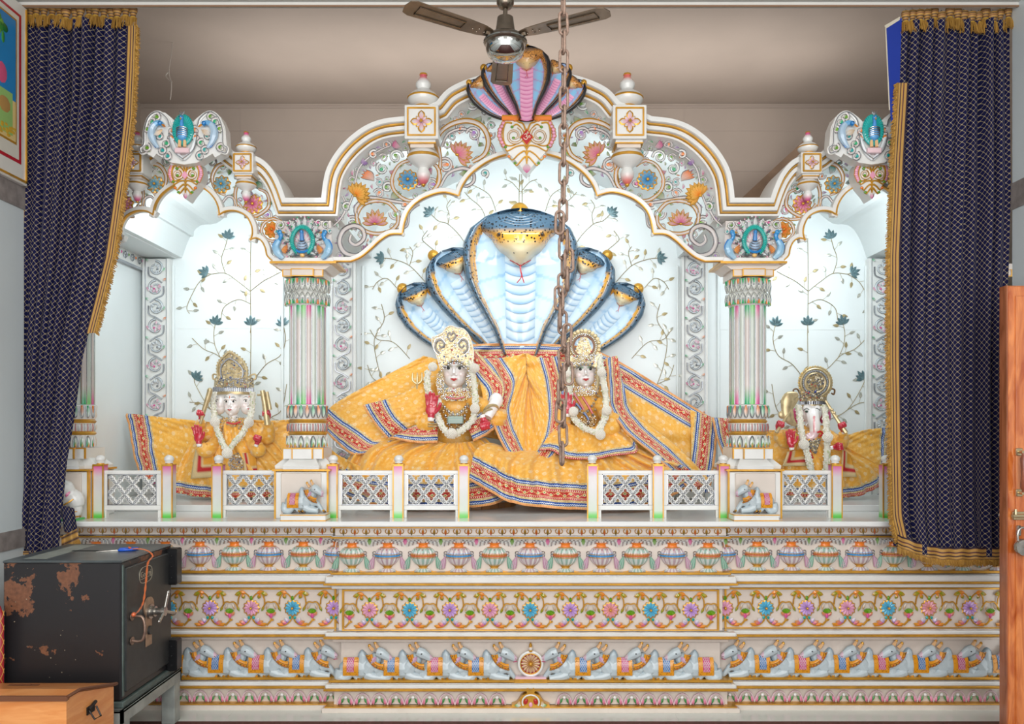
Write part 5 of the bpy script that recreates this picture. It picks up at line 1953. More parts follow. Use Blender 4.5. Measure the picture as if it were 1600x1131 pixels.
def hood(root, base, ctrl, top, Wd, Y, unit, head_ang, cols, mats, name, zpx=None, main=False, hs=1.0, jewel=None, dscale=1.0):
    """one spread hood: px control points on plane Y. unit = head size in px"""
    kk = Y / F
    outer, inner, belly, scute, line = cols
    B0, B1, B2 = (Vector((p[0], p[1], 0)) for p in (base, ctrl, top))
    prof = [(0, .30), (.18, .49), (.37, .78), (.51, .945), (.64, 1.0), (.77, .99), (.87, .88), (.945, .64), (.985, .34), (1, .02)] if main else \
        [(0, .40), (.25, .58), (.45, .82), (.62, .98), (.75, 1.05), (.86, 1.0), (.94, .80), (.985, .46), (1, .02)]

    def cen(t):
        a = B0.lerp(B1, t); b = B1.lerp(B2, t)
        return a.lerp(b, t), (b - a).normalized()
    pts = [cen(i / 30)[0] for i in range(31)]
    Ln = sum((pts[i + 1] - pts[i]).length for i in range(30))

    def P(s, t, d):
        c, tg = cen(t)
        n = Vector((-tg.y, tg.x, 0))
        q = c + n * (s * interp(prof, t) * Wd)
        return Vector(((q.x - 800) * kk, Y - d, H - (q.y - 670) * kk))
    rimw = lambda t: min(.5, interp([(0, .26), (.4, .19), (.7, .20), (1, .30)], t) * (1.15 if main else 1.6) * (1.45 if outer[2] < .1 else 1))
    Dm = Wd * kk * .30 * dscale

    def depth(s, t):
        a = abs(s); rw = rimw(t)
        e = math.sqrt(max(0, 1 - ((a - (1 - rw / 2)) / (rw / 2)) ** 2)) if a > 1 - rw else 0
        dish = .28 + .12 * math.cos(min(1, a) * PI / 2)
        if a <= 1 - rw: return Dm * dish
        return Dm * max(e, dish if a < 1 - rw / 2 else 0)

    def col(s, t):
        a = abs(s); rw = rimw(t)
        if a > 1 - rw:
            q = (a - (1 - rw)) / rw
            if t > .84: q = max(q, (t - .84) * 7)
            c = mixc(inner, outer, max(0, min(1, (q - .20) / .22)))
            return (c[0], c[1], c[2], 1.0)
        st = .5 + .5 * math.sin(t * 46 + a * 5)
        c = mixc(belly, line, (.30 if st > .93 else 0) + .35 * max(0, 1 - abs(a - (1 - rw)) / .10) + .35 * max(0, 1 - abs(a - .3) / .18))
        return (c[0], c[1], c[2], 0.0)
    m = MB()
    nu, nv = (72, 84) if main else (48, 60)
    ss = [-1 + 2 * i / nu for i in range(nu + 1)]
    m.grid(lambda u, v: P(-1 + 2 * u, v, depth(-1 + 2 * u, v)), nu, nv, cf=lambda u, v: col(-1 + 2 * u, v))
    # back side so that the hood is a solid body
    m.grid(lambda u, v: P(-1 + 2 * u, v, -Dm * .5 * math.sqrt(max(0, 1 - (1 - 2 * u) ** 2))), 16, 30, (outer[0], outer[1], outer[2], 1.0), flip=True)
    hd = place(m, name, root, mats)
    # belly scutes
    m = MB()
    n = int(Ln * .74 / (Wd * (.165 if main else .22)))
    for i in range(n + 1):
        t0 = .02 + .70 * i / n
        w = interp([(0, .235), (1, .28)], t0) * Wd * kk * (1.0 if main else 1.1)
        c, tg = cen(t0)
        cc = Vector(((c.x - 800) * kk, Y - Dm * .40, H - (c.y - 670) * kk))
        ey = Vector((tg.x, 0, -tg.y)); ex = Vector((-tg.y, 0, -tg.x))
        hh = Ln * kk * .70 / n * .95

        def f(u, v, cc=cc, ex=ex, ey=ey, w=w, hh=hh):
            a = (u * 2 - 1)
            edge = hh * (1 - .55 * a * a)
            bb = -edge + (hh * .55 + edge) * v
            return cc + ex * (a * w) + ey * (bb + .0) + Vector((0, -Dm * .16 * (1 - a * a) * (1 - .5 * v) - .002, 0))
        m.grid(f, 10, 4, cf=lambda u, v: mixc(scute, line, .75 if v < .1 else (.25 if v < .3 or abs(u - .5) > .43 else 0)) )
    if main or True:
        place(m, 'belly_scutes', hd, ORN)
    # head
    U = unit * kk
    tp = Vector(((B2.x - 800) * kk, Y, H - (B2.y - 670) * kk))
    ca, sa = math.cos(head_ang), math.sin(head_ang)   # 0 = looking straight down the picture
    ex = Vector((ca, 0, sa)); ed = Vector((sa, 0, -ca))
    hw = [(0, .06), (.03, .33), (.10, .58), (.20, .70), (.30, .70), (.40, .60), (.48, .50), (.60, .43), (.70, .35), (.78, .235), (.86, .165), (.92, .11), (.955, .05), (.97, .01)]
    dd = [(0, .02), (.05, .20), (.15, .34), (.30, .44), (.5, .54), (.65, .54), (.78, .48), (.88, .38), (.94, .26), (.97, .12)]

    off = Vector((-math.copysign(.0, head_ang), 0, 0)) if main else (ex * (math.copysign(1, head_ang) * U * .30) + ed * U * .12)

    def HP(x, y, z):
        return tp + ex * (x * U) + ed * (y * U) + Vector((0, -z * U - Dm * .25, 0)) + off

    def hf(u, v):
        y = v * .97
        th = (u - .5) * PI
        w = interp(hw, y); d = interp(dd, y)
        brow = .05 * math.exp(-((abs(th) - .75) / .22) ** 2) * math.exp(-((y - .50) / .12) ** 2)
        return HP(w * math.sin(th), y, (d + brow) * math.cos(th) ** .8 if math.cos(th) > 0 else 0)

    def hc(u, v):
        y = v * .97
        th = abs(u - .5) * 2
        if outer[2] > .1:
            a = (y - .40 + .10 * th * th) / .12; b = (y - .60 + .05 * th) / .14
            c = mixc(outer, inner, max(0, min(1, a)))
            c = mixc(c, C(238, 226, 190), max(0, min(1, b)))
            return (c[0], c[1], c[2], 1.0 if b < .45 else 0.0)
        a = (y - .12) / .2; b = (y - .6) / .2
        c = mixc(outer, inner, max(0, min(1, a))); c = mixc(c, C(235, 205, 150), max(0, min(1, b)))
        return (c[0], c[1], c[2], 1.0 if b < .3 else 0.0)
    m = MB()
    m.grid(hf, 34, 40, cf=hc)
    hp = place(m, 'head', hd, mats)
    m = MB()
    for s in (-1, 1):
        th = s * .82
        p = lambda y, k=0.0: hf(.5 + th / PI, y / .97) + Vector((0, -k * U, 0))
        m.ball(p(.50, .01), (U * .050, U * .03, U * .030), C(120, 80, 30), 0, 10, 6, rot=Matrix.Rotation(s * .5 - head_ang, 3, 'Y'))
        m.ball(p(.50, .028), (U * .028, U * .02, U * .024), C(15, 15, 15), 0, 8, 5)
        m.ball(hf(.5 + s * .17, .80 / .97) + Vector((0, -.004 * U, 0)), (U * .012, U * .012, U * .012), C(40, 30, 20), 0, 6, 4)
        m.tube([hf(.5 + s * .5 * q, (.965 - .13 * q * q) / .97) + Vector((0, -.006 * U, 0)) for q in (0, .25, .5, .75, .95)], U * .012, 5, C(190, 30, 40))
    # ridges on the crown of the head
    for r_ in range(4):
        yy = .20 + .05 * r_
        m.tube([hf(.5 + q * (.10 + .012 * r_), (yy - .25 * abs(q) ** 2 * .30) / .97) + Vector((0, -.003 * U, 0)) for q in [-1 + j / 6 for j in range(13)]], U * .009, 5, mixc(outer, WHITE, .12))
    sn = HP(0, .96, .22)
    dn = ed
    m.tube(catmull([sn, sn + dn * U * .08 + Vector((0, -.02 * U, 0)), sn + dn * U * .16 + ex * U * .02], 4), U * .014, 5, C(200, 40, 50))
    for s in (-1, 1):
        m.tube(catmull([sn + dn * U * .15 + ex * U * .02, sn + dn * U * .22 + ex * U * (.02 + .015 * s), sn + dn * U * .30 + ex * U * (.0 + .06 * s)], 4), U * .008, 4, C(200, 40, 50))
    place(m, 'face_details', hp, ORN)
    if jewel:
        m = MB()
        j = Vector(((jewel[0] - 800) * kk, Y + Dm * .1, H - (jewel[1] - 670) * kk))
        m.ball(j, jewel[2] * kk, WHITE, 1, 18, 12)
        place(m, 'gold_jewel', hd, [PAINT, GOLD, SILVER])
    return hd


CB = (C(72, 100, 122), C(232, 168, 58), C(180, 208, 226), C(205, 224, 236), C(60, 140, 195))
root = empty('cobra_sculpture', (XW(813, 5.2), 5.2, ZW(545, 5.2)), 'large five-hooded blue cobra on the back wall, black-speckled, pale blue bellies', 'sculpture')
SK = [snakeskin]
for s in (-1, 1):
    mx = (lambda a: a) if s < 0 else (lambda a: 1626 - a)
    hood(root, (mx(770), 566), (mx(690), 530), (mx(634), 449), 37, 5.235, 35, -s * .0 + (.42 if s < 0 else -.42), CB, SK, 'lower_hood', jewel=(mx(629), 451, 9))
for s in (-1, 1):
    mx = (lambda a: a) if s < 0 else (lambda a: 1626 - a)
    hood(root, (mx(792), 552), (mx(738), 482), (mx(691), 395), 46, 5.20, 40, (.40 if s < 0 else -.40), CB, SK, 'middle_hood', jewel=(mx(677), 399, 9))
hood(root, (813, 556), (813, 440), (813, 332), 91, 5.16, 91, 0, CB, SK, 'central_hood', main=True, jewel=(812, 331, 15))
m = MB(); m.box(XW(795, 5.2), XW(831, 5.2), 5.20, 5.30, LEDGE, ZW(556, 5.2), WHITE); place(m, 'coil_base', root, ORN, False)

CS = (C(32, 32, 36), C(206, 142, 72), C(130, 190, 225), C(232, 170, 200), C(190, 70, 140))
root = empty('snake_crest', (XW(823, 4.1), 4.1, ZW(184, 4.1)), 'small five-hooded snake cluster crowning the big arch, brown and black hoods', 'sculpture')
SK2 = [snakeskin2]
for s in (-1, 1):
    mx = (lambda a: a) if s < 0 else (lambda a: 1645 - a)
    hood(root, (mx(804), 186), (mx(765), 176), (mx(736), 127), 17, 4.125, 20, (.75 if s < 0 else -.75), CS, SK2, 'lower_hood', jewel=(mx(733), 129, 5))
for s in (-1, 1):
    mx = (lambda a: a) if s < 0 else (lambda a: 1645 - a)
    hood(root, (mx(812), 186), (mx(782), 150), (mx(763), 101), 19, 4.10, 21, (.6 if s < 0 else -.6), CS, SK2, 'middle_hood', jewel=(mx(756), 106, 6))
hood(root, (822.5, 188), (822.5, 130), (822.5, 76), 40, 4.07, 40, 0, CS, SK2, 'central_hood', main=True, jewel=(823, 76, 7))

# =================================================================== BALUSTRADE
PF = 4.20   # front of posts
for i, px in enumerate((153, 261, 339, 519, 622, 724.5, 926, 1028.5, 1132, 1308, 1388)):
    near = {153: 'beside the pillar by the left curtain', 261: 'left of the gap before the three-faced statue', 339: 'right of the gap before the three-faced statue',
            519: 'touching the right side of the left bull pedestal', 622: 'between the two lattice panels left of centre', 724.5: 'at the left side of the wide middle gap',
            926: 'at the right side of the wide middle gap', 1028.5: 'between the two lattice panels right of centre', 1132: 'touching the left side of the right bull pedestal',
            1308: 'at the open end of the rail before the elephant-faced statue', 1388: 'mostly hidden behind the fringe of the right curtain'}[px]
    x = XW(px, PF); hw = .026
    root = empty('railing_post', (x, PF + hw, LEDGE), 'pink and green tinted marble post ' + near.replace('mostly ', '').replace('the rail before ', 'rail by '), 'post', 'small marble railing posts')
    zt = ZW(727, PF)
    rows = [(0, C(80, 190, 60)), (.05, C(105, 200, 90)), (.14, C(205, 215, 200)), (.5, C(212, 212, 210)), (.78, C(215, 208, 208)), (.93, C(215, 130, 175)), (1, C(212, 80, 145))]
    m = MB()
    vs, cs, fs = [], [], []
    for q, c in rows:
        zz = LEDGE + (zt - LEDGE) * q
        for a, b in ((-hw, 0), (hw, 0), (hw, 2 * hw), (-hw, 2 * hw)):
            vs.append((x + a, PF + b, zz)); cs.append(c)
    for k in range(len(rows) - 1):
        for j in range(4): fs.append((k * 4 + j, k * 4 + (j + 1) % 4, k * 4 + 4 + (j + 1) % 4, k * 4 + 4 + j))
    n = len(rows) - 1
    fs.append((n * 4, n * 4 + 1, n * 4 + 2, n * 4 + 3))
    m.add(vs, fs, cs)
    for s in (-1, 1):
        m.box(x + s * hw - .003, x + s * hw + .003, PF - .003, PF + .004, LEDGE, zt, WHITE, 1)
    m.box(x - hw, x + hw, PF - .003, PF + .003, zt - .004, zt, WHITE, 1)
    place(m, 'post_body', root, ORN, False)
    m = MB()
    q = .0033
    m.box(x - hw - .002, x + hw + .002, PF - .003, PF + 2 * hw + .002, zt, zt + .006, WHITE, 1)
    m.lathe(x, PF + hw, [(5.6 * q, 0, WHITE, 1), (5.6 * q, .004, WHITE), (6.6 * q, .007, WHITE), (5.4 * q, .012, WHITE), (7.2 * q, .020, WHITE), (7.6 * q, .028, WHITE), (6.9 * q, .036, WHITE), (4.8 * q, .043, WHITE), (2 * q, .047, WHITE), (0.01 * q, .048, WHITE)], 20, z0=zt + .006)
    place(m, 'finial_ball', root, ORN)

PANELS = [(161, 252, 'lattice panel at the far left beside the curtain'), (347, 436, 'lattice panel before the three-faced statue, against the left bull pedestal'),
          (527, 614.5, 'lattice panel just right of the left bull pedestal'), (630, 717, 'lattice panel at the left side of the wide middle gap'),
          (934, 1021, 'lattice panel at the right side of the wide middle gap'), (1036, 1124, 'lattice panel just left of the right bull pedestal'),
          (1217, 1300, 'lattice panel before the elephant-faced statue')]
for (a, b, lab) in PANELS:
    Y = PF + .018
    root = empty('railing', (XW((a + b) / 2, Y), Y, LEDGE), 'pierced white marble ' + lab, 'railing', 'pierced marble railing panels')
    x0, x1 = XW(a, Y), XW(b, Y)
    z1, z0 = ZW(735, Y), ZW(797, Y)
    gx0, gx1 = x0 + 7 * Y / F, x1 - 7 * Y / F
    gz1, gz0 = ZW(741, Y), ZW(789, Y)
    m = MB()
    m.box(x0, x1, Y, Y + .028, gz1, z1, WHITE, 0, .003)
    m.box(x0, x1, Y, Y + .028, z0, gz0, WHITE, 0, .003)
    m.box(x0, gx0, Y, Y + .028, gz0, gz1, WHITE, 0)
    m.box(gx1, x1, Y, Y + .028, gz0, gz1, WHITE, 0)
    m.box(x0, x0 + .018, Y, Y + .028, LEDGE, z0, WHITE)
    m.box(x1 - .018, x1, Y, Y + .028, LEDGE, z0, WHITE)
    for (c0, c1, d0, d1) in ((gx0, gx1, gz1 - .0035, gz1), (gx0, gx1, gz0, gz0 + .0035), (gx0, gx0 + .0035, gz0, gz1), (gx1 - .0035, gx1, gz0, gz1)):
        m.box(c0, c1, Y - .003, Y + .01, d0, d1, WHITE, 2)
    place(m, 'rail_frame', root, ORN, False)
    m = MB()
    wx, wz = (gx1 - gx0), (gz1 - gz0)
    pit = wx / 3.06
    rowp = wz / 3.0

    def clip(p):
        return Vector((max(gx0 + .001, min(gx1 - .001, p.x)), p.y, max(gz0 + .001, min(gz1 - .001, p.z))))
    for r_ in range(-1, 4):
        for c_ in range(-1, 4):
            cx = gx0 + wx / 2 + (c_ - 1 + (.5 if r_ % 2 else 0)) * pit
            cz = gz1 - rowp * (r_ + .0)
            pts = []
            for j in range(32):
                t = 2 * PI * j / 32
                # quatrefoil with pointed lobes
                rr = .58 + .42 * abs(math.cos(2 * t)) ** .45
                pts.append(Vector((cx + math.cos(t) * rr * pit * .46, Y + .012, cz + math.sin(t) * rr * rowp * .90)))
            seg = []
            for p in pts + [pts[0]]:
                ok = gx0 < p.x < gx1 and gz0 < p.z < gz1
                if ok: seg.append(p)
                else:
                    if len(seg) > 1:
                        m.tube(seg, .0105, 6, C(214, 214, 210), 0, .8)
                        m.tube([q + Vector((0, -.008, 0)) for q in seg], .0021, 4, GREY, 2)
                    seg = []
            if len(seg) > 1:
                m.tube(seg, .0105, 6, C(214, 214, 210), 0, .8)
                m.tube([q + Vector((0, -.008, 0)) for q in seg], .0021, 4, GREY, 2)
    place(m, 'quatrefoil_grille', root, ORN)

# =================================================================== SMALL BULLS ON THE PEDESTALS
for px, right, lab in ((477, True, 'small painted marble bull facing right on the pedestal of the left fluted pillar'), (1178, False, 'small painted marble bull facing left on the pedestal of the right fluted pillar')):
    Y = 4.10
    x = XW(px, Y)
    root = empty('bull_statue', (x, Y, LEDGE), lab, 'statue', 'small bulls on the pillar pedestals')
    m = MB()
    hw = 35 * Y / F
    m.box(x - hw, x + hw, 4.052, 4.157, LEDGE, LEDGE + .034, WHITE, 0, .003)
    for zz in (.0, .028):
        m.box(x - hw - .001, x + hw + .001, 4.050, 4.156, LEDGE + zz, LEDGE + zz + .005, WHITE, 1)
    place(m, 'small_base', root, ORN, False)
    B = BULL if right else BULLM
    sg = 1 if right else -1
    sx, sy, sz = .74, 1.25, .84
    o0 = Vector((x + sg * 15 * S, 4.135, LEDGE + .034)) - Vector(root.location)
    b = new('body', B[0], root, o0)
    b.scale = (sx, sy, sz)
    for nm, i in (('collar', 1), ('horn', 2), ('ear', 3), ('eye', 4), ('hoof', 5)):
        new(nm, B[i], b)
    new('saddle_cloth', B[6][0], b)

# white elephant figure half hidden by the left curtain
root = empty('elephant_figure', (XW(110, 4.12), 4.12, LEDGE), 'small white marble elephant with gilt bands peeping out beside the left curtain', 'statue')
m = MB()
e = lambda a, b, d=0.0: Vector((XW(110, 4.10) + a * S, 4.10 - d, LEDGE + b * S))
m.tube(catmull([e(-14, 34), e(-2, 36), e(8, 32), e(10, 22)], 5), [.05, .052, .052, .052, .052, .05, .05, .048, .046, .045, .044, .042, .040, .038, .036, .035], 12, WHITE)
m.tube(catmull([e(6, 30), e(9, 18), e(5, 8), e(4, 3)], 4), .030, 10, WHITE)
m.tube(catmull([e(-12, 30), e(-12, 16), e(-12, 3)], 4), .032, 10, WHITE)
m.ball(e(-6, 48, .02), (.05, .045, .05), WHITE, 0, 12, 9)
m.tube(catmull([e(-12, 46, .05), e(-16, 34, .06), e(-14, 22, .06)], 4), [.02, .018, .017, .015, .013, .012, .011, .010, .009], 8, WHITE)
fe = fused(m, 'body', attr_mat('elephant_paint', .3, 0, .3), .004, None, 4)
paint_mesh(fe.data, lambda co: WHITE)
adopt(fe, root)
m = MB(); m.leaf(e(2, 52, .03), e(2, 34, .04), .055, .01, WHITE, WHITE); m.leaf(e(2, 50, .04), e(2, 37, .05), .035, .008, C(205, 70, 130), C(225, 120, 160)); place(m, 'ear', root, ORN)
m = MB()
for (b, r) in ((14, .033), (6, .031)):
    m.tube([e(5.5, b) + Vector((r * math.cos(t), r * math.sin(t), .0)) for t in [2 * PI * j / 16 for j in range(16)]], .004, 5, WHITE, 1, closed=True)
m.tube(catmull([e(-8, 22, .05), e(4, 28, .055), e(16, 38, .02)], 4), .004, 5, WHITE, 1)
m.box(e(-18, 0).x, e(14, 0).x, 4.05, 4.155, LEDGE, LEDGE + .010, C(60, 190, 90), 0, .002)
place(m, 'gilt_bands', root, ORN)

# =================================================================== CEILING FAN
nick = plain('brushed_nickel', C(138, 126, 112), .25, .9, noise=.25, nscale=30)
wire = plain('cage_metal', C(150, 150, 145), .12, 1.0)
blade_m = plain('fan_blade_bronze', C(142, 124, 104), .3, .75, noise=.35, nscale=12)
FX, FYY = XW(789.5, 3.4), 3.40
root = empty('ceiling_fan', (FX, FYY, CEIL), 'bronze three-bladed ceiling fan hanging over the big arch', 'fan')
zb = ZW(58, 3.4)
lathe = lambda pr, nm, mt, seg=32: (lambda mm: (mm.lathe(FX, FYY, [(r, ZW(py, 3.4), WHITE) for r, py in pr], seg), place(mm, nm, root, [mt])))(MB())
kf = 3.4 / F
lathe([(13 * kf, -30), (14 * kf, -2), (13.5 * kf, 6), (10 * kf, 12), (4.5 * kf, 15)], 'lower_canopy', nick)
lathe([(3.6 * kf, -36), (3.6 * kf, 30)], 'down_rod', nick, 16)
lathe([(6 * kf, 25), (12.5 * kf, 28), (14 * kf, 40), (16.5 * kf, 54), (16.8 * kf, 58), (14 * kf, 59)], 'motor_neck', nick, 24)
lathe([(14 * kf, 55), (28 * kf, 58), (33 * kf, 63), (33.5 * kf, 68), (31 * kf, 71), (28 * kf, 72)], 'motor_housing', nick, 40)
lathe([(31 * kf, 70), (30.5 * kf, 78), (27 * kf, 86), (20 * kf, 92), (10 * kf, 95), (0.001, 96)], 'motor_cover', plain('polished_cover', C(190, 190, 186), .06, 1.0), 40)
m = MB()
m.tube([(FX + 33 * kf * math.cos(a), FYY + 33 * kf * math.sin(a), ZW(66, 3.4)) for a in [2 * PI * j / 40 for j in range(40)]], .004, 6, closed=True)
place(m, 'cover_ring', root, [wire])
for k, ang in enumerate((math.radians(-147), math.radians(-27), math.radians(93))):
    d = Vector((math.cos(ang), math.sin(ang), 0)); sd = Vector((-d.y, d.x, 0))
    m = MB()
    r0, r1 = .075, .47
    out = [(.0, -.025), (.04, -.038), (.12, -.046), (.36, -.052), (.385, -.040), (.395, 0), (.385, .040), (.36, .052), (.12, .046), (.04, .038), (0, .025)]
    top, bot = [], []
    for a, b in out:
        tilt = b * .06
        p = Vector((FX, FYY, zb)) + d * (r0 + a) + sd * b + Vector((0, 0, tilt))
        top.append(p); bot.append(p - Vector((0, 0, .004)))
    n = len(out)
    m.add(top + bot, [tuple(range(n)), tuple(range(n, 2 * n))[::-1]] + [(i, (i + 1) % n, n + (i + 1) % n, n + i) for i in range(n)])
    b = place(m, 'blade', root, [blade_m], False)
    m = MB()
    q = lambda a, w, h=-.006: Vector((FX, FYY, zb)) + d * (r0 + a) + sd * w + Vector((0, 0, w * .06 + h))
    m.tube([q(.13, -.024), q(.34, -.028), q(.34, .028), q(.13, .024)], .003, 5, closed=True)
    for (a, w) in ((.06, -.012), (.06, .012), (.03, 0), (.085, 0)): m.ball(q(a, w, -.007), .004, seg=6, rings=4)
    m.box(0, 0.0001, 0, .0001, 0, .0001)
    place(m, 'blade_ridge', b, [nick])
    m = MB()
    m.tube([Vector((FX, FYY, zb - .004)) + d * .05, Vector((FX, FYY, zb - .004)) + d * .10], .012, 6, flat=1)
    place(m, 'blade_bracket', b, [nick])

# =================================================================== CHAIN
rust = plain('rusty_iron', C(158, 132, 116), .5, .45, noise=.45, nscale=90, bump=.3, bscale=300)
YC = 2.4
root = empty('hanging_chain', (XW(880, YC), YC, CEIL), 'rusty iron chain hanging before the middle arch, doubled back in its lower half', 'chain')
kc = YC / F


def link_mesh():
    m = MB()
    L, Wl, r = 17.5 * kc, 6.4 * kc, 2.35 * kc
    pts = []
    for j in range(28):
        t = 2 * PI * j / 28
        x = Wl * math.cos(t)
        z = Wl * math.sin(t) + (L - Wl) * (1 if math.sin(t) > 1e-6 else -1 if math.sin(t) < -1e-6 else 0)
        pts.append((x, 0, z))
    m.tube(pts, r, 8, closed=True, mat=0)
    return m.mesh('chain_link', [rust])


LM = link_mesh()


def put_link(px, py, yaw, lean=0.0, dY=0.0):
    o = bpy.data.objects.new('link', LM)
    sc.collection.objects.link(o)
    o.parent = root
    o.location = Vector((XW(px, YC), YC + dY, ZW(py, YC))) - Vector(root.location)
    o.rotation_euler = (0, lean, yaw)


y = -372
i = 0
while y < 352:
    put_link(880 + math.sin(y * .01) * 1.0, y, (.25 if i % 2 == 0 else PI / 2 + .22), .03 * math.sin(i * 2.1))
    y += 29.2; i += 1
yy = y
while yy < 712:
    put_link(879 + math.sin(yy * .05) * 1.5, yy, (.3 if i % 2 == 0 else PI / 2 + .3), .04 * math.sin(i * 1.7))
    yy += 29.2; i += 1
i = 0
yy = 350
while yy < 668:
    put_link([873.5, 887][int(yy / 75) % 2] + math.sin(yy * .08) * 1.5, yy, (.15 if i % 2 == 0 else PI / 2 - .15), .05 * math.sin(i * 1.3 + 1), -.018)
    yy += 29.2; i += 1

# =================================================================== PAINTING ON THE LEFT WALL
root = empty('framed_painting', (LW, 3.4, 2.64), 'framed devotional painting with white frame and red inner line, high on the left wall', 'painting')
zt = 3.50
xw = LW
m = MB()
m.box(xw, xw + .03, 2.60, 3.93, 2.63, zt, C(222, 220, 212), 0, .004)
m.box(xw + .028, xw + .036, 3.912, 3.92, 2.64, zt - .01, WHITE, 1)
m.box(xw + .028, xw + .036, 2.61, 3.92, 2.64, 2.65, WHITE, 1)
place(m, 'frame', root, ORN, False)
m = MB()
m.box(xw + .03, xw + .033, 2.75, 3.875, 2.72, zt - .06, C(180, 30, 45))
m.box(xw + .031, xw + .0345, 2.77, 3.855, 2.735, zt - .075, C(214, 210, 196))
m.box(xw + .032, xw + .036, 2.80, 3.835, 2.80, zt - .10, WHITE, 1)
place(m, 'mount', root, ORN, False)
m = MB()
rnd = random.Random(8)
x = xw + .0365
m.box(x, x + .001, 2.81, 3.825, 3.0, zt - .11, C(40, 130, 190))
m.box(x, x + .001, 2.81, 3.825, 2.81, 3.0, C(222, 196, 130))
m.box(x + .001, x + .0015, 3.50, 3.80, 2.83, 3.03, C(150, 190, 110))
for k in range(60):
    m.ball((x + .001, rnd.uniform(3.2, 3.76), rnd.uniform(3.18, 3.36)), (.002, rnd.uniform(.01, .03), rnd.uniform(.01, .03)), [C(60, 140, 60), C(30, 110, 50), C(110, 170, 70)][k % 3], 0, 7, 4)
m.ball((x + .001, 3.72, 3.10), (.002, .04, .05), C(215, 90, 130), 0, 8, 5)
m.ball((x + .001, 3.74, 2.96), (.002, .05, .04), C(180, 140, 80), 0, 8, 5)
for k in range(30):
    m.ball((x + .001, rnd.uniform(3.6, 3.82), rnd.uniform(2.82, 2.87)), (.002, .014, .008), C(205, 165, 50), 0, 6, 4)
place(m, 'painted_picture', root, ORN)
# =================================================================== CURTAINS
def curtain_material():
    m, nt, b = newmat('navy_brocade')
    b.inputs['Roughness'].default_value = .75
    b.inputs['Sheen Weight'].default_value = .08
    b.inputs['Specular IOR Level'].default_value = .2
    b.inputs['Sheen Tint'].default_value = (.25, .35, 1, 1)
    uv = N(nt, 'ShaderNodeUVMap')
    sp = N(nt, 'ShaderNodeSeparateXYZ')
    nt.links.new(uv.outputs['UV'], sp.inputs[0])
    outs = []
    for op in ('ADD', 'SUBTRACT'):
        a = N(nt, 'ShaderNodeMath', operation=op)
        nt.links.new(sp.outputs['X'], a.inputs[0]); nt.links.new(sp.outputs['Y'], a.inputs[1])
        d = N(nt, 'ShaderNodeMath', operation='DIVIDE'); d.inputs[1].default_value = .029
        nt.links.new(a.outputs[0], d.inputs[0])
        pp = N(nt, 'ShaderNodeMath', operation='PINGPONG'); pp.inputs[1].default_value = .5
        nt.links.new(d.outputs[0], pp.inputs[0])
        outs.append(pp)
    mn = N(nt, 'ShaderNodeMath', operation='MINIMUM')
    nt.links.new(outs[0].outputs[0], mn.inputs[0]); nt.links.new(outs[1].outputs[0], mn.inputs[1])
    pr = N(nt, 'ShaderNodeMath', operation='MULTIPLY')
    nt.links.new(outs[0].outputs[0], pr.inputs[0]); nt.links.new(outs[1].outputs[0], pr.inputs[1])
    l1 = N(nt, 'ShaderNodeMath', operation='LESS_THAN'); l1.inputs[1].default_value = .036
    nt.links.new(mn.outputs[0], l1.inputs[0])
    # rounded inside corners of each lozenge
    l2 = N(nt, 'ShaderNodeMath', operation='LESS_THAN'); l2.inputs[1].default_value = .009
    nt.links.new(pr.outputs[0], l2.inputs[0])
    mxx = N(nt, 'ShaderNodeMath', operation='MAXIMUM')
    nt.links.new(l1.outputs[0], mxx.inputs[0]); nt.links.new(l2.outputs[0], mxx.inputs[1])
    mx = N(nt, 'ShaderNodeMix', data_type='RGBA')
    nt.links.new(mxx.outputs[0], mx.inputs['Factor'])
    mx.inputs['A'].default_value = C(8, 11, 57)
    mx.inputs['B'].default_value = C(158, 144, 114)
    nt.links.new(mx.outputs['Result'], b.inputs['Base Color'])
    return m


BROC = curtain_material()
TAPE = attr_mat('woven_gold_tape', .6, .15, 0, vein=.12, bump=.4, bscale=260)
FRINGE = attr_mat('gold_fringe', .55, .25, 0, vein=.2)
tG, tD, tB = C(190, 146, 74), C(48, 30, 48), C(160, 112, 50)


def fringe(m, line, dirs, n, L, rnd, wob=.006, col=(C(186, 142, 66), C(150, 108, 42))):
    """threads hanging from a polyline; dirs: direction per sample"""
    k = len(line)
    for i in range(n):
        t = (i + rnd.random()) / n * (k - 1)
        a = min(int(t), k - 2)
        p = line[a].lerp(line[a + 1], t - a)
        d = dirs[a].lerp(dirs[min(a + 1, k - 1)], t - a)
        e = p + d * L * rnd.uniform(.8, 1.1) + Vector((rnd.uniform(-wob, wob), rnd.uniform(-wob, wob), rnd.uniform(-wob, wob)))
        mid = (p + e) / 2 + Vector((rnd.uniform(-wob, wob) * .5, rnd.uniform(-wob, wob) * .8, 0))
        m.tube([p, mid, e], [.0028, .0030, .0018], 3, mixc(col[0], col[1], rnd.random()), cap=False)


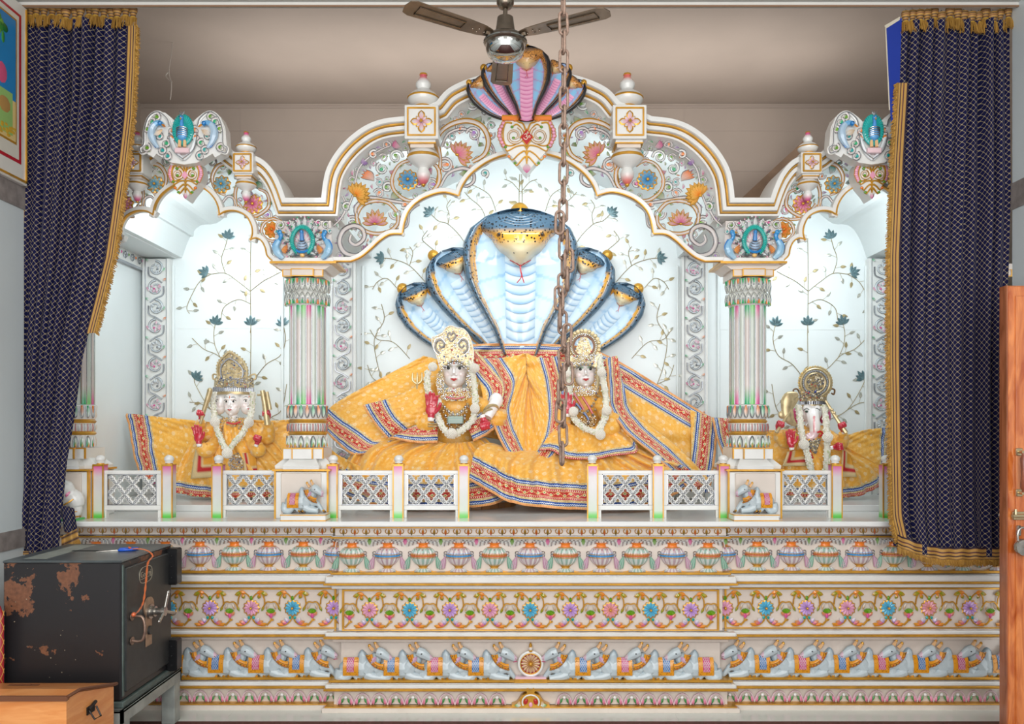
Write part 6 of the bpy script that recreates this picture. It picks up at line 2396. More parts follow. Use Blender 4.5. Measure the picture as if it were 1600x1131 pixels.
def curtain(label, xl, xr, ytop, ybot, Y0, folds, seed, width):
    """xl/xr: tables (py -> px) for the two edges; ybot(u) gives the hem"""
    rnd = random.Random(seed)
    ph = [rnd.uniform(0, 6.28) for _ in range(8)]
    root = empty('curtain', (XW((interp(xl, 400) + interp(xr, 400)) / 2, Y0), Y0, CEIL - .03), label, 'curtain', 'navy brocade curtains')

    def pos(u, v, dy=0.0):
        yb = ybot(u)
        py = ytop + (yb - ytop) * v
        x = interp(xl, py) * (1 - u) + interp(xr, py) * u
        w = u + .010 * math.sin(4 * v + ph[0] + 5 * u) + .006 * math.sin(9 * v + ph[1] + 13 * u)
        amp = .037 * (.7 + .3 * math.sin(3 * u * PI + ph[2])) * (1 - .25 * v)
        yy = amp * math.sin(2 * PI * folds * w + ph[3]) + .014 * math.sin(2 * PI * folds * .43 * w + ph[4] + v) + .006 * math.sin(2 * PI * folds * 2.1 * w + ph[5])
        xx = .008 * math.cos(2 * PI * folds * w + ph[3])
        env = min(1, 6 * u + .2, 6 * (1 - u) + .2)
        return Vector((XW(x, Y0) + xx * env, Y0 + (yy * env) + dy, ZW(py, Y0)))
    nu, nv = folds * 16, 90
    # arc length along the middle row gives the cloth coordinate
    acc = [0.0]
    for i in range(nu):
        acc.append(acc[-1] + (pos((i + 1) / nu, .45) - pos(i / nu, .45)).length)
    m = MB()
    zt = pos(.5, 0).z
    vs, uvs, fs = [], [], []
    for j in range(nv + 1):
        for i in range(nu + 1):
            p = pos(i / nu, j / nv)
            vs.append(p); uvs.append((acc[i] * 1.0 + 5, 8 - p.z * 1.0))
    W_ = nu + 1
    for j in range(nv):
        for i in range(nu): fs.append((j * W_ + i, j * W_ + i + 1, (j + 1) * W_ + i + 1, (j + 1) * W_ + i))
    m.add(vs, fs, WHITE, 0, uvs)
    place(m, 'drape', root, [BROC], True, 180)
    return root, pos


def heading(root, pos, n, seed, x0, x1, ytop, Y0):
    """gathered gold-striped tube pleats with a short fringe under them, and hooks above"""
    rnd = random.Random(seed)
    m = MB()
    m2 = MB()
    hk = MB()
    for i in range(n):
        u = (i + .5) / n
        px = x0 + (x1 - x0) * u
        r = (x1 - x0) / n * .56 * Y0 / F * rnd.uniform(.85, 1.15)
        x = XW(px, Y0); yy = Y0 - .006 + rnd.uniform(-.008, .008)
        dz = rnd.uniform(-.012, .012)
        z0 = ZW(ytop, Y0) + dz
        rows = []
        stripes = [tG, tG, tD, tG, C(120, 70, 60), tG, tG, tD, tG, tB, tD, tG, tB]
        for k, c in enumerate(stripes):
            q = k / (len(stripes) - 1)
            rows.append((r * (.80 + .32 * math.sin(PI * min(1, q * 1.25 + .15))) * (1 - .25 * q), -.052 * q, c))
        rows = rows[::-1]
        m.lathe(x, yy, rows, 12, z0=z0, sy=.8)
        m.ball((x, yy, z0 - .056), (r * .85, r * .7, .014), C(205, 165, 60), 0, 8, 5)
        line = [Vector((x + r * .9 * math.cos(a), yy - r * .6 * abs(math.sin(a)), z0 - .054)) for a in [PI * j / 6 for j in range(7)]]
        fringe(m2, line, [Vector((.1 * math.cos(PI * j / 6), -.15, -1)) for j in range(7)], 22, .055, rnd, .005)
        hk.tube([(x, yy, z0 - .002), (x + .004, yy, z0 + .008), (x - .003, yy, z0 + .014), (x, YCU, CEIL - .018)], .0016, 4, GREY, 2)
    place(m, 'gathered_heading', root, [TAPE])
    place(m2, 'heading_fringe', root, [FRINGE])
    place(hk, 'curtain_hook', root, ORN)


def border(root, pts_fn, t0, t1, w_px, sgn, n, name='border_tape', fr=.03, seed=1, fdir=None, Yoff=-.004, nf=500):
    """striped tape along an edge; pts_fn(t) -> (point, inward unit vector)"""
    m = MB()
    cols = [(0, tD), (.10, tG), (.20, tG), (.24, tD), (.30, tD), (.34, tG), (.48, tG), (.52, C(120, 60, 60)), (.58, tD), (.64, tG), (.84, tG), (.88, tD), (1, tD)]
    rows = []
    vs, cs, fs = [], [], []
    K_ = len(cols)
    for j in range(n + 1):
        p, d = pts_fn(t0 + (t1 - t0) * j / n)
        for (q, c) in cols:
            vs.append(p + d * (q * w_px) + Vector((0, Yoff, 0))); cs.append(c)
    for j in range(n):
        for k in range(K_ - 1): fs.append((j * K_ + k, j * K_ + k + 1, (j + 1) * K_ + k + 1, (j + 1) * K_ + k))
    m.add(vs, fs, cs)
    # scalloped cord on the very edge
    cord = []
    for j in range(n * 3 + 1):
        p, d = pts_fn(t0 + (t1 - t0) * j / (n * 3))
        cord.append(p - d * (.004 + .0035 * abs(math.sin(j * 1.1))) + Vector((0, Yoff, 0)))
    m.tube(cord, .0032, 5, C(200, 152, 60))
    place(m, name, root, [TAPE])
    m = MB()
    rnd = random.Random(seed)
    L = []
    D = []
    for j in range(n + 1):
        p, d = pts_fn(t0 + (t1 - t0) * j / n)
        L.append(p + Vector((0, Yoff, 0))); D.append(((-d) + (fdir or Vector((0, 0, 0)))).normalized())
    fringe(m, L, D, nf, fr, rnd, .005)
    place(m, 'fringe', root, [FRINGE])


YCU = 3.965
xlL = [(30, 44), (330, 38), (560, 29), (740, 26), (865, 17)]
xrL = [(30, 206), (150, 203), (250, 190), (330, 178), (400, 168), (470, 152), (560, 130), (650, 118), (720, 106), (800, 98), (870, 92)]
CL, posL = curtain('navy and gold lattice curtain gathered at the left, behind the black safe', xlL, xrL, 34, lambda u: 868 - 10 * u, YCU, 9, 3, 1.0)
heading(CL, posL, 15, 5, 42, 214, 12, YCU)
eL = [(48, 214), (110, 212), (180, 209), (250, 201), (330, 190), (400, 180), (470, 163), (520, 150), (560, 139), (600, 134)]


def edL(t):
    py = 40 + (520 - 40) * t
    return W(interp(eL, py) - 1, py, YCU - .02), Vector((-1, 0, -.1)).normalized()


border(CL, edL, 0, 1, .045, 1, 60, seed=4, fr=.022, fdir=Vector((0, 0, -.8)), nf=800)
m = MB()
m.tube([W(interp(xlL, py) - 1, py, YCU - .01) for py in range(90, 865, 15)], .006, 6, C(170, 125, 60)); place(m, 'edge_cord', CL, [TAPE])
# tail of the left curtain thrown over the slab edge
m = MB()
m.grid(lambda u, v: (W(94 + 22 * u + 6 * v, 788 + 42 * v + 6 * u, YCU - .02 + .02 * math.sin(u * 9)), (u * .12, v * .15)), 12, 12); place(m, 'tail', CL, [BROC], True, 180)
m = MB()
cols = [tG, tD, tG, tG, tD, tG]


def tf(u, v): return W(96 + 24 * u + 4 * v * u, 838 - 12 * u + 17 * v, YCU - .035 + .015 * math.sin(u * 8))


m.grid(tf, 14, 5, cf=lambda u, v: cols[int(v * 5 + .01)])
fringe(m, [tf(i / 10, 1) for i in range(11)], [Vector((.15, -.1, -1))] * 11, 160, .035, random.Random(2), .008)
place(m, 'tail_border', CL, [TAPE])
m = MB()
m.grid(lambda u, v: W(17 + 40 * u, 862 + 6 * v - 2 * u, YCU - .022), 8, 3, cf=lambda u, v: tG if int(v * 3 + .01) % 2 == 0 else tD); place(m, 'hem_tape', CL, [TAPE])

xlR = [(40, 1404), (150, 1398), (250, 1392), (400, 1386), (560, 1386), (700, 1388), (800, 1390), (850, 1396)]
xrR = [(40, 1578), (300, 1580), (445, 1576), (870, 1572)]
hemR = lambda u: 852 + 18 * math.sin(min(1, u * 2.2) * PI / 2) - 2 * u
CR, posR = curtain('navy and gold lattice curtain hanging full length at the right with fringed hem', xlR, xrR, 34, hemR, YCU, 9, 11, 1.0)
heading(CR, posR, 15, 9, 1408, 1580, 17, YCU)


def edR(t):
    py = 130 + (846 - 130) * t
    return W(interp(xlR, py) + (4 if t < .95 else 4 + (t - .95) * 80), py, YCU - .024), Vector((1, 0, 0))


border(CR, edR, 0, 1, .050, 1, 80, seed=7, fr=.026, fdir=Vector((0, 0, -.5)), nf=1100)


def hemf(t):
    px = 1402 + (1568 - 1402) * t
    return W(px, 852 + 22 * math.sin(min(1, t * 2.0 + .05) * PI / 2) + .6 * math.sin(px * .3), YCU - .030 + .006 * math.sin(px * .25)), Vector((.0, 0, 1))


border(CR, hemf, 0, 1, .060, 1, 50, 'hem_tape', .030, 12, Vector((0, -.1, -.3)), nf=420)
# folded-back corner of the lining at the top
m = MB()
bl = plain('royal_blue_lining', C(22, 52, 150), .7)
m.grid(lambda u, v: W((1383 + 9 * v + (26 - 14 * v) * u), (42 - 14 * u) * (1 - v) + 190 * v, YCU - .035 + .02 * u), 6, 14)
place(m, 'lining', CR, [bl])
m = MB()
m.grid(lambda u, v: W(1382 + 24 * u + 2 * v * (1 - u), 40 - 14 * u + 5 * v, YCU - .038 + .02 * u), 5, 2, C(216, 208, 188))
m.tube([W(1384 + 6 * t, 42 + 130 * t, YCU - .037) for t in [i / 12 for i in range(13)]], .003, 4, C(216, 208, 188))
place(m, 'lining_hem', CR, [PAINT])

# =================================================================== SARI CLOTH MATERIAL
def sari_material(name, body1, body2, flip=False, hem=0.0):
    """UV.v = distance in metres from the decorated edge, UV.u = distance along it"""
    m, nt, b = newmat(name)
    b.inputs['Roughness'].default_value = .42
    b.inputs['Metallic'].default_value = .0
    b.inputs['Sheen Weight'].default_value = .25
    L = nt.links
    uv = N(nt, 'ShaderNodeUVMap')
    sp = N(nt, 'ShaderNodeSeparateXYZ')
    L.new(uv.outputs['UV'], sp.inputs[0])
    X, Yv = sp.outputs['X'], sp.outputs['Y']

    def M(op, a, bb=None, c=None):
        n = N(nt, 'ShaderNodeMath', operation=op)
        for i, q in enumerate((a, bb, c)):
            if q is None: continue
            if isinstance(q, (int, float)): n.inputs[i].default_value = q
            else: L.new(q, n.inputs[i])
        return n.outputs[0]

    def MIX(f, a, bb):
        n = N(nt, 'ShaderNodeMix', data_type='RGBA')
        L.new(f, n.inputs['Factor']) if not isinstance(f, (int, float)) else None
        for k, q in (('A', a), ('B', bb)):
            if isinstance(q, tuple): n.inputs[k].default_value = q
            else: L.new(q, n.inputs[k])
        return n.outputs['Result']
    # body: golden satin with little silver flowers
    vo = N(nt, 'ShaderNodeTexVoronoi')
    vo.inputs['Scale'].default_value = 21
    vo.inputs['Randomness'].default_value = .35
    L.new(uv.outputs['UV'], vo.inputs['Vector'])
    nz = N(nt, 'ShaderNodeTexNoise'); nz.inputs['Scale'].default_value = 120; nz.inputs['Detail'].default_value = 3
    L.new(uv.outputs['UV'], nz.inputs['Vector'])
    n2 = N(nt, 'ShaderNodeTexNoise'); n2.inputs['Scale'].default_value = 48; n2.inputs['Detail'].default_value = 4
    L.new(uv.outputs['UV'], n2.inputs['Vector'])
    body = MIX(M('MULTIPLY', M('GREATER_THAN', n2.outputs['Fac'], .52), .35), body1, body2)
    dot = M('MULTIPLY', M('LESS_THAN', vo.outputs['Distance'], .30), M('GREATER_THAN', M('ABSOLUTE', M('SUBTRACT', M('FRACT', M('MULTIPLY', vo.outputs['Distance'], 9)), .5)), .18))
    body = MIX(M('MULTIPLY', dot, .7), body, C(236, 214, 176))
    # stripes of the border (metres)
    braid = MIX(M('GREATER_THAN', nz.outputs['Fac'], .52), C(196, 168, 112), C(222, 204, 158))
    zig = M('MULTIPLY', M('PINGPONG', X, .006), .8)

    def band(lo, hi, d=None):
        v = Yv if d is None else M('ADD', Yv, d)
        return M('MULTIPLY', M('GREATER_THAN', v, lo), M('LESS_THAN', v, hi))
    red = C(186, 16, 22)
    col = body
    col = MIX(M('LESS_THAN', Yv, .150), col, braid)
    col = MIX(M('LESS_THAN', Yv, .012), col, MIX(M('GREATER_THAN', M('FRACT', M('MULTIPLY', X, 120)), .5), C(216, 130, 70), C(232, 176, 110)))
    for c0 in (.026, .128):
        col = MIX(band(c0 - .010, c0 + .010), col, C(18, 70, 148))
        z0 = M('ADD', c0 - .0045, zig)
        near = M('LESS_THAN', M('ABSOLUTE', M('SUBTRACT', Yv, z0)), .0022)
        col = MIX(near, col, C(215, 225, 235))
    col = MIX(band(.050, .106), col, red)
    for c0 in (.050, .106):
        pass
    for c0 in (.0565, .0995):
        # row of little white triangles
        t = M('MULTIPLY', M('LESS_THAN', M('ABSOLUTE', M('SUBTRACT', Yv, c0)), .0032), M('GREATER_THAN', M('FRACT', M('MULTIPLY', X, 95)), .58))
        col = MIX(t, col, C(238, 214, 200))
    for c0 in (.063, .093):
        col = MIX(M('LESS_THAN', M('ABSOLUTE', M('SUBTRACT', Yv, c0)), .0012), col, C(224, 196, 130))
    # meandering gold vine with leaves, green and yellow seeds in the red field
    sn = M('MULTIPLY', M('SINE', M('MULTIPLY', X, 88)), .0095)
    vine = M('LESS_THAN', M('ABSOLUTE', M('SUBTRACT', M('SUBTRACT', Yv, .078), sn)), .0017)
    fu = M('SUBTRACT', M('FRACT', M('MULTIPLY', X, 28.01)), .5)
    side = M('SUBTRACT', M('MULTIPLY', M('GREATER_THAN', M('FRACT', M('MULTIPLY', X, 14.005)), .5), -.008), -.004)
    du = M('DIVIDE', fu, 28.01)
    dv = M('SUBTRACT', M('SUBTRACT', Yv, .078), side)
    rr = M('ADD', M('MULTIPLY', du, du), M('MULTIPLY', dv, dv))
    core = M('LESS_THAN', rr, .0078 ** 2)
    core2 = M('LESS_THAN', rr, .0038 ** 2)
    inred = band(.064, .092)
    sp2 = N(nt, 'ShaderNodeTexVoronoi'); sp2.inputs['Scale'].default_value = 110; L.new(uv.outputs['UV'], sp2.inputs['Vector'])
    dots = M('MULTIPLY', M('LESS_THAN', sp2.outputs['Distance'], .20), inred)
    col = MIX(dots, col, C(232, 190, 160))
    col = MIX(M('MULTIPLY', vine, inred), col, C(226, 188, 100))
    col = MIX(M('MULTIPLY', core, inred), col, C(236, 216, 170))
    col = MIX(M('MULTIPLY', core2, inred), col, C(90, 140, 60))
    L.new(col, b.inputs['Base Color'])
    bp = N(nt, 'ShaderNodeBump'); bp.inputs['Strength'].default_value = .35; bp.inputs['Distance'].default_value = .003
    L.new(nz.outputs['Fac'], bp.inputs['Height']); L.new(bp.outputs['Normal'], b.inputs['Normal'])
    return m


SARI = sari_material('golden_sari', C(236, 172, 62), C(244, 204, 122))
SARI2 = SARI


def cloth(rows, nu, nv, folds=(), seed=0, vstart=0.0, vreal=True, amp_fn=None, thick=.004, uoff=0.0, name='cloth', root=None, shift=None, pre=4):
    """rows: lists of (px, py, Y) control points; first row is the decorated edge.
    folds: (count along u, amplitude in m, phase, drift) of soft pleats"""
    R = [catmull([W(p[0], p[1], p[2]) for p in r], 12) for r in rows]

    def at_u(r, u):
        t = u * (len(r) - 1); i = min(int(t), len(r) - 2)
        return r[i].lerp(r[i + 1], t - i)
    nR = len(R)
    rnd = random.Random(seed)
    V = []
    for i in range(nu + 1):
        u = i / nu
        ctrl = [at_u(r, u) for r in R]
        cc = catmull(ctrl, 12) if nR > 2 else [ctrl[0].lerp(ctrl[-1], k / 24) for k in range(25)]
        col = []
        for j in range(nv + 1):
            v = j / nv
            t = v * (len(cc) - 1); k = min(int(t), len(cc) - 2)
            p = cc[k].lerp(cc[k + 1], t - k)
            col.append(p)
        V.append(col)
    # cloth lengths before pleating
    midu = [0.0]
    for i in range(nu): midu.append(midu[-1] + (V[i + 1][nv // 3] - V[i][nv // 3]).length)
    m = MB()
    vs, uvs, fs = [], [], []
    base = [random.Random(seed + 5).uniform(0, 6) for _ in range(6)]
    for j in range(nv + 1):
        for i in range(nu + 1):
            u, v = i / nu, j / nv
            p = V[i][j]
            d = sum((V[i][q + 1] - V[i][q]).length for q in range(j)) if False else None
            off = 0
            for (cnt, a, ph, dr) in folds:
                off += a * math.sin(2 * PI * cnt * (u + dr * v) + ph)
            if amp_fn: off *= amp_fn(u, v)
            off += .0025 * math.sin(31 * u + 17 * v + base[0]) + .002 * math.sin(57 * u - 23 * v + base[1])
            vs.append(p + Vector((0, -off, abs(off) * .15)))
    lens = []
    for i in range(nu + 1):
        a = [0.0]
        for q in range(nv): a.append(a[-1] + (V[i][q + 1] - V[i][q]).length)
        lens.append(a)
    for j in range(nv + 1):
        for i in range(nu + 1):
            uvs.append((midu[i] * 1.0 + uoff + .01, lens[i][j] + vstart))
    w = nu + 1
    for j in range(nv):
        for i in range(nu): fs.append((j * w + i, j * w + i + 1, (j + 1) * w + i + 1, (j + 1) * w + i))
    m.add(vs, fs, WHITE, 0, uvs)
    o = place(m, name, root, [SARI], True, 180)
    if thick:
        sd = o.modifiers.new('t', 'SOLIDIFY'); sd.thickness = thick; sd.offset = 0
    return o
# =================================================================== SAFE, STAND, SCISSORS, DESK, DOOR
def safe_material():
    m, nt, b = newmat('worn_black_enamel')
    L = nt.links
    b.inputs['Roughness'].default_value = .38
    tc = N(nt, 'ShaderNodeTexCoord')
    n1 = N(nt, 'ShaderNodeTexNoise'); n1.inputs['Scale'].default_value = 9; n1.inputs['Detail'].default_value = 7; n1.inputs['Roughness'].default_value = .65
    n2 = N(nt, 'ShaderNodeTexNoise'); n2.inputs['Scale'].default_value = 2.2; n2.inputs['Detail'].default_value = 3
    n3 = N(nt, 'ShaderNodeTexVoronoi'); n3.inputs['Scale'].default_value = 34
    n4 = N(nt, 'ShaderNodeTexNoise'); n4.inputs['Scale'].default_value = 60; n4.inputs['Detail'].default_value = 3
    for n in (n1, n2, n3, n4): L.new(tc.outputs['Object'], n.inputs['Vector'])
    sp = N(nt, 'ShaderNodeSeparateXYZ'); L.new(tc.outputs['Object'], sp.inputs[0])
    mr = N(nt, 'ShaderNodeMapRange'); mr.inputs['From Min'].default_value = .60; mr.inputs['From Max'].default_value = .86
    mr.inputs['To Min'].default_value = -.10; mr.inputs['To Max'].default_value = .085
    L.new(sp.outputs['Z'], mr.inputs['Value'])
    mx_ = N(nt, 'ShaderNodeMapRange'); mx_.inputs['From Min'].default_value = -2.15; mx_.inputs['From Max'].default_value = -1.7
    mx_.inputs['To Min'].default_value = .05; mx_.inputs['To Max'].default_value = -.05
    L.new(sp.outputs['X'], mx_.inputs['Value'])
    a = N(nt, 'ShaderNodeMath', operation='ADD'); L.new(n1.outputs['Fac'], a.inputs[0]); L.new(mr.outputs[0], a.inputs[1])
    a2 = N(nt, 'ShaderNodeMath', operation='ADD'); L.new(a.outputs[0], a2.inputs[0]); L.new(mx_.outputs[0], a2.inputs[1])
    g = N(nt, 'ShaderNodeMath', operation='GREATER_THAN'); g.inputs[1].default_value = .565; L.new(a2.outputs[0], g.inputs[0])
    rustc = N(nt, 'ShaderNodeMix', data_type='RGBA'); L.new(n4.outputs['Fac'], rustc.inputs['Factor'])
    rustc.inputs['A'].default_value = C(62, 42, 32); rustc.inputs['B'].default_value = C(146, 96, 68)
    c = N(nt, 'ShaderNodeMix', data_type='RGBA'); L.new(g.outputs[0], c.inputs['Factor'])
    c.inputs['A'].default_value = C(32, 31, 33); L.new(rustc.outputs['Result'], c.inputs['B'])
    # small pale chips
    l = N(nt, 'ShaderNodeMath', operation='LESS_THAN'); l.inputs[1].default_value = .085; L.new(n3.outputs['Distance'], l.inputs[0])
    g2 = N(nt, 'ShaderNodeMath', operation='GREATER_THAN'); g2.inputs[1].default_value = .54; L.new(n2.outputs['Fac'], g2.inputs[0])
    mu = N(nt, 'ShaderNodeMath', operation='MULTIPLY'); L.new(l.outputs[0], mu.inputs[0]); L.new(g2.outputs[0], mu.inputs[1])
    c2 = N(nt, 'ShaderNodeMix', data_type='RGBA'); L.new(mu.outputs[0], c2.inputs['Factor'])
    L.new(c.outputs['Result'], c2.inputs['A']); c2.inputs['B'].default_value = C(150, 140, 118)
    L.new(c2.outputs['Result'], b.inputs['Base Color'])
    bp = N(nt, 'ShaderNodeBump'); bp.inputs['Strength'].default_value = .2; bp.inputs['Distance'].default_value = .004
    L.new(n1.outputs['Fac'], bp.inputs['Height']); L.new(bp.outputs['Normal'], b.inputs['Normal'])
    return m


enam = safe_material()
darksteel = plain('dark_grey_enamel', C(58, 60, 60), .42, .2, noise=.3, nscale=30)
topsteel = plain('scuffed_safe_top', C(92, 100, 102), .35, .3, noise=.4, nscale=14)
chrome = plain('worn_chrome', C(190, 186, 178), .22, .9, noise=.3, nscale=60)
tan = plain('bare_brass_plate', C(178, 148, 122), .45, .4, noise=.3, nscale=40)
paintgrey = plain('grey_painted_stand', C(170, 176, 170), .45, .15, noise=.45, nscale=11)

X1, X0 = -1.66, -2.165
YF, YB = 3.40, 3.90
ZT, ZB = .880, .280
root = empty('iron_safe', ((X0 + X1) / 2, (YF + YB) / 2, ZB - .03), 'rust-patched black iron safe with a slotted top, on a grey stand at the lower left', 'safe')
m = MB()
m.box(X0, X1, YF, YB, ZB, ZT - .006, bev=.008)
place(m, 'body', root, [enam], True, 30)
m = MB()
m.box(X0 - .002, X1 + .002, YF - .002, YB, ZT - .012, ZT, bev=.005)
place(m, 'top_plate', root, [topsteel], True, 30)
m = MB(); m.box(-2.02, -1.90, 3.66, 3.685, ZT - .001, ZT + .0008); place(m, 'coin_slot', root, [plain('slot_black', C(8, 8, 8), .9)], False)
m = MB(); m.box(X0 + .06, X0 + .16, 3.45, 3.86, ZT, ZT + .0008); place(m, 'tape_strip', root, [plain('old_tape', C(146, 150, 142), .5, noise=.3)], False)
m = MB()
m.box(X1 - .004, X1 + .012, YF + .02, YB - .03, ZB + .035, ZT - .035, bev=.004)
door = place(m, 'door', root, [darksteel], True, 30)
m = MB()
m.box(X1, X1 + .004, YF + .005, YF + .018, ZB + .02, ZT - .02)
m.box(X0, X1 + .01, YF - .006, YB, ZB - .026, ZB, bev=.004)
place(m, 'base_lip', root, [plain('lip_green_grey', C(92, 108, 104), .5, noise=.4, nscale=20)], False)
D = lambda px, py, off=0.0: (lambda Yd: Vector((X1 + off, Yd, H - (py - 670) * Yd / F)))((-(X1 + off)) * F / (800 - px))
for (a, b) in ((856, 912), (998, 1046)):
    Yh = 3.872
    m = MB()
    m.box(X1 - .002, X1 + .050, Yh - .032, Yh + .034, ZW(b, Yh), ZW(a, Yh), bev=.006)
    for t in (.2, .5, .8): m.ball((X1 + .025, Yh - .033, ZW(a + (b - a) * t, Yh)), .005)
    place(m, 'hinge', door, [plain('hinge_black', C(26, 27, 29), .3, .3)], True, 30)
# spindle handle with four spokes on its plate
m = MB()
Pc = D(232, 955, .013)
for (z0, z1, hw) in ((Pc.z - .155, Pc.z + .0, .030), (Pc.z, Pc.z + .055, .036)):
    m.box(X1 + .012, X1 + .016, Pc.y - hw, Pc.y + hw, z0, z1, bev=.003)
m.tube([(X1 + .012, Pc.y, Pc.z + .02), (X1 + .019, Pc.y, Pc.z + .02)], .046, 20)
place(m, 'lock_plate', door, [tan], True, 30)
m = MB(); m.tube([(X1 + .016, Pc.y, Pc.z - .085), (X1 + .026, Pc.y, Pc.z - .085)], .020, 16); place(m, 'keyhole_cover', door, [darksteel])
m = MB()
c0 = Vector((X1 + .016, Pc.y, Pc.z))
for (a, b, r) in ((0, .012, .033), (.012, .030, .024), (.030, .060, .016), (.060, .075, .021)): m.tube([c0 + Vector((a, 0, 0)), c0 + Vector((b, 0, 0))], r, 18)
h0 = c0 + Vector((.068, 0, 0))
for k in range(3):
    a = math.radians([82, 198, -18][k])
    d = Vector((0.15, math.cos(a), math.sin(a))).normalized()
    m.tube([h0, h0 + d * .085], .0075, 10)
    m.ball(h0 + d * .086, .009)
place(m, 'spindle_handle', door, [chrome])
m = MB()
A_, B_ = D(206, 963, .014), D(206, 1001, .014)
m.tube(catmull([A_, A_ + Vector((.04, 0, 0)), A_ + Vector((.055, 0, -.03)), B_ + Vector((.055, 0, .03)), B_ + Vector((.04, 0, 0)), B_], 5), .0065, 10)
for q in (A_, B_):
    m.tube([q, q + Vector((.004, 0, 0))], .018, 12)
place(m, 'pull_handle', door, [plain('tarnished_handle', C(160, 134, 118), .35, .7, noise=.4, nscale=80)])
# oval maker's badge
m = MB()
bc = D(228, 897, .0135)
ov = [Vector((bc.x, bc.y + .062 * math.copysign(abs(math.cos(t)) ** .7, math.cos(t)), bc.z + .036 * math.copysign(abs(math.sin(t)) ** .7, math.sin(t)) + .0 * math.cos(t))) for t in [2 * PI * j / 36 for j in range(36)]]
m.tube(ov, .0022, 5, closed=True)
m.tube([bc + Vector((0, -.050, -.016)), bc + Vector((0, .055, -.012))], .0014, 4)
place(m, 'badge_rim', door, [plain('badge_silver', C(180, 176, 160), .3, .6)])
fc = bpy.data.curves.new('badge_lettering', 'FONT')
fc.body = 'Godrej'; fc.size = .036; fc.extrude = .0006; fc.align_x = 'CENTER'; fc.align_y = 'CENTER'
ft = bpy.data.objects.new('badge_text', fc)
sc.collection.objects.link(ft)
bpy.context.view_layer.update()
fme = bpy.data.meshes.new_from_object(ft.evaluated_get(bpy.context.evaluated_depsgraph_get()))
bpy.data.objects.remove(ft)
fme.materials.clear(); fme.materials.append(MATS['badge_silver'])
fme.transform(Matrix.Translation(bc + Vector((.0006, 0, .003))) @ Euler((PI / 2, 0, PI / 2)).to_matrix().to_4x4())
fo = bpy.data.objects.new('badge_lettering', fme)
sc.collection.objects.link(fo)
adopt(fo, root); fo.parent = door; fo.matrix_parent_inverse = Matrix.Identity(4)

# stand of grey painted angle iron
root = empty('metal_stand', ((X0 + X1) / 2, 3.67, 0), 'grey painted metal stand under the black safe', 'stand')
m = MB()
z1 = ZB - .028
m.box(X0 - .01, X1 + .02, 3.37, 3.97, z1 - .012, z1, bev=.002)
m.box(X1 + .008, X1 + .02, 3.37, 3.97, z1 - .055, z1)
m.box(X0 - .01, X1 + .02, 3.37, 3.382, z1 - .055, z1)
m.box(X0 - .01, X1 + .02, 3.958, 3.97, z1 - .055, z1)
place(m, 'top_frame', root, [paintgrey], False)
for (xx, yy) in ((X1 - .05, 3.90), (X1 - .05, 3.38), (X0, 3.38), (X0, 3.90)):
    m = MB(); m.box(xx, xx + .065, yy, yy + .065, 0, z1 - .012, bev=.003); place(m, 'leg', root, [paintgrey], False)

# scissors with a blue handle
root = empty('scissors', (-1.78, 3.66, ZT), 'scissors with a bright blue handle lying on the black safe', 'scissors')
bluep = plain('blue_plastic', C(24, 84, 196), .3)
m = MB()
yb_ = 3.66
for s in (-1, 1):
    m.tube([(-1.80 + .0, yb_ + .01, ZT + .004), (-1.885, yb_ - .03 + s * .004, ZT + .003)], [.006, .0012], 5, flat=.4)
place(m, 'blades', root, [chrome])
m = MB()
for s in (-1, 1):
    m.tube([(-1.765 + .032 * math.cos(t), yb_ + .022 + s * .013 + .010 * math.sin(t) + .012 * math.cos(t), ZT + .006) for t in [2 * PI * j / 20 for j in range(20)]], .0055, 8, closed=True)
m.tube([(-1.80, yb_ + .008, ZT + .006), (-1.775, yb_ + .018, ZT + .006)], .009, 8)
place(m, 'handle', root, [bluep])
# orange cord tied to the pull handle
root = empty('orange_cord', (X1, 3.6, ZT), 'twisted orange cord from the scissors down to the safe handle', 'cord')
m = MB()
pts = [Vector((-1.745, 3.675, ZT + .006)), Vector((-1.72, 3.66, ZT + .012)), Vector((X1 - .012, 3.655, ZT + .006)), Vector((X1 + .016, 3.66, ZT - .02)), D(231, 880, .02), D(228, 910, .024), D(224, 940, .03), D(216, 955, .04), D(208, 961, .05)]
c = catmull(pts, 8)
for ph in (0, PI):
    m.tube([p + Vector((.0022 * math.cos(i * .9 + ph), .0022 * math.sin(i * .9 + ph), 0)) for i, p in enumerate(c)], .0026, 5, C(206, 110, 62))
m.tube(catmull([pts[0], pts[0] + Vector((-.01, -.01, .012)), pts[0] + Vector((-.015, .005, .004))], 4), .004, 5, C(216, 100, 50))
m.ball(D(209, 960, .05), .010, C(206, 100, 56), 0, 8, 5)
place(m, 'strand', root, [PAINT])

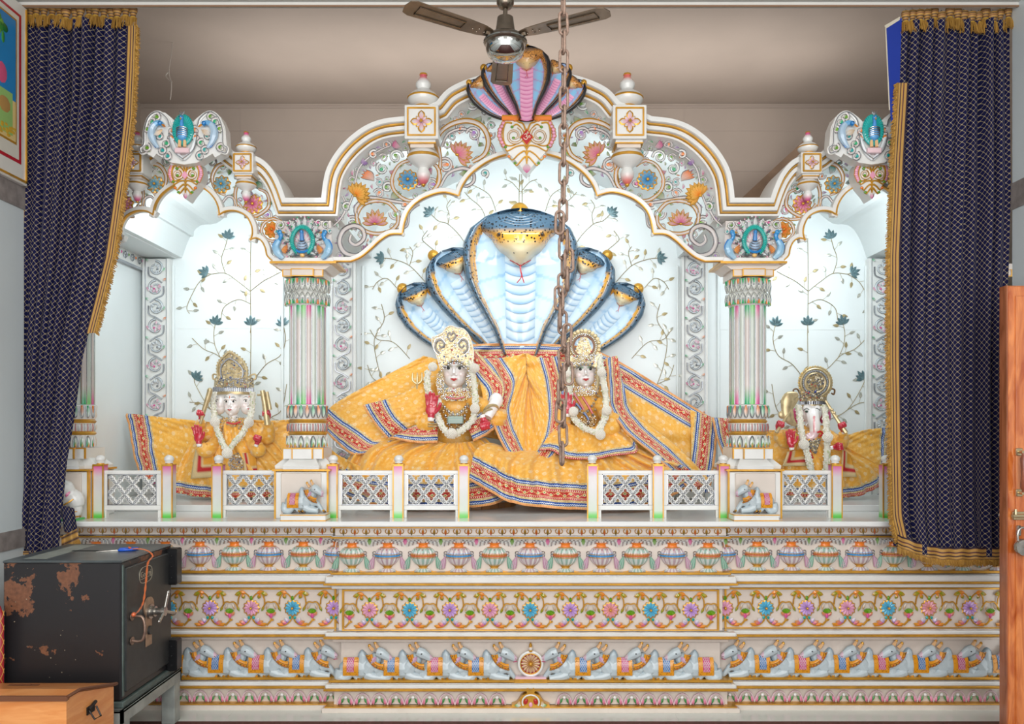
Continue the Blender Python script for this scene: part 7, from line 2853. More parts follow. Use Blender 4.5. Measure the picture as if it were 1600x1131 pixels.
# slant-top desk box of orange wood
def wood(name, c1, c2, scale=(1, 14, 14), rough=.35, coat=.3):
    m, nt, b = newmat(name)
    L = nt.links
    tc = N(nt, 'ShaderNodeTexCoord')
    mp = N(nt, 'ShaderNodeMapping'); mp.inputs['Scale'].default_value = scale
    L.new(tc.outputs['Object'], mp.inputs['Vector'])
    n = N(nt, 'ShaderNodeTexNoise'); n.inputs['Scale'].default_value = 2.2; n.inputs['Detail'].default_value = 6; n.inputs['Distortion'].default_value = 1.4
    L.new(mp.outputs[0], n.inputs['Vector'])
    r = N(nt, 'ShaderNodeValToRGB'); r.color_ramp.elements[0].position = .35; r.color_ramp.elements[1].position = .68
    r.color_ramp.elements[0].color = c1; r.color_ramp.elements[1].color = c2
    L.new(n.outputs['Fac'], r.inputs['Fac']); L.new(r.outputs['Color'], b.inputs['Base Color'])
    b.inputs['Roughness'].default_value = rough; b.inputs['Coat Weight'].default_value = coat; b.inputs['Coat Roughness'].default_value = .12
    return m


dw = wood('orange_desk_wood', C(220, 138, 72), C(234, 162, 98), (2, 2, 14))
dk = plain('brown_desk_edge', C(112, 70, 46), .4)
xr, xl_ = -1.643, -2.30
prof = [(2.95, 0), (2.95, .446), (3.02, .446), (3.30, .378), (3.30, 0)]
root = empty('writing_desk', ((xr + xl_) / 2, 3.12, 0), 'low orange wooden desk box with slanted lid before the safe stand', 'desk')
m = MB()
vs = [(xr, y, z) for y, z in prof] + [(xl_, y, z) for y, z in prof]
m.add(vs, [(0, 1, 2, 3, 4), (9, 8, 7, 6, 5)] + [(i, 5 + i, 5 + (i + 1) % 5, (i + 1) % 5) for i in range(5)])
place(m, 'box', root, [dw], False)
m = MB()
n_ = .010
lp = [(2.942, .449), (2.942, .458), (3.022, .458), (3.31, .389), (3.31, .379), (3.022, .448)]
vs = [(xr + .006, y, z) for y, z in lp] + [(xl_ - .01, y, z) for y, z in lp]
m.add(vs, [tuple(range(6)), tuple(range(6, 12))[::-1]] + [(i, 6 + i, 6 + (i + 1) % 6, (i + 1) % 6) for i in range(6)])
lid = place(m, 'lid', root, [dw], False)
m = MB()
for a, b in zip([(2.941, .449), (2.941, .459), (3.022, .459)], [(2.941, .459), (3.022, .459), (3.311, .390)]):
    m.tube([(xr + .008, a[0], a[1] - .004), (xr + .008, b[0], b[1] - .004)], .0065, 5)
m.box(xl_, xr + .008, 2.936, 2.944, .440, .459)
place(m, 'dark_edging', lid, [dk], False)
m = MB()
Dd = lambda px, py: (lambda Yd: Vector((xr + .003, Yd, H - (py - 670) * Yd / F)))((-xr) * F / (800 - px))
q = Dd(142, 1106)
m.box(xr, xr + .006, q.y - .035, q.y + .022, q.z - .018, q.z + .014, bev=.002)
m.tube([q + Vector((.005, -.028, .0)), q + Vector((.025, -.025, -.035)), q + Vector((.025, .022, -.038)), q + Vector((.005, .025, .0))], .0035, 6)
m.tube([q + Vector((.005, -.03, .004)), q + Vector((.006, .02, .02))], .007, 6)
place(m, 'bail_handle', root, [plain('black_iron_handle', C(48, 44, 42), .4, .6)])
m = MB(); m.box(-1.98, -1.90, 3.16, 3.166, .428, .4305); m.box(-2.0, -1.88, 3.15, 3.185, .4215, .4235); place(m, 'lid_slot', lid, [dk], False)

# red quilted bolster at the picture's left edge
root = empty('quilted_bolster', (-2.10, 3.2, .40), 'red quilted bolster with gold stitching, cut off by the left picture edge', 'cushion')
m = MB()
bx0, bx1 = -2.28, XW(8, 3.35)
m.tube([(bx1 - .10, 3.342, .0), (bx1 - .10, 3.342, .66), (bx1 - .10, 3.342, .70), (bx1 - .10, 3.342, .715)], [.10, .10, .085, .03], 28, C(150, 22, 34), flat=.27)
place(m, 'padding', root, ORN)
m = MB()
for k in range(-2, 12):
    for s in (-1, 1):
        pts = []
        for j in range(28):
            t = j / 27
            a = PI + PI * t
            z = .06 * k + s * t * .32 + (.0 if s > 0 else .32)
            if .01 < z < .695: pts.append((bx1 - .10 + .1005 * math.cos(a), 3.342 + .0285 * math.sin(a), z))
        if len(pts) > 1: m.tube(pts, .0016, 4, C(200, 150, 70))
place(m, 'gold_stitching', root, ORN)

# tall varnished door leaf standing open at the right
lac = wood('varnished_teak', C(174, 80, 28), C(226, 138, 74), (10, 10, 1.6), .12, .9)
root = empty('door_leaf', (2.3, 3.5, 0), 'varnished reddish wooden door leaf standing open at the right edge', 'door')
m = MB()
dx0 = XW(1573.5, 3.5)
m.box(dx0, RW - .004, 3.5, 3.545, 0, ZW(446, 3.5), bev=.006)
place(m, 'leaf', root, [lac], False)
m = MB()
m.box(dx0 + .035, RW - .004, 3.492, 3.50, .05, ZW(462, 3.5), bev=.006)
place(m, 'raised_panel', root, [lac], False)
m = MB(); m.box(dx0 - .004, dx0 + .002, 3.497, 3.548, 0, ZW(446, 3.5)); place(m, 'edge_strip', root, [wood('pale_teak_edge', C(132, 70, 40), C(170, 100, 66), (8, 8, 1.4), .25, .4)], False)
brass = plain('bright_brass', C(206, 188, 150), .25, .85, noise=.2)
hx = XW(1593.5, 3.48)
m = MB()
for py in (706, 770):
    z = ZW(py, 3.48)
    m.box(hx - .012, hx + .016, 3.482, 3.494, z - .016, z + .016, bev=.003)
    m.tube([(hx, 3.488, z), (hx, 3.455, z)], .007, 8)
place(m, 'handle_mount', root, [brass])
m = MB()
m.tube(catmull([(hx, 3.455, ZW(708, 3.48)), (hx - .002, 3.442, ZW(738, 3.48)), (hx, 3.455, ZW(768, 3.48))], 6), [.008] * 2 + [.016] * 9 + [.008] * 2, 12, flat=.8)
place(m, 'pull_handle', root, [wood('dark_grip', C(110, 58, 40), C(150, 84, 58), (6, 6, 3), .3, .3)])
m = MB()
z = ZW(806, 3.48)
m.box(XW(1584, 3.48), RW - .006, 3.484, 3.494, z - .018, z + .018, bev=.002)
m.tube([(XW(1581, 3.48), 3.476, z), (RW - .006, 3.476, z)], .009, 10)
m.tube([(XW(1586, 3.48), 3.476, z), (XW(1586, 3.48), 3.476, z + .03)], .006, 8)
place(m, 'bolt_latch', root, [brass])
m = MB()
z = ZW(838, 3.46)
m.box(XW(1590, 3.48), XW(1596, 3.48), 3.478, 3.494, z, z + .045, bev=.003)
lkx = XW(1599, 3.46)
m.tube(catmull([(lkx - .02, 3.465, z - .02), (lkx - .02, 3.465, z + .02), (lkx, 3.465, z + .038), (lkx + .02, 3.465, z + .02), (lkx + .02, 3.465, z - .02)], 5), .0048, 8)
m.lathe(lkx, 3.462, [(.010, -.014, WHITE), (.034, -.012, WHITE), (.038, 0, WHITE), (.034, .012, WHITE), (.010, .014, WHITE)], 24, z0=0)
# turn the disc-shaped lock body to face the viewer
nb = 24 * 5
for i in range(len(m.v) - nb, len(m.v)):
    x, y, zz = m.v[i]
    m.v[i] = (x, 3.462 + zz, (z - .048) + (y - 3.462))
place(m, 'padlock', root, [chrome])
m = MB()
q = W(1565, 805, 3.94)
m.tube([q + Vector((.014 * math.cos(t), 0, .018 * math.sin(t))) for t in [2 * PI * j / 14 for j in range(14)]], .004, 6, C(200, 200, 195), closed=True)
m.box(q.x, RW + .001, q.y - .004, q.y + .004, q.z - .004, q.z + .004, C(190, 190, 186))
o = m.build('tieback_ring', [chrome]); o['label'] = 'small metal tieback ring on the right wall beside the curtain'; o['category'] = 'hook'
PGOLD = plain('pale_gold', C(212, 190, 146), .3, .5, noise=.3, nscale=40)
ORNP = [PAINT, PGOLD, SILVER]
# =================================================================== STATUES
skinm = attr_mat('polished_white_marble_skin', .16, 0, .6, vein=.03)
STONE = C(246, 242, 240)
YS = 4.86


def set_paint(o, fn): paint_mesh(o.data, fn)


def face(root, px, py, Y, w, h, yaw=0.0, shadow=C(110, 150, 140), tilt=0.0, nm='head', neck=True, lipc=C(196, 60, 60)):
    """head seen from the front; w, h in px; (px, py) its centre"""
    k = Y / F
    W2, H2 = w * k / 2, h * k / 2
    R = Matrix.Rotation(yaw, 3, 'Z') @ Matrix.Rotation(tilt, 3, 'Y')
    O = W(px, py, Y)
    g = lambda x, y, z: O + R @ Vector((x * W2, -y * W2, z * H2))
    m = MB()
    m.ball(g(0, 0, .12), (W2 * .98, W2 * 1.08, H2 * .86), STONE, 0, 22, 16)
    m.ball(g(0, .30, -.42), (W2 * .82, W2 * .78, H2 * .52), STONE, 0, 18, 12)      # jaw
    m.ball(g(0, .66, -.80), (W2 * .26, W2 * .26, H2 * .16), STONE, 0, 12, 8)       # chin
    for s in (-1, 1): m.ball(g(s * .46, .58, -.22), (W2 * .34, W2 * .34, H2 * .26), STONE, 0, 12, 8)   # cheeks
    m.tube([g(0, 1.00, .20), g(0, 1.16, -.02), g(0, 1.30, -.22)], [W2 * .08, W2 * .10, W2 * .13], 8)
    for s in (-1, 1): m.ball(g(s * .15, 1.12, -.25), (W2 * .10, W2 * .10, H2 * .07), STONE, 0, 8, 6)
    m.ball(g(0, .98, .30), (W2 * .6, W2 * .14, H2 * .16), STONE, 0, 12, 8)
    m.ball(g(0, 1.02, -.50), (W2 * .28, W2 * .14, H2 * .10), STONE, 0, 10, 6)
    if neck: m.tube([g(0, 0, -.5), g(0, -.05, -1.35)], [W2 * .50, W2 * .60], 14)
    o = fused(m, nm, skinm, max(.0022, W2 * .035), None, 4)

    def pf(co):
        return mixc(STONE, C(240, 190, 185), .25)
    OI = R.inverted()

    def pf(co):
        q = OI @ (co - O)
        x, z = q.x / W2, q.z / H2
        c = STONE
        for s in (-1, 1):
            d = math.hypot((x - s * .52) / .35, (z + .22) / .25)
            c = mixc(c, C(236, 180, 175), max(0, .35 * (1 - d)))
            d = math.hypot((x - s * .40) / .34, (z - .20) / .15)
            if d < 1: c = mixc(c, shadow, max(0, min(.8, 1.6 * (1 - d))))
        return c
    set_paint(o, pf)
    adopt(o, root)
    m = MB()
    for s in (-1, 1):
        e = lambda x, y, z: g(s * .40 + x, y, z)
        yf = .985
        m.ball(e(0, yf - .06, .12), (W2 * .29, W2 * .14, H2 * .094), C(248, 246, 242), 0, 12, 8)
        m.ball(e(0, yf + .045, .115), (W2 * .125, W2 * .06, H2 * .084), C(28, 22, 20), 0, 10, 6)
        m.tube([e(x, yf + .045 - .10 * x * x * 6, .12 + .105 * max(0, 1 - (x / .31) ** 2) ** .5) for x in (-.30, -.2, -.1, 0, .1, .2, .30)], W2 * .03, 5, C(20, 16, 18))
        m.tube([e(s * x, yf + .10 - .4 * (x + .05) ** 2, .36 + .09 * (1 - ((x + .02) / .36) ** 2)) for x in (-.30, -.18, -.05, .08, .2, .32)], [W2 * q for q in (.015, .03, .034, .030, .022, .01)], 5, C(24, 18, 18))
    # lips
    L = lambda x, z, d=1.14: g(x, d - .5 * x * x, z)
    m.tube([L(-.27, -.475, 1.13), L(-.13, -.47), L(0, -.485), L(.13, -.47), L(.27, -.475, 1.13)], [W2 * q for q in (.012, .045, .040, .045, .012)], 6, lipc)
    m.tube([L(-.2, -.50, 1.13), L(0, -.555, 1.12), L(.2, -.50, 1.13)], [W2 * q for q in (.02, .062, .02)], 6, lipc)
    m.ball(g(0, 1.10, .42), (W2 * .06, W2 * .03, H2 * .12), C(226, 110, 30), 0, 8, 6)
    adopt(m.build('painted_features', ORN), root)
    return O, R, W2, H2


def palm(root, px, py, Y, size, ang=0.0, mirror=1, mode='open', col=C(196, 44, 62), nm='hand', yaw=0.0):
    """five-fingered hand, palm towards the viewer; ang tilts it in the picture plane"""
    m = MB()
    R = Matrix.Rotation(ang, 3, 'Y') @ Matrix.Rotation(yaw, 3, 'Z')
    O = W(px, py, Y)
    s = size
    g = lambda x, y, z: O + R @ Vector((mirror * x * s, -y * s, z * s))
    m.ball(g(0, 0, 0), (s * .26, s * .11, s * .30), col, 0, 14, 10, rot=R)
    m.tube([g(0, 0, -.15), g(0, 0, -.50)], [s * .17, s * .14], 10)
    fl = [(-.19, .40, -.10), (-.065, .50, -.03), (.06, .47, .03), (.18, .36, .10)]
    for x, L, sp in fl:
        if mode == 'open':
            pts = [g(x, 0, .18), g(x + sp * .25, .02, .22 + L * .45), g(x + sp * .5, .05, .22 + L * .8), g(x + sp * .6, .10, .22 + L)]
        else:
            pts = [g(x, .02, .16), g(x, .16, .30), g(x, .34, .22), g(x, .34, .02), g(x, .22, -.04)]
        m.tube(catmull(pts, 4), [s * .070] * 5 + [s * .064] * 20 if False else s * .066, 8)
        m.ball(pts[-1], s * .066)
    if mode == 'open': th = [g(.16, .04, -.12), g(.32, .08, .06), g(.38, .12, .26)]
    else: th = [g(.16, .06, -.10), g(.26, .22, .04), g(.12, .38, .14)]
    m.tube(catmull(th, 4), s * .078, 8)
    m.ball(th[-1], s * .074)
    o = fused(m, nm, skinm, s * .030, None, 2)

    def pf(co):
        q = R.inverted() @ (co - O)
        t = q.z / s
        return STONE if t < -.34 else mixc(col, C(222, 90, 100), .4 if t > .45 else 0)
    set_paint(o, pf)
    return adopt(o, root)


FLOWERM = attr_mat('white_flower_string', .7, 0, 0, vein=.1, bump=.5, bscale=240)


def garland(root, pts, r_px, seed=1, poms=(), dens=1.0, nm='garland'):
    rnd = random.Random(seed)
    m = MB()
    c = catmull([W(*p) for p in pts], 10)
    k = pts[0][2] / F
    r = r_px * k
    m.tube(c, r * .86, 10, C(226, 222, 206))
    L = sum((c[i + 1] - c[i]).length for i in range(len(c) - 1))
    n = int(L / (r * .26) * 4.2 * dens)
    for i in range(n):
        t = rnd.random() * (len(c) - 1.001); q = int(t)
        p = c[q].lerp(c[q + 1], t - q)
        d = (c[q + 1] - c[q]).normalized()
        a = rnd.uniform(0, 2 * PI)
        u = Vector((0, 1, 0)); u = (u - d * d.dot(u)).normalized(); w_ = d.cross(u)
        off = (u * math.cos(a) + w_ * math.sin(a)) * r * .9
        if off.y > r * .3: continue
        m.ball(p + off, r * rnd.uniform(.18, .30), [C(240, 238, 226), C(232, 228, 210), C(244, 242, 236), C(196, 204, 160)][0 if rnd.random() < .5 else rnd.randrange(1, 4)], 0, 5, 4)
    o = adopt(m.build(nm, [FLOWERM]), root)
    for (px, py, Y, rr) in poms:
        m = MB()
        O = W(px, py, Y); R_ = rr * Y / F
        m.ball(O, R_ * .93, C(222, 216, 204), 0, 14, 10)
        for i in range(130):
            z = 1 - 2 * (i + .5) / 130; a = i * 2.39996; q = math.sqrt(1 - z * z)
            if q * math.sin(a) > .35: continue
            m.ball(O + Vector((q * math.cos(a), q * math.sin(a), z)) * R_ * .93, R_ * .13, C(240, 236, 226), 0, 5, 4)
        p = m.build('flower_ball', [FLOWERM]); adopt(p, root); p.parent = o; p.matrix_parent_inverse = Matrix.Identity(4)
    return o


GEMC = [(C(236, 226, 200), 0), (C(210, 160, 60), 1), (C(220, 220, 225), 2), (C(210, 160, 60), 1), (C(40, 70, 130), 0), (C(236, 236, 236), 2), (C(180, 40, 50), 0)]


def gems(m, poly_px, Y, n, seed, r=(.9, 1.8), depth_fn=None):
    """scatter cut stones over a px polygon"""
    rnd = random.Random(seed)
    xs = [p[0] for p in poly_px]; ys = [p[1] for p in poly_px]
    pts = []
    t = 0
    while len(pts) < n and t < n * 30:
        t += 1
        x, y = rnd.uniform(min(xs), max(xs)), rnd.uniform(min(ys), max(ys))
        if not inside(poly_px, x, y): continue
        rr = rnd.uniform(*r)
        if any((x - a) ** 2 + (y - b) ** 2 < ((rr + c) * .75) ** 2 for a, b, c in pts): continue
        pts.append((x, y, rr))
        YY = Y - (depth_fn(x, y) if depth_fn else 0)
        g = rnd.choices(GEMC, [4, 6, 5, 4, .5, 4, .5])[0]
        m.ball(W(x, y, YY), (rr * Y / F, rr * Y / F * .7, rr * Y / F), g[0], g[1], 6, 4)


def gold_line(m, pts, Y, w=.7, mt=1, dfn=None, col=WHITE, closed=False, n=6):
    c = catmull([(p[0], p[1], 0) for p in pts], n, closed)
    m.tube([W(p.x, p.y, Y - (dfn(p.x, p.y) if dfn else 0)) for p in c], w * Y / F, 5, col, mt, closed=closed)


def curved(cx, hw, dep): return lambda x, y: dep * math.sqrt(max(0, 1 - min(1, abs(x - cx) / hw) ** 2))


def band_shell(m, cx, Y, rows, mat=1, seg=26, col=WHITE, dep=.8):
    """half-round shell: rows (py, half width px)"""
    vs, fs = [], []
    for py, hw in rows:
        for i in range(seg + 1):
            a = PI * i / seg
            p = W(cx - hw * math.cos(a), py, Y)
            vs.append(p + Vector((0, -hw * Y / F * dep * math.sin(a), 0)))
    n = seg + 1
    for j in range(len(rows) - 1):
        for i in range(seg): fs.append((j * n + i, j * n + i + 1, (j + 1) * n + i + 1, (j + 1) * n + i))
    m.add(vs, fs, col, mat)


YEL = C(222, 156, 48)
satin = [SARI]


def torso(root, pts, nm='torso', Y=YS, flat=.6):
    m = MB()
    rows = [(W(p[0], p[1], Y), p[2] * Y / F) for p in pts]
    c = catmull([r[0] for r in rows], 6)
    n = len(c)
    rr = [interp([(i / (len(rows) - 1), rows[i][1]) for i in range(len(rows))], k / (n - 1)) for k in range(n)]
    m.tube(c, rr, 24, YEL, 0, flat)
    # cloth coordinates so that the satin pattern shows, clear of any border
    m.uv = [(v[0] + 3, v[2] + 1.0) for v in m.v]
    return adopt(m.build(nm, [SARI]), root)


def sleeve(root, pts, nm='sleeve'):
    m = MB()
    c = catmull([W(p[0], p[1], p[2]) for p in pts], 6)
    n = len(c)
    rr = [interp([(i / (len(pts) - 1), pts[i][3] * pts[i][2] / F) for i in range(len(pts))], k / (n - 1)) * (1 + .06 * math.sin(k * 1.7)) for k in range(n)]
    m.tube(c, rr, 16, YEL)
    m.uv = [(v[0] + 3, v[2] + 1.0) for v in m.v]
    return adopt(m.build(nm, [SARI]), root)


# round timber seats under the two middle statues
for (px, cy, rad, lab) in ((694, 4.94, .45, 'round low platform of wooden blocks under the statue left of the chain'), (938, 4.97, .47, 'round low platform of wooden blocks under the statue behind the chain')):
    x = XW(px, cy)
    root = empty('wooden_platform', (x, cy, LEDGE), lab, 'platform', 'round wooden platforms')
    m = MB(); m.lathe(x, cy, [(rad - .012, 0, C(120, 84, 50)), (rad - .012, .034, C(120, 84, 50)), (0, .034, C(120, 84, 50))], 60, z0=LEDGE, sy=.85); place(m, 'disc', root, ORNP)
    rnd = random.Random(int(px))
    m = MB()
    nb = 44
    for i in range(nb):
        a0, a1 = 2 * PI * i / nb + .006, 2 * PI * (i + 1) / nb - .006
        c = mixc(C(170, 122, 74), C(124, 84, 50), rnd.random())
        r0, r1 = rad - .014, rad + rnd.uniform(-.002, .002)
        vs = []
        for zz in (LEDGE + .0015, LEDGE + .0325):
            for (r, a) in ((r0, a0), (r1, a0), (r1, a1), (r0, a1)): vs.append((x + r * math.cos(a), cy + .85 * r * math.sin(a), zz))
        m.add(vs, [(0, 1, 2, 3), (4, 5, 6, 7), (0, 1, 5, 4), (1, 2, 6, 5), (2, 3, 7, 6), (3, 0, 4, 7)], c)
    place(m, 'edge_blocks', root, ORN, False)

# ---------------------------------------------------------------- big backdrop shawl
root = empty('backdrop_shawl', (XW(900, 5.0), 5.0, STEP), 'long golden shawl with blue and red border stretched from middle statues to right pillar', 'shawl')
cloth([[(738, 538, 5.08), (800, 537, 5.09), (880, 539, 5.08), (935, 549, 5.04), (1010, 590, 5.0), (1114, 654, 4.95)],
       [(738, 590, 5.06), (800, 592, 5.07), (880, 600, 5.06), (935, 622, 5.0), (1000, 660, 4.94), (1106, 705, 4.90)],
       [(738, 680, 5.0), (800, 690, 5.0), (880, 700, 4.98), (940, 725, 4.92), (1000, 755, 4.86), (1094, 762, 4.84)]],
      150, 60, ((3, .010, 0, .5), (9, .005, 1, .5)), 1, root=root, name='main_fall', thick=.003)
cloth([[(1122, 655, 4.93), (1119, 700, 4.88), (1110, 770, 4.80)],
       [(1078, 640, 4.93), (1080, 690, 4.88), (1078, 768, 4.80)]], 40, 24, ((2, .004, 0, 0),), 2, root=root, name='end_border', thick=.003)
cloth([[(1112, 652, 4.90), (1118, 680, 4.86), (1130, 712, 4.84)],
       [(1150, 655, 4.92), (1152, 690, 4.88), (1160, 722, 4.85)]], 24, 20, ((1, .006, 0, 0),), 3, root=root, name='folded_corner', thick=.003)

# ---------------------------------------------------------------- statue A (left of the chain)
A = empty('seated_statue', (XW(710, YS), YS, STEP), 'crowned white statue with raised red palm and garland, in golden robes left of the chain', 'statue', 'robed marble statues')
torso(A, [(712, 612, 15), (712, 622, 30), (710, 640, 34), (709, 665, 27), (709, 694, 30), (708, 730, 50), (706, 770, 60)])
fo_ = face(A, 711, 580, YS + .025, 43, 56, shadow=C(150, 150, 120))
# left wing of the robe with its striped hem
cloth([[(508, 672, 4.80), (528, 694, 4.78), (551, 710, 4.74), (580, 707, 4.72)],
       [(515, 638, 4.84), (545, 655, 4.82), (590, 684, 4.76), (614, 688, 4.74)],
       [(590, 594, 4.92), (632, 600, 4.90), (660, 640, 4.82), (655, 676, 4.76)],
       [(662, 556, 4.96), (690, 570, 4.96), (690, 630, 4.86), (680, 690, 4.78)]], 60, 70, ((2, .008, 0, .3), (5, .004, 1, .4)), 4, root=A, name='robe_wing')
cloth([[(567, 633, 4.70), (580, 656, 4.68), (604, 685, 4.68)],
       [(604, 624, 4.70), (618, 648, 4.66), (632, 672, 4.67)],
       [(640, 610, 4.72), (652, 632, 4.66), (658, 662, 4.68)],
       [(664, 592, 4.76), (676, 616, 4.70), (678, 652, 4.70)]], 34, 60, ((1.5, .010, 0, .2),), 5, root=A, name='sleeve_end')
cloth([[(610, 684, 4.66), (648, 692, 4.64), (684, 692, 4.66)],
       [(640, 668, 4.67), (662, 660, 4.65), (684, 650, 4.68)]], 30, 24, ((1.5, .008, 0, 0),), 6, root=A, name='waist_flap')
sleeve(A, [(690, 628, 4.82, 12), (668, 640, 4.74, 15), (662, 662, 4.70, 17), (676, 655, 4.66, 12)])
palm(A, 674, 640, 4.62, .135, .05, 1, 'open')
m = MB()
for py in (662, 666): m.tube([W(676, py, 4.62) + Vector((.024 * math.cos(t), .024 * math.sin(t), 0)) for t in [2 * PI * j / 18 for j in range(18)]], .005, 6, WHITE, 1, closed=True)
# viewer's right arm, bent to the knee, with a thick gold bangle
place(m, 'bangle', A, ORNP)
sleeve(A, [(736, 626, 4.82, 12), (758, 640, 4.76, 15), (776, 655, 4.72, 15), (782, 640, 4.70, 10)], 'right_sleeve')
m = MB()
m.ball(W(775, 626, 4.70), (.042, .042, .048), STONE, 0, 12, 8)
m.tube([W(775, 628, 4.69), W(768, 640, 4.66), W(762, 652, 4.64)], [.038, .032, .026], 12, STONE)
place(m, 'forearm', A, [skinm])
m = MB()
for r_, o_ in ((.034, 0), (.030, .012)):
    m.tube([W(767 - o_ * 300, 640 + o_ * 500, 4.66) + Vector((r_ * 1.1 * math.cos(t), r_ * math.sin(t), r_ * .75 * math.cos(t + 1.2))) for t in [2 * PI * j / 20 for j in range(20)]], .009, 8, WHITE, 1, closed=True)
place(m, 'bangle', A, ORNP)
palm(A, 757, 662, 4.62, .11, 2.9, -1, 'grip')
# red shawl band from the crown over the shoulder
cloth([[(744, 548, 4.90), (768, 575, 4.84), (788, 605, 4.80), (778, 640, 4.74), (752, 668, 4.70)],
       [(736, 566, 4.88), (746, 590, 4.82), (754, 620, 4.78), (748, 645, 4.72), (734, 662, 4.70)]], 70, 20, ((3, .006, 0, 0),), 7, vstart=.035, root=A, name='shoulder_shawl')
cloth([[(740, 690, 4.66), (760, 680, 4.66), (776, 668, 4.68)],
       [(728, 660, 4.68), (746, 648, 4.68), (764, 640, 4.69)]], 24, 20, ((1, .008, 0, 0),), 8, root=A, name='elbow_flap')
# skirt
cloth([[(512, 752, 4.78), (545, 778, 4.64), (612, 792, 4.53), (700, 794, 4.50), (768, 789, 4.53), (812, 770, 4.64)],
       [(530, 738, 4.78), (562, 752, 4.62), (620, 758, 4.52), (700, 760, 4.49), (760, 756, 4.52), (805, 742, 4.62)],
       [(566, 692, 4.80), (596, 704, 4.70), (646, 716, 4.61), (705, 724, 4.58), (750, 720, 4.60), (785, 712, 4.66)],
       [(640, 676, 4.80), (664, 684, 4.75), (692, 692, 4.69), (714, 692, 4.68), (735, 690, 4.70), (758, 684, 4.76)]],
      170, 60, ((10, .019, 0, .12), (17, .008, 1, .1), (5, .010, 2, .3)), 9, root=A, name='skirt', amp_fn=lambda u, v: .55 + .6 * math.sin(PI * min(1, v * 1.1)))
cloth([[(508, 745, 4.80), (540, 770, 4.70), (575, 776, 4.66)],
       [(505, 690, 4.82), (530, 712, 4.74), (566, 730, 4.68)]], 40, 30, ((2, .01, 0, .3),), 10, root=A, name='trailing_hem')

# crown: tall gilt plate with paisleys and a bead rim
def plate(m, poly, Y, dep, mt=1, col=WHITE):
    k = [W(p[0], p[1], Y) for p in poly]
    m.prism([(v.x, v.z) for v in k][::-1], Y - dep, Y, col, mt)


cr = [(689, 579), (684, 562), (680, 548), (676, 540), (675, 528), (682, 525), (692, 520), (697, 512), (705, 509), (714, 512), (724, 514), (732, 523), (737, 536), (740, 552), (738, 566), (733, 580), (722, 569), (710, 563), (699, 569)]
m = MB()
plate(m, cr, YS - .05, .03, 1, WHITE)
CR_A = place(m, 'crown', A, ORNP)
m = MB()
gems(m, cr, YS - .085, 330, 3, (.8, 1.6))
gold_line(m, cr[:16], YS - .085, 1.0, 0, None, C(226, 216, 196), n=4)
for s, cx in ((-1, 689), (1, 722)):
    gold_line(m, [(cx + s * 2, 552), (cx + s * 8, 545), (cx + s * 7, 534), (cx, 531), (cx - s * 5, 537), (cx - s * 1, 543), (cx + s * 3, 539)], YS - .090, 1.5, 0, None, C(110, 104, 100))
    gold_line(m, [(cx + s * 3, 555), (cx + s * 11, 546), (cx + s * 9, 531), (cx, 528), (cx - s * 8, 537)], YS - .089, .8, 2)
gold_line(m, [(704.5, 534), (699, 525), (702, 519), (705, 523), (708, 519), (712, 525), (705, 534)], YS - .090, 1.3, 0, None, C(120, 112, 108))
for t in range(13):
    a = (t - 6) / 6
    x = 711 + a * 21; y = 563 + 13 * a * a
    m.ball(W(x, y, YS - .09 - .04 * (1 - a * a)), .0075, WHITE, 2 if t % 2 else 1, 7, 5)
    m.ball(W(x, y + 3.5, YS - .088 - .045 * (1 - a * a)), .0055, C(240, 240, 240), 2, 6, 4)
place(m, 'crown_jewels', A, ORNP)
for s in (-1, 1):
    m = MB()
    gems(m, [(711 + s * 19, 584), (711 + s * 28, 584), (711 + s * 30, 600), (711 + s * 25, 618), (711 + s * 19, 610), (711 + s * 17, 598)], YS - .07, 90, 7 + s, (.8, 1.6))
    m.tube([W(711 + s * 22, 580, YS - .05), W(711 + s * 24, 600, YS - .05), W(711 + s * 21, 614, YS - .05)], [.015, .022, .01], 8, C(180, 140, 70), 1)
    place(m, 'earring', A, ORNP)
# necklaces
m = MB()
df = curved(711, 34, .085)
gems(m, [(690, 607), (732, 607), (738, 618), (726, 626), (696, 626), (684, 618)], YS - .03, 150, 12, (.9, 1.7), df)
for (rr, y0, yb) in ((26, 622, 648), (24, 624, 672)):
    for i in range(17):
        a = (i - 8) / 8
        m.ball(W(711 + a * rr, yb - (yb - y0) * abs(a) ** 1.6, YS - .045 - .08 * (1 - a * a) ** .5), .0095, C(232, 222, 196), 2 if i % 2 else 1, 7, 5)
        m.ball(W(711 + a * rr, yb - (yb - y0) * abs(a) ** 1.6 + 2.4, YS - .045 - .08 * (1 - a * a) ** .5), .005, C(236, 232, 224), 0, 5, 4)
gems(m, [(694, 640), (728, 640), (726, 668), (712, 682), (698, 668)], YS - .03, 60, 13, (.8, 1.4), df)
gold_line(m, [(697, 620), (711, 623), (726, 620)], YS - .13, 1.4, 0, None, C(190, 30, 40))
place(m, 'necklace', A, ORNP)
m = MB(); m.box(XW(699, 4.7), XW(724, 4.7), 4.70, 4.74, ZW(662, 4.7), ZW(650, 4.7), C(168, 176, 160), 0, .006)
for i in range(5): m.box(XW(699, 4.7), XW(724, 4.7), 4.696, 4.70, ZW(651 + i * 2.4, 4.7), ZW(651.8 + i * 2.4, 4.7), C(90, 150, 140))
place(m, 'waist_band', A, ORNP)
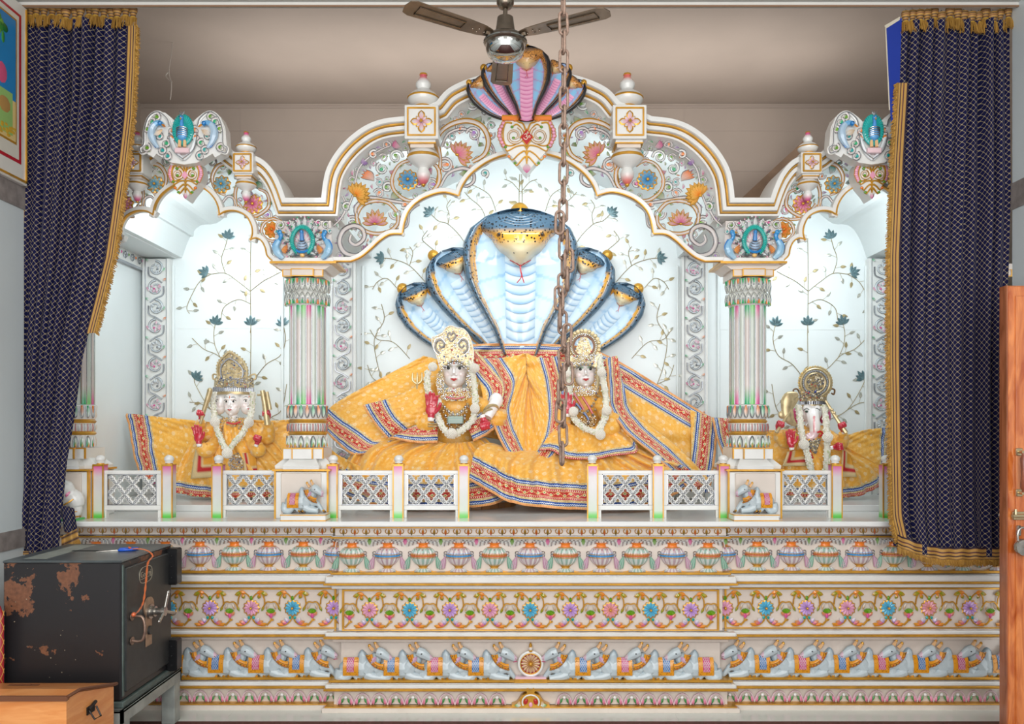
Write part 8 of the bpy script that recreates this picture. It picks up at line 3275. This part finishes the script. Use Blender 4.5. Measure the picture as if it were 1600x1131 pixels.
garland(A, [(669, 580, 4.72), (667, 596, 4.70), (670, 612, 4.68), (680, 640, 4.66), (690, 664, 4.63), (704, 680, 4.60), (722, 672, 4.62), (738, 656, 4.64), (743, 636, 4.68), (742, 610, 4.72), (738, 580, 4.76), (734, 562, 4.80)], 5.2, 5,
        [(676, 573, 4.70, 7), (742, 575, 4.72, 7), (684, 628, 4.64, 6), (742, 638, 4.63, 7.5), (706, 677, 4.57, 8)])
# small gold trident leaning on the left shoulder and silver chain clasp
m = MB()
m.tube([W(650, 640, 4.70), W(652, 598, 4.72)], .006, 8, WHITE, 1)
for s in (-1, 0, 1): m.tube(catmull([W(652, 600, 4.72), W(652 + s * 7, 594, 4.72), W(652 + s * 7, 582, 4.72)], 5), [.006] * 8 + [.005, .004, .002], 7, WHITE, 1)
place(m, 'gold_trident', A, ORNP)

# ---------------------------------------------------------------- statue B (behind the chain)
B_ = empty('seated_statue', (XW(912, YS), YS, STEP), 'crowned white statue with round sunburst halo, in golden sari right behind the chain', 'statue', 'robed marble statues')
torso(B_, [(912, 612, 14), (912, 622, 27), (912, 642, 30), (911, 665, 25), (911, 690, 30), (912, 730, 48), (914, 770, 56)])
face(B_, 913, 581, YS + .01, 39, 52, shadow=C(120, 165, 130), tilt=-.04)
# draped swag between the two statues, border outward
cloth([[(752, 560, 4.92), (776, 596, 4.84), (766, 640, 4.72), (784, 694, 4.60), (826, 743, 4.54), (864, 716, 4.58), (884, 664, 4.68), (884, 600, 4.80), (874, 556, 4.92)],
       [(784, 560, 4.98), (800, 600, 4.90), (796, 640, 4.80), (806, 676, 4.70), (827, 706, 4.66), (845, 678, 4.70), (852, 640, 4.78), (848, 600, 4.90), (846, 560, 4.98)],
       [(822, 552, 5.0), (822, 570, 4.97), (823, 586, 4.94), (825, 598, 4.92), (828, 604, 4.91), (826, 598, 4.92), (824, 586, 4.94), (823, 570, 4.97), (822, 552, 5.0)]],
      130, 50, ((5, .014, 0, .1), (11, .007, 1, .2)), 11, root=B_, name='draped_swag')
# diagonal shawl band from the crown down to the right
cloth([[(946, 560, 4.86), (950, 600, 4.78), (952, 634, 4.72), (975, 672, 4.66), (1022, 712, 4.62), (1078, 765, 4.60)],
       [(964, 556, 4.90), (974, 600, 4.86), (984, 636, 4.80), (1012, 662, 4.76), (1060, 700, 4.74), (1112, 752, 4.72)]], 110, 30, ((4, .007, 0, 0), (9, .004, 2, 0)), 12, vstart=.0, root=B_, name='diagonal_shawl')
sleeve(B_, [(934, 628, 4.82, 11), (952, 650, 4.76, 15), (955, 668, 4.70, 14), (935, 672, 4.66, 11)])
sleeve(B_, [(892, 628, 4.82, 10), (882, 646, 4.74, 12), (880, 664, 4.70, 12)], 'left_sleeve')
palm(B_, 886, 636, 4.66, .115, -.05, 1, 'open')
# crossing pallu with wide border, lying over the first statue's skirt
cloth([[(733, 750, 4.46), (765, 768, 4.44), (800, 786, 4.43), (860, 794, 4.43), (930, 797, 4.43), (1000, 792, 4.46), (1050, 776, 4.56), (1085, 752, 4.68)],
       [(742, 706, 4.52), (772, 722, 4.48), (806, 736, 4.46), (862, 752, 4.45), (926, 757, 4.45), (992, 752, 4.48), (1040, 742, 4.56), (1070, 730, 4.66)],
       [(764, 692, 4.62), (790, 706, 4.58), (826, 716, 4.56), (870, 722, 4.55), (925, 724, 4.55), (970, 722, 4.57), (1000, 718, 4.62), (1020, 712, 4.68)],
       [(790, 700, 4.70), (820, 704, 4.68), (848, 702, 4.68), (880, 698, 4.68), (912, 697, 4.67), (940, 696, 4.68), (962, 694, 4.70), (978, 690, 4.74)]],
      200, 60, ((9, .020, 0, .1), (19, .008, 1, .1)), 13, root=B_, name='skirt', amp_fn=lambda u, v: (.4 + .9 * math.sin(PI * min(1, v * 1.1))) * min(1, .3 + u * 2.5))
# short upper skirt with scalloped hem
cloth([[(842, 704, 4.60), (862, 704, 4.56), (885, 716, 4.53), (925, 718, 4.53), (960, 712, 4.55), (992, 708, 4.62), (996, 698, 4.66)],
       [(858, 680, 4.66), (876, 684, 4.62), (895, 692, 4.60), (925, 694, 4.60), (952, 690, 4.62), (975, 686, 4.66), (984, 682, 4.70)],
       [(878, 660, 4.74), (888, 662, 4.70), (900, 666, 4.68), (920, 668, 4.68), (940, 664, 4.70), (952, 660, 4.73), (962, 656, 4.76)]],
      90, 30, ((6, .010, 0, .1),), 14, vstart=.095, root=B_, name='upper_skirt')
m = MB()
hc = (912, 541)
for i in range(26):
    a = 2 * PI * i / 26
    p = W(hc[0] + 24.5 * math.cos(a), hc[1] - 24.5 * math.sin(a), YS - .06)
    m.ball(p, (.0125, .008, .0125), C(232, 210, 160), 1 if i % 2 else 0, 7, 5)
ringp = lambda r, Y: [W(hc[0] + r * math.cos(t), hc[1] - r * math.sin(t), Y) for t in [2 * PI * j / 40 for j in range(40)]]
m.tube(ringp(19.5, YS - .06), .011, 8, WHITE, 1, closed=True)
m.tube(ringp(16, YS - .065), .006, 6, C(150, 110, 90), 0, closed=True)
gems(m, [(hc[0] + 20 * math.cos(t), hc[1] - 20 * math.sin(t)) for t in [2 * PI * j / 20 for j in range(20)]], YS - .06, 10, 4, (1, 1.6))
for i in range(40):
    a = 2 * PI * i / 40
    m.ball(W(hc[0] + 19.5 * math.cos(a), hc[1] - 19.5 * math.sin(a), YS - .072), .005, WHITE, 2, 6, 4)
tri = [(912, 518), (905, 532), (899, 548), (897, 560), (927, 560), (925, 548), (919, 532)]
plate(m, tri, YS - .05, .012, 1)
gems(m, tri, YS - .066, 90, 8, (.9, 1.7))
place(m, 'sunburst_halo', B_, ORNP)
m = MB()
bd = [(889, 556), (896, 560), (928, 560), (937, 554), (936, 566), (932, 577), (922, 571), (912, 569), (902, 572), (894, 579), (890, 568)]
plate(m, bd, YS - .06, .03, 1)
band_shell(m, 912, YS - .03, [(556, 23), (566, 22), (571, 21)], 1)
gems(m, [(890, 556), (935, 554), (933, 570), (912, 566), (894, 572)], YS - .05, 130, 9, (.9, 1.8), curved(912, 23, .07))
for t in range(15):
    a = (t - 7) / 7
    m.ball(W(913 + a * 20, 569 + 8 * a * a, YS - .06 - .06 * (1 - a * a) ** .5), .007, WHITE, 2 if t % 2 else 1, 7, 5)
place(m, 'crown', B_, ORNP)
for s in (-1, 1):
    m = MB()
    gems(m, [(913 + s * 17, 580), (913 + s * 25, 578), (913 + s * 27, 596), (913 + s * 22, 612), (913 + s * 16, 602)], YS - .06, 70, 27 + s, (.8, 1.6))
    m.tube([W(913 + s * 20, 578, YS - .05), W(913 + s * 22, 596, YS - .05), W(913 + s * 19, 610, YS - .05)], [.012, .018, .009], 8, C(180, 140, 70), 1)
    place(m, 'earring', B_, ORNP)
m = MB()
df = curved(912, 30, .08)
gems(m, [(894, 604), (932, 604), (936, 612), (926, 618), (900, 618), (890, 612)], YS - .03, 110, 32, (.9, 1.6), df)
for (rr, y0, yb) in ((22, 618, 646), (25, 620, 668)):
    for i in range(15):
        a = (i - 7) / 7
        m.ball(W(912 + a * rr, yb - (yb - y0) * abs(a) ** 1.6, YS - .045 - .075 * (1 - a * a) ** .5), .009, C(232, 222, 196), 2 if i % 2 else 1, 7, 5)
for (p, q, c) in (((896, 614), (912, 640), C(190, 30, 40)), ((910, 620), (926, 646), C(190, 30, 40)), ((900, 630), (908, 640), C(24, 80, 150)), ((912, 644), (920, 656), C(24, 80, 150))):
    gold_line(m, [p, ((p[0] + q[0]) / 2 + .5, (p[1] + q[1]) / 2), q], YS - .125, 2.0, 0, None, c)
gems(m, [(898, 652), (934, 650), (930, 672), (914, 680), (900, 670)], YS - .10, 90, 33, (.9, 1.7))
place(m, 'necklace', B_, ORNP)
garland(B_, [(936, 556, 4.80), (939, 576, 4.74), (943, 600, 4.70), (947, 625, 4.68), (946, 648, 4.65), (940, 664, 4.62), (934, 676, 4.60)], 5.4, 15, [(940, 582, 4.70, 7), (948, 641, 4.62, 7.5), (938, 679, 4.57, 8)])
garland(B_, [(888, 562, 4.80), (887, 584, 4.74), (890, 610, 4.72), (894, 640, 4.68), (898, 655, 4.64), (912, 668, 4.60), (932, 676, 4.58)], 4.6, 16, [(886, 584, 4.70, 6), (896, 643, 4.62, 7.5)], nm='second_garland')

# ---------------------------------------------------------------- statue C: three faces, left niche
YC_ = 4.98
Cc = empty('three_faced_statue', (XW(364, YC_), YC_, STEP), 'white three-faced crowned statue in golden robes with white garland in the left niche', 'statue')
torso(Cc, [(364, 652, 12), (364, 662, 32), (364, 690, 40), (364, 720, 52), (364, 774, 66)], Y=YC_, flat=.5)
face(Cc, 346, 629, YC_ - .01, 24, 40, yaw=-.62, nm='left_head', neck=False, shadow=C(225, 205, 195))
face(Cc, 385, 629, YC_ - .01, 24, 40, yaw=.62, nm='right_head', neck=False, shadow=C(225, 205, 195))
face(Cc, 364, 630, YC_ - .05, 27, 42, nm='head', shadow=C(225, 205, 195))
m = MB()
band_shell(m, 366, YC_ + .0, [(617, 30.5), (614, 31), (612, 31)], 1, dep=.75)
band_shell(m, 366, YC_ + .0, [(612, 30.5), (606, 31)], 2, dep=.75)
band_shell(m, 366, YC_ + .0, [(606, 31), (592, 30), (588, 27)], 1, dep=.72)
arch = [(343, 594), (340, 582), (341, 568), (350, 557), (359, 550), (370, 556), (381, 566), (386, 580), (384, 594)]
plate(m, arch, YC_ - .06, .02, 1)
place(m, 'crown', Cc, ORNP)
m = MB()
dfc = curved(366, 31, .115)
gems(m, [(337, 590), (395, 590), (395, 605), (337, 605)], YC_ - .01, 200, 41, (.8, 1.7), dfc)
for i in range(31):
    a = PI * (i + .5) / 31
    m.box(*[v for v in (W(366 - 31 * math.cos(a), 609, YC_).x - .003, W(366 - 31 * math.cos(a), 609, YC_).x + .003, YC_ - 31 * YC_ / F * .76 * math.sin(a) - .006, YC_ - 31 * YC_ / F * .75 * math.sin(a))], ZW(613, YC_), ZW(605.5, YC_), C(200, 205, 215), 2)
gold_line(m, arch, YC_ - .085, 1.6, 1, n=4)
gold_line(m, [(347, 592), (345, 580), (347, 570), (359, 560), (374, 570), (380, 580), (378, 592)], YC_ - .085, 1.6, 2, n=4)
gems(m, arch, YC_ - .083, 150, 42, (.7, 1.5))
for i in range(24):
    q = catmull([(p[0], p[1], 0) for p in arch], 3)
    p = q[int(i / 24 * (len(q) - 1))]
    m.ball(W(p.x + (p.x - 363) * .04, p.y - 1.5, YC_ - .07), .007, WHITE, 1, 6, 4)
m.ball(W(360, 590, YC_ - .10), .008, C(30, 50, 120), 0, 8, 5)
for s in (-1, 1):
    gold_line(m, [(366 + s * 22, 592), (366 + s * 26, 586), (366 + s * 33, 585), (366 + s * 33, 592), (366 + s * 28, 592)], YC_ - .05, 1.5, 1)
place(m, 'crown_jewels', Cc, ORNP)
# robe wings
cloth([[(197, 646, 5.02), (205, 690, 5.0), (216, 742, 4.96)],
       [(236, 650, 5.02), (240, 694, 4.99), (250, 755, 4.94)],
       [(275, 654, 5.0), (280, 700, 4.96), (285, 768, 4.90)],
       [(330, 660, 4.96), (325, 705, 4.90), (320, 774, 4.86)]], 46, 80, ((2, .006, 0, .2), (3, .004, 0, .5)), 21, root=Cc, name='left_robe_wing', thick=.003)
cloth([[(470, 655, 5.02), (468, 700, 5.0), (470, 770, 4.96)],
       [(430, 657, 5.0), (430, 700, 4.96), (432, 772, 4.92)],
       [(390, 656, 4.96), (395, 700, 4.90), (398, 774, 4.86)]], 40, 60, ((2, .010, 0, .3), (3, .006, 0, .5)), 22, vstart=.2, root=Cc, name='right_robe_wing', thick=.003)
cloth([[(262, 768, 4.88), (320, 777, 4.84), (380, 778, 4.83), (440, 775, 4.86), (470, 768, 4.92)],
       [(275, 740, 4.90), (325, 744, 4.84), (380, 742, 4.82), (430, 738, 4.85), (462, 735, 4.92)],
       [(300, 690, 4.92), (335, 690, 4.86), (365, 690, 4.83), (400, 690, 4.86), (430, 690, 4.92)],
       [(322, 662, 4.94), (342, 660, 4.90), (365, 660, 4.88), (390, 660, 4.90), (408, 662, 4.94)]], 110, 50, ((7, .010, 0, .1), (13, .004, 0, .2)), 23, vstart=.075, root=Cc, name='robe_front')
# red-bordered lap panels
for (quad, sd) in (([(306, 702), (332, 702), (338, 745), (298, 748)], 0), ([(378, 708), (398, 706), (404, 746), (384, 748)], 1)):
    m = MB()
    q = [W(a, b, 4.815) for a, b in quad]
    m.grid(lambda u, v: q[0].lerp(q[1], u).lerp(q[3].lerp(q[2], u), v) + Vector((0, -.006 * math.sin(u * 5 + v * 3), 0)), 12, 12, cf=lambda u, v: (C(214, 190, 142) if (u < .14 or v > .86) else (C(186, 28, 34) if ((.20 < u < .36 and v < .80) or (v > .64 and v < .80 and u > .20)) else (C(214, 190, 142) if (u < .5 or v > .5) else YEL))))
    o = place(m, 'lap_panel', Cc, [TAPE], True, 180)
    sd_ = o.modifiers.new('t', 'SOLIDIFY'); sd_.thickness = .003
sleeve(Cc, [(336, 668, 4.94, 9), (318, 680, 4.88, 12), (312, 668, 4.84, 9), (315, 658, 4.82, 7)])
sleeve(Cc, [(392, 668, 4.94, 9), (414, 684, 4.88, 13), (420, 672, 4.84, 9), (418, 660, 4.82, 7)], 'right_sleeve')
sleeve(Cc, [(338, 690, 4.88, 9), (322, 704, 4.80, 12), (312, 696, 4.78, 8)], 'lower_left_sleeve')
sleeve(Cc, [(392, 690, 4.88, 9), (404, 704, 4.80, 12), (402, 694, 4.78, 8)], 'lower_right_sleeve')
palm(Cc, 315, 648, 4.79, .085, .2, 1, 'grip')
palm(Cc, 418, 648, 4.79, .085, -.2, -1, 'grip')
palm(Cc, 310, 684, 4.74, .105, -.1, 1, 'open')
palm(Cc, 403, 687, 4.74, .085, .3, -1, 'grip')
m = MB()
m.tube([W(313, 662, 4.77), W(319, 640, 4.77), W(328, 611, 4.77)], [.008, .013, .016], 10, WHITE, 1)
m.ball(W(328, 610, 4.77), .017, WHITE, 1, 10, 6)
place(m, 'gold_scroll', Cc, ORNP)
m = MB()
m.tube([W(418, 664, 4.77), W(414, 632, 4.77), W(410, 610, 4.77)], [.018, .017, .015], 10, WHITE, 1)
m.tube([W(422, 640, 4.76), W(417, 612, 4.76)], [.012, .010], 10, WHITE, 1)
m.tube([W(402, 617, 4.77), W(412, 617, 4.77)], .006, 8, WHITE, 1)
place(m, 'gold_sceptre', Cc, ORNP)
m = MB()
dfc = curved(364, 34, .09)
gems(m, [(345, 652), (384, 652), (388, 660), (364, 668), (342, 660)], YC_ - .04, 70, 44, (.8, 1.5), dfc)
gold_line(m, [(354, 660), (365, 662), (376, 659)], YC_ - .155, 1.5, 0, None, C(190, 30, 40))
gems(m, [(345, 665), (352, 665), (352, 680), (346, 680)], YC_ - .12, 16, 45, (.9, 1.5))
gems(m, [(372, 662), (380, 662), (378, 676), (371, 674)], YC_ - .12, 16, 46, (.9, 1.5))
gems(m, [(358, 712), (372, 708), (382, 722), (378, 738), (362, 738), (356, 726)], 4.80, 90, 47, (.8, 1.8))
place(m, 'necklace', Cc, ORNP)
garland(Cc, [(334, 612, 4.86), (333, 630, 4.86), (335, 650, 4.84), (339, 670, 4.80), (346, 688, 4.77), (355, 704, 4.74), (366, 692, 4.76), (378, 678, 4.78), (388, 660, 4.82), (394, 640, 4.86), (395, 612, 4.86)], 4.6, 25,
        [(336, 659, 4.80, 7.5), (389, 660, 4.80, 7.5), (355, 708, 4.70, 8)])

# ---------------------------------------------------------------- statue D: elephant face, right niche
Dd_ = empty('elephant_faced_statue', (XW(1270, YC_), YC_, STEP), 'white elephant-faced statue with round jewelled crown in golden robes in the right niche', 'statue')
torso(Dd_, [(1270, 664, 14), (1270, 676, 32), (1272, 700, 40), (1272, 725, 50), (1272, 770, 62)], Y=YC_, flat=.5)
m = MB()
g = lambda x, y, d=0.0: W(x, y, 4.945 - d)
m.ball(g(1268, 644), (.062, .06, .075), STONE, 0, 18, 12)
m.ball(g(1262, 638, .03), (.03, .03, .03), STONE, 0, 10, 8); m.ball(g(1275, 638, .03), (.03, .03, .03), STONE, 0, 10, 8)
m.tube(catmull([g(1269, 644, .04), g(1271, 656, .075), g(1273, 668, .085), g(1271, 680, .085), g(1265, 684, .085), g(1260, 678, .085)], 6), [interp([(0, .042), (.35, .034), (.7, .024), (1, .014)], i / 30) for i in range(31)], 14, STONE)
m.ball(g(1268, 662, .0), (.04, .05, .035), STONE, 0, 12, 8)
o = fused(m, 'head', skinm, .0035, None, 4)
O_ = g(1270, 660, .08)


def ep(co):
    c = STONE
    dz = (H - co.z) * F / co.y + 670
    dx = co.x * F / co.y + 800
    if abs(dx - 1272) < 1.6 and 650 < dz < 676: c = mixc(c, C(214, 60, 80), .7)
    if dz > 674 and dx > 1255: c = mixc(c, LPINK, .4)
    return c


set_paint(o, ep); adopt(o, Dd_)
for s in (-1, 1):
    m = MB()
    m.ball(g(1268 + s * 21, 650, -.02), (.045, .012, .055), mixc(PINK, RED, .3), 0, 14, 10, rot=Matrix.Rotation(s * .3, 3, 'Z'))
    for j in range(4): m.tube([g(1268 + s * (14 + j * 3), 640 + j, .0), g(1268 + s * (15 + j * 3.2), 660 - j * 2, .0)], .003, 5, C(190, 60, 90))
    place(m, 'ear', Dd_, ORNP)
m = MB()
for s in (-1, 1):
    m.ball(g(1268.5 + s * 8, 643, .062), (.011, .006, .007), C(60, 90, 70), 0, 10, 6)
    m.ball(g(1268.5 + s * 8, 643, .067), (.005, .004, .005), C(15, 15, 15), 0, 8, 5)
    m.tube([g(1268.5 + s * 4, 640, .066), g(1268.5 + s * 8, 637.5, .064), g(1268.5 + s * 13, 641, .05)], .0025, 5, C(30, 60, 50))
    m.tube([g(1270 + s * 8, 660, .05), g(1270 + s * 11, 665, .08)], [.007, .003], 7, WHITE)
m.ball(g(1268, 663, .09), (.006, .003, .012), C(210, 40, 60), 0, 6, 4)
place(m, 'painted_features', Dd_, ORNP)
m = MB()
band_shell(m, 1269, YC_ - .02, [(638, 20), (634, 21), (632, 21)], 1, dep=.8)
band_shell(m, 1269, YC_ - .02, [(632, 20.6), (627, 21)], 2, dep=.8)
band_shell(m, 1270, YC_ - .02, [(627, 21), (612, 22), (608, 20)], 1, dep=.75)
hc = (1274, 598)
dsk = [(hc[0] + 25 * math.cos(t), hc[1] - 24 * math.sin(t) * (1.0 if math.sin(t) < .8 else 1.05)) for t in [2 * PI * j / 36 for j in range(36)]]
plate(m, dsk, YC_ - .07, .018, 1)
place(m, 'crown', Dd_, ORNP)
m = MB()
for i in range(40):
    a = 2 * PI * i / 40
    m.ball(W(hc[0] + 25.5 * math.cos(a), hc[1] - 25 * math.sin(a), YC_ - .08), .0085, C(214, 180, 110), 1 if i % 2 else 0, 7, 5)
    m.ball(W(hc[0] + 19 * math.cos(a), hc[1] - 18.5 * math.sin(a), YC_ - .095), .0075, WHITE, 2, 7, 5)
rg = lambda r: [W(hc[0] + r * math.cos(t), hc[1] - r * .97 * math.sin(t), YC_ - .092) for t in [2 * PI * j / 40 for j in range(40)]]
m.tube(rg(22.5), .006, 6, WHITE, 1, closed=True); m.tube(rg(15.5), .006, 6, WHITE, 1, closed=True)
gems(m, [(hc[0] + 15 * math.cos(t), hc[1] - 15 * math.sin(t)) for t in [2 * PI * j / 20 for j in range(20)]], YC_ - .092, 110, 61, (.9, 1.9))
gems(m, [(1249, 612), (1291, 612), (1290, 626), (1249, 626)], YC_ - .03, 120, 62, (.8, 1.7), curved(1270, 22, .08))
m.ball(W(1274, 612, YC_ - .12), .008, C(30, 50, 130), 0, 8, 5)
for i in range(20):
    a = PI * (i + .5) / 20
    p = W(1269 - 21 * math.cos(a), 630, YC_ - .02)
    m.box(p.x - .003, p.x + .003, p.y - 21 * YC_ / F * .81 * math.sin(a) - .005, p.y - 21 * YC_ / F * .8 * math.sin(a), p.z - .010, p.z + .010, C(205, 208, 215), 2)
for s in (-1, 1):
    gold_line(m, [(1270 + s * 20, 616), (1272 + s * 26, 608), (1272 + s * 32, 609), (1272 + s * 31, 616), (1272 + s * 27, 614)], YC_ - .05, 1.4, 0, None, C(120, 90, 60))
place(m, 'crown_jewels', Dd_, ORNP)
# robe
cloth([[(1385, 668, 5.02), (1384, 710, 5.0), (1382, 745, 4.96)],
       [(1350, 672, 5.0), (1348, 712, 4.96), (1345, 765, 4.92)],
       [(1318, 680, 4.98), (1316, 715, 4.92), (1315, 774, 4.88)],
       [(1290, 672, 4.95), (1290, 705, 4.88), (1290, 774, 4.85)]], 46, 70, ((2, .008, 0, .3), (3, .004, 0, .5)), 31, vstart=.105, root=Dd_, name='right_robe_wing', thick=.003)
cloth([[(1190, 672, 5.02), (1190, 710, 5.0), (1192, 770, 4.96)],
       [(1215, 672, 4.98), (1218, 710, 4.94), (1222, 772, 4.90)],
       [(1252, 668, 4.94), (1252, 705, 4.88), (1256, 774, 4.85)]], 40, 50, ((2, .010, 0, .3), (3, .006, 0, .5)), 32, vstart=.2, root=Dd_, name='left_robe_wing', thick=.003)
cloth([[(1215, 770, 4.90), (1250, 777, 4.84), (1300, 778, 4.83), (1345, 774, 4.86), (1380, 756, 4.92)],
       [(1220, 738, 4.90), (1252, 742, 4.84), (1295, 742, 4.82), (1338, 738, 4.85), (1372, 728, 4.92)],
       [(1232, 700, 4.92), (1252, 698, 4.86), (1275, 698, 4.83), (1302, 698, 4.86), (1326, 700, 4.92)],
       [(1244, 676, 4.94), (1256, 674, 4.90), (1272, 674, 4.88), (1290, 674, 4.90), (1302, 678, 4.94)]], 100, 50, ((7, .009, 0, .1), (13, .004, 0, .2)), 33, vstart=.085, root=Dd_, name='robe_front')
for quad in ([(1230, 706), (1256, 700), (1260, 728), (1222, 728)], [(1316, 702), (1330, 712), (1338, 745), (1312, 745)]):
    m = MB()
    q = [W(a, b, 4.81) for a, b in quad]
    m.grid(lambda u, v: q[0].lerp(q[1], u).lerp(q[3].lerp(q[2], u), v) + Vector((0, -.006 * math.sin(u * 5 + v * 3), 0)), 12, 12, cf=lambda u, v: (C(214, 190, 142) if (u < .14 or v > .86) else (C(186, 28, 34) if ((.16 < u < .30 and v < .80) or (v > .60 and v < .80 and u > .16)) else (C(214, 190, 142) if (u < .44 or v > .46) else YEL))))
    o = place(m, 'lap_panel', Dd_, [TAPE], True, 180)
    sd_ = o.modifiers.new('t', 'SOLIDIFY'); sd_.thickness = .003
sleeve(Dd_, [(1246, 680, 4.94, 9), (1228, 690, 4.88, 11), (1218, 682, 4.84, 9), (1217, 674, 4.82, 6)])
sleeve(Dd_, [(1294, 680, 4.94, 9), (1312, 692, 4.88, 11), (1318, 684, 4.84, 8), (1316, 676, 4.82, 6)], 'right_sleeve')
palm(Dd_, 1217, 665, 4.79, .085, .3, 1, 'grip')
palm(Dd_, 1315, 667, 4.79, .085, -.4, -1, 'grip')
palm(Dd_, 1236, 690, 4.76, .10, -.1, 1, 'open')
palm(Dd_, 1308, 698, 4.76, .085, 1.4, -1, 'grip')
m = MB()
m.tube([W(1213, 676, 4.77), W(1230, 650, 4.79), W(1247, 622, 4.82)], [.010, .009, .009], 8, WHITE, 1)
m.tube(catmull([W(1247, 616, 4.80), W(1234, 622, 4.80), (W(1230, 640, 4.80)), W(1234, 655, 4.80), W(1244, 664, 4.80)], 6), [.012, .016, .02, .026, .032, .038, .042, .044, .044, .042, .04, .038, .036, .036, .036, .036, .034, .032, .03, .028, .024, .02, .016, .012, .008], 12, WHITE, 1, flat=.35)
m.ball(W(1222, 648, 4.80), (.024, .008, .024), WHITE, 1, 12, 8)
place(m, 'gold_axe', Dd_, ORNP)
m = MB()
m.tube([W(1290, 626, 4.82), W(1306, 652, 4.79), W(1322, 676, 4.77)], [.008, .011, .014], 8, WHITE, 1)
for j in range(3): m.ball(W(1300 + j * 3.5, 643 + j * 5 - 3, 4.79), .010, WHITE, 1, 8, 6)
place(m, 'gold_goad', Dd_, ORNP)
m = MB()
gems(m, [(1240, 668), (1250, 662), (1254, 676), (1244, 678)], 4.84, 26, 71, (.8, 1.6))
pt = [(1262, 690), (1281, 686), (1277, 700), (1274, 708), (1264, 698)]
plate(m, pt, 4.775, .006, 1)
gems(m, pt, 4.766, 60, 72, (.8, 1.4))
for i in range(18):
    q = catmull([(p[0], p[1], 0) for p in pt], 4, True); p = q[int(i / 18 * len(q))]
    m.ball(W(p.x, p.y, 4.766), .0055, WHITE, 2, 6, 4)
gold_line(m, [(1277, 676), (1282, 674), (1285, 678), (1280, 682)], 4.80, 1.6, 0, None, C(196, 30, 40))
gold_line(m, [(1265, 704), (1270, 716)], 4.77, 1.8, 0, None, C(196, 30, 40))
place(m, 'jewelled_pendant', Dd_, ORNP)
garland(Dd_, [(1247, 634, 4.84), (1250, 655, 4.80), (1252, 675, 4.78), (1255, 690, 4.76), (1260, 705, 4.75), (1265, 722, 4.74), (1270, 745, 4.76)], 5.2, 35, [(1256, 694, 4.72, 8)])
garland(Dd_, [(1288, 634, 4.84), (1290, 655, 4.80), (1292, 680, 4.77), (1292, 705, 4.75), (1291, 725, 4.75), (1290, 745, 4.76)], 5.2, 36, [(1293, 683, 4.72, 8)], nm='second_garland')
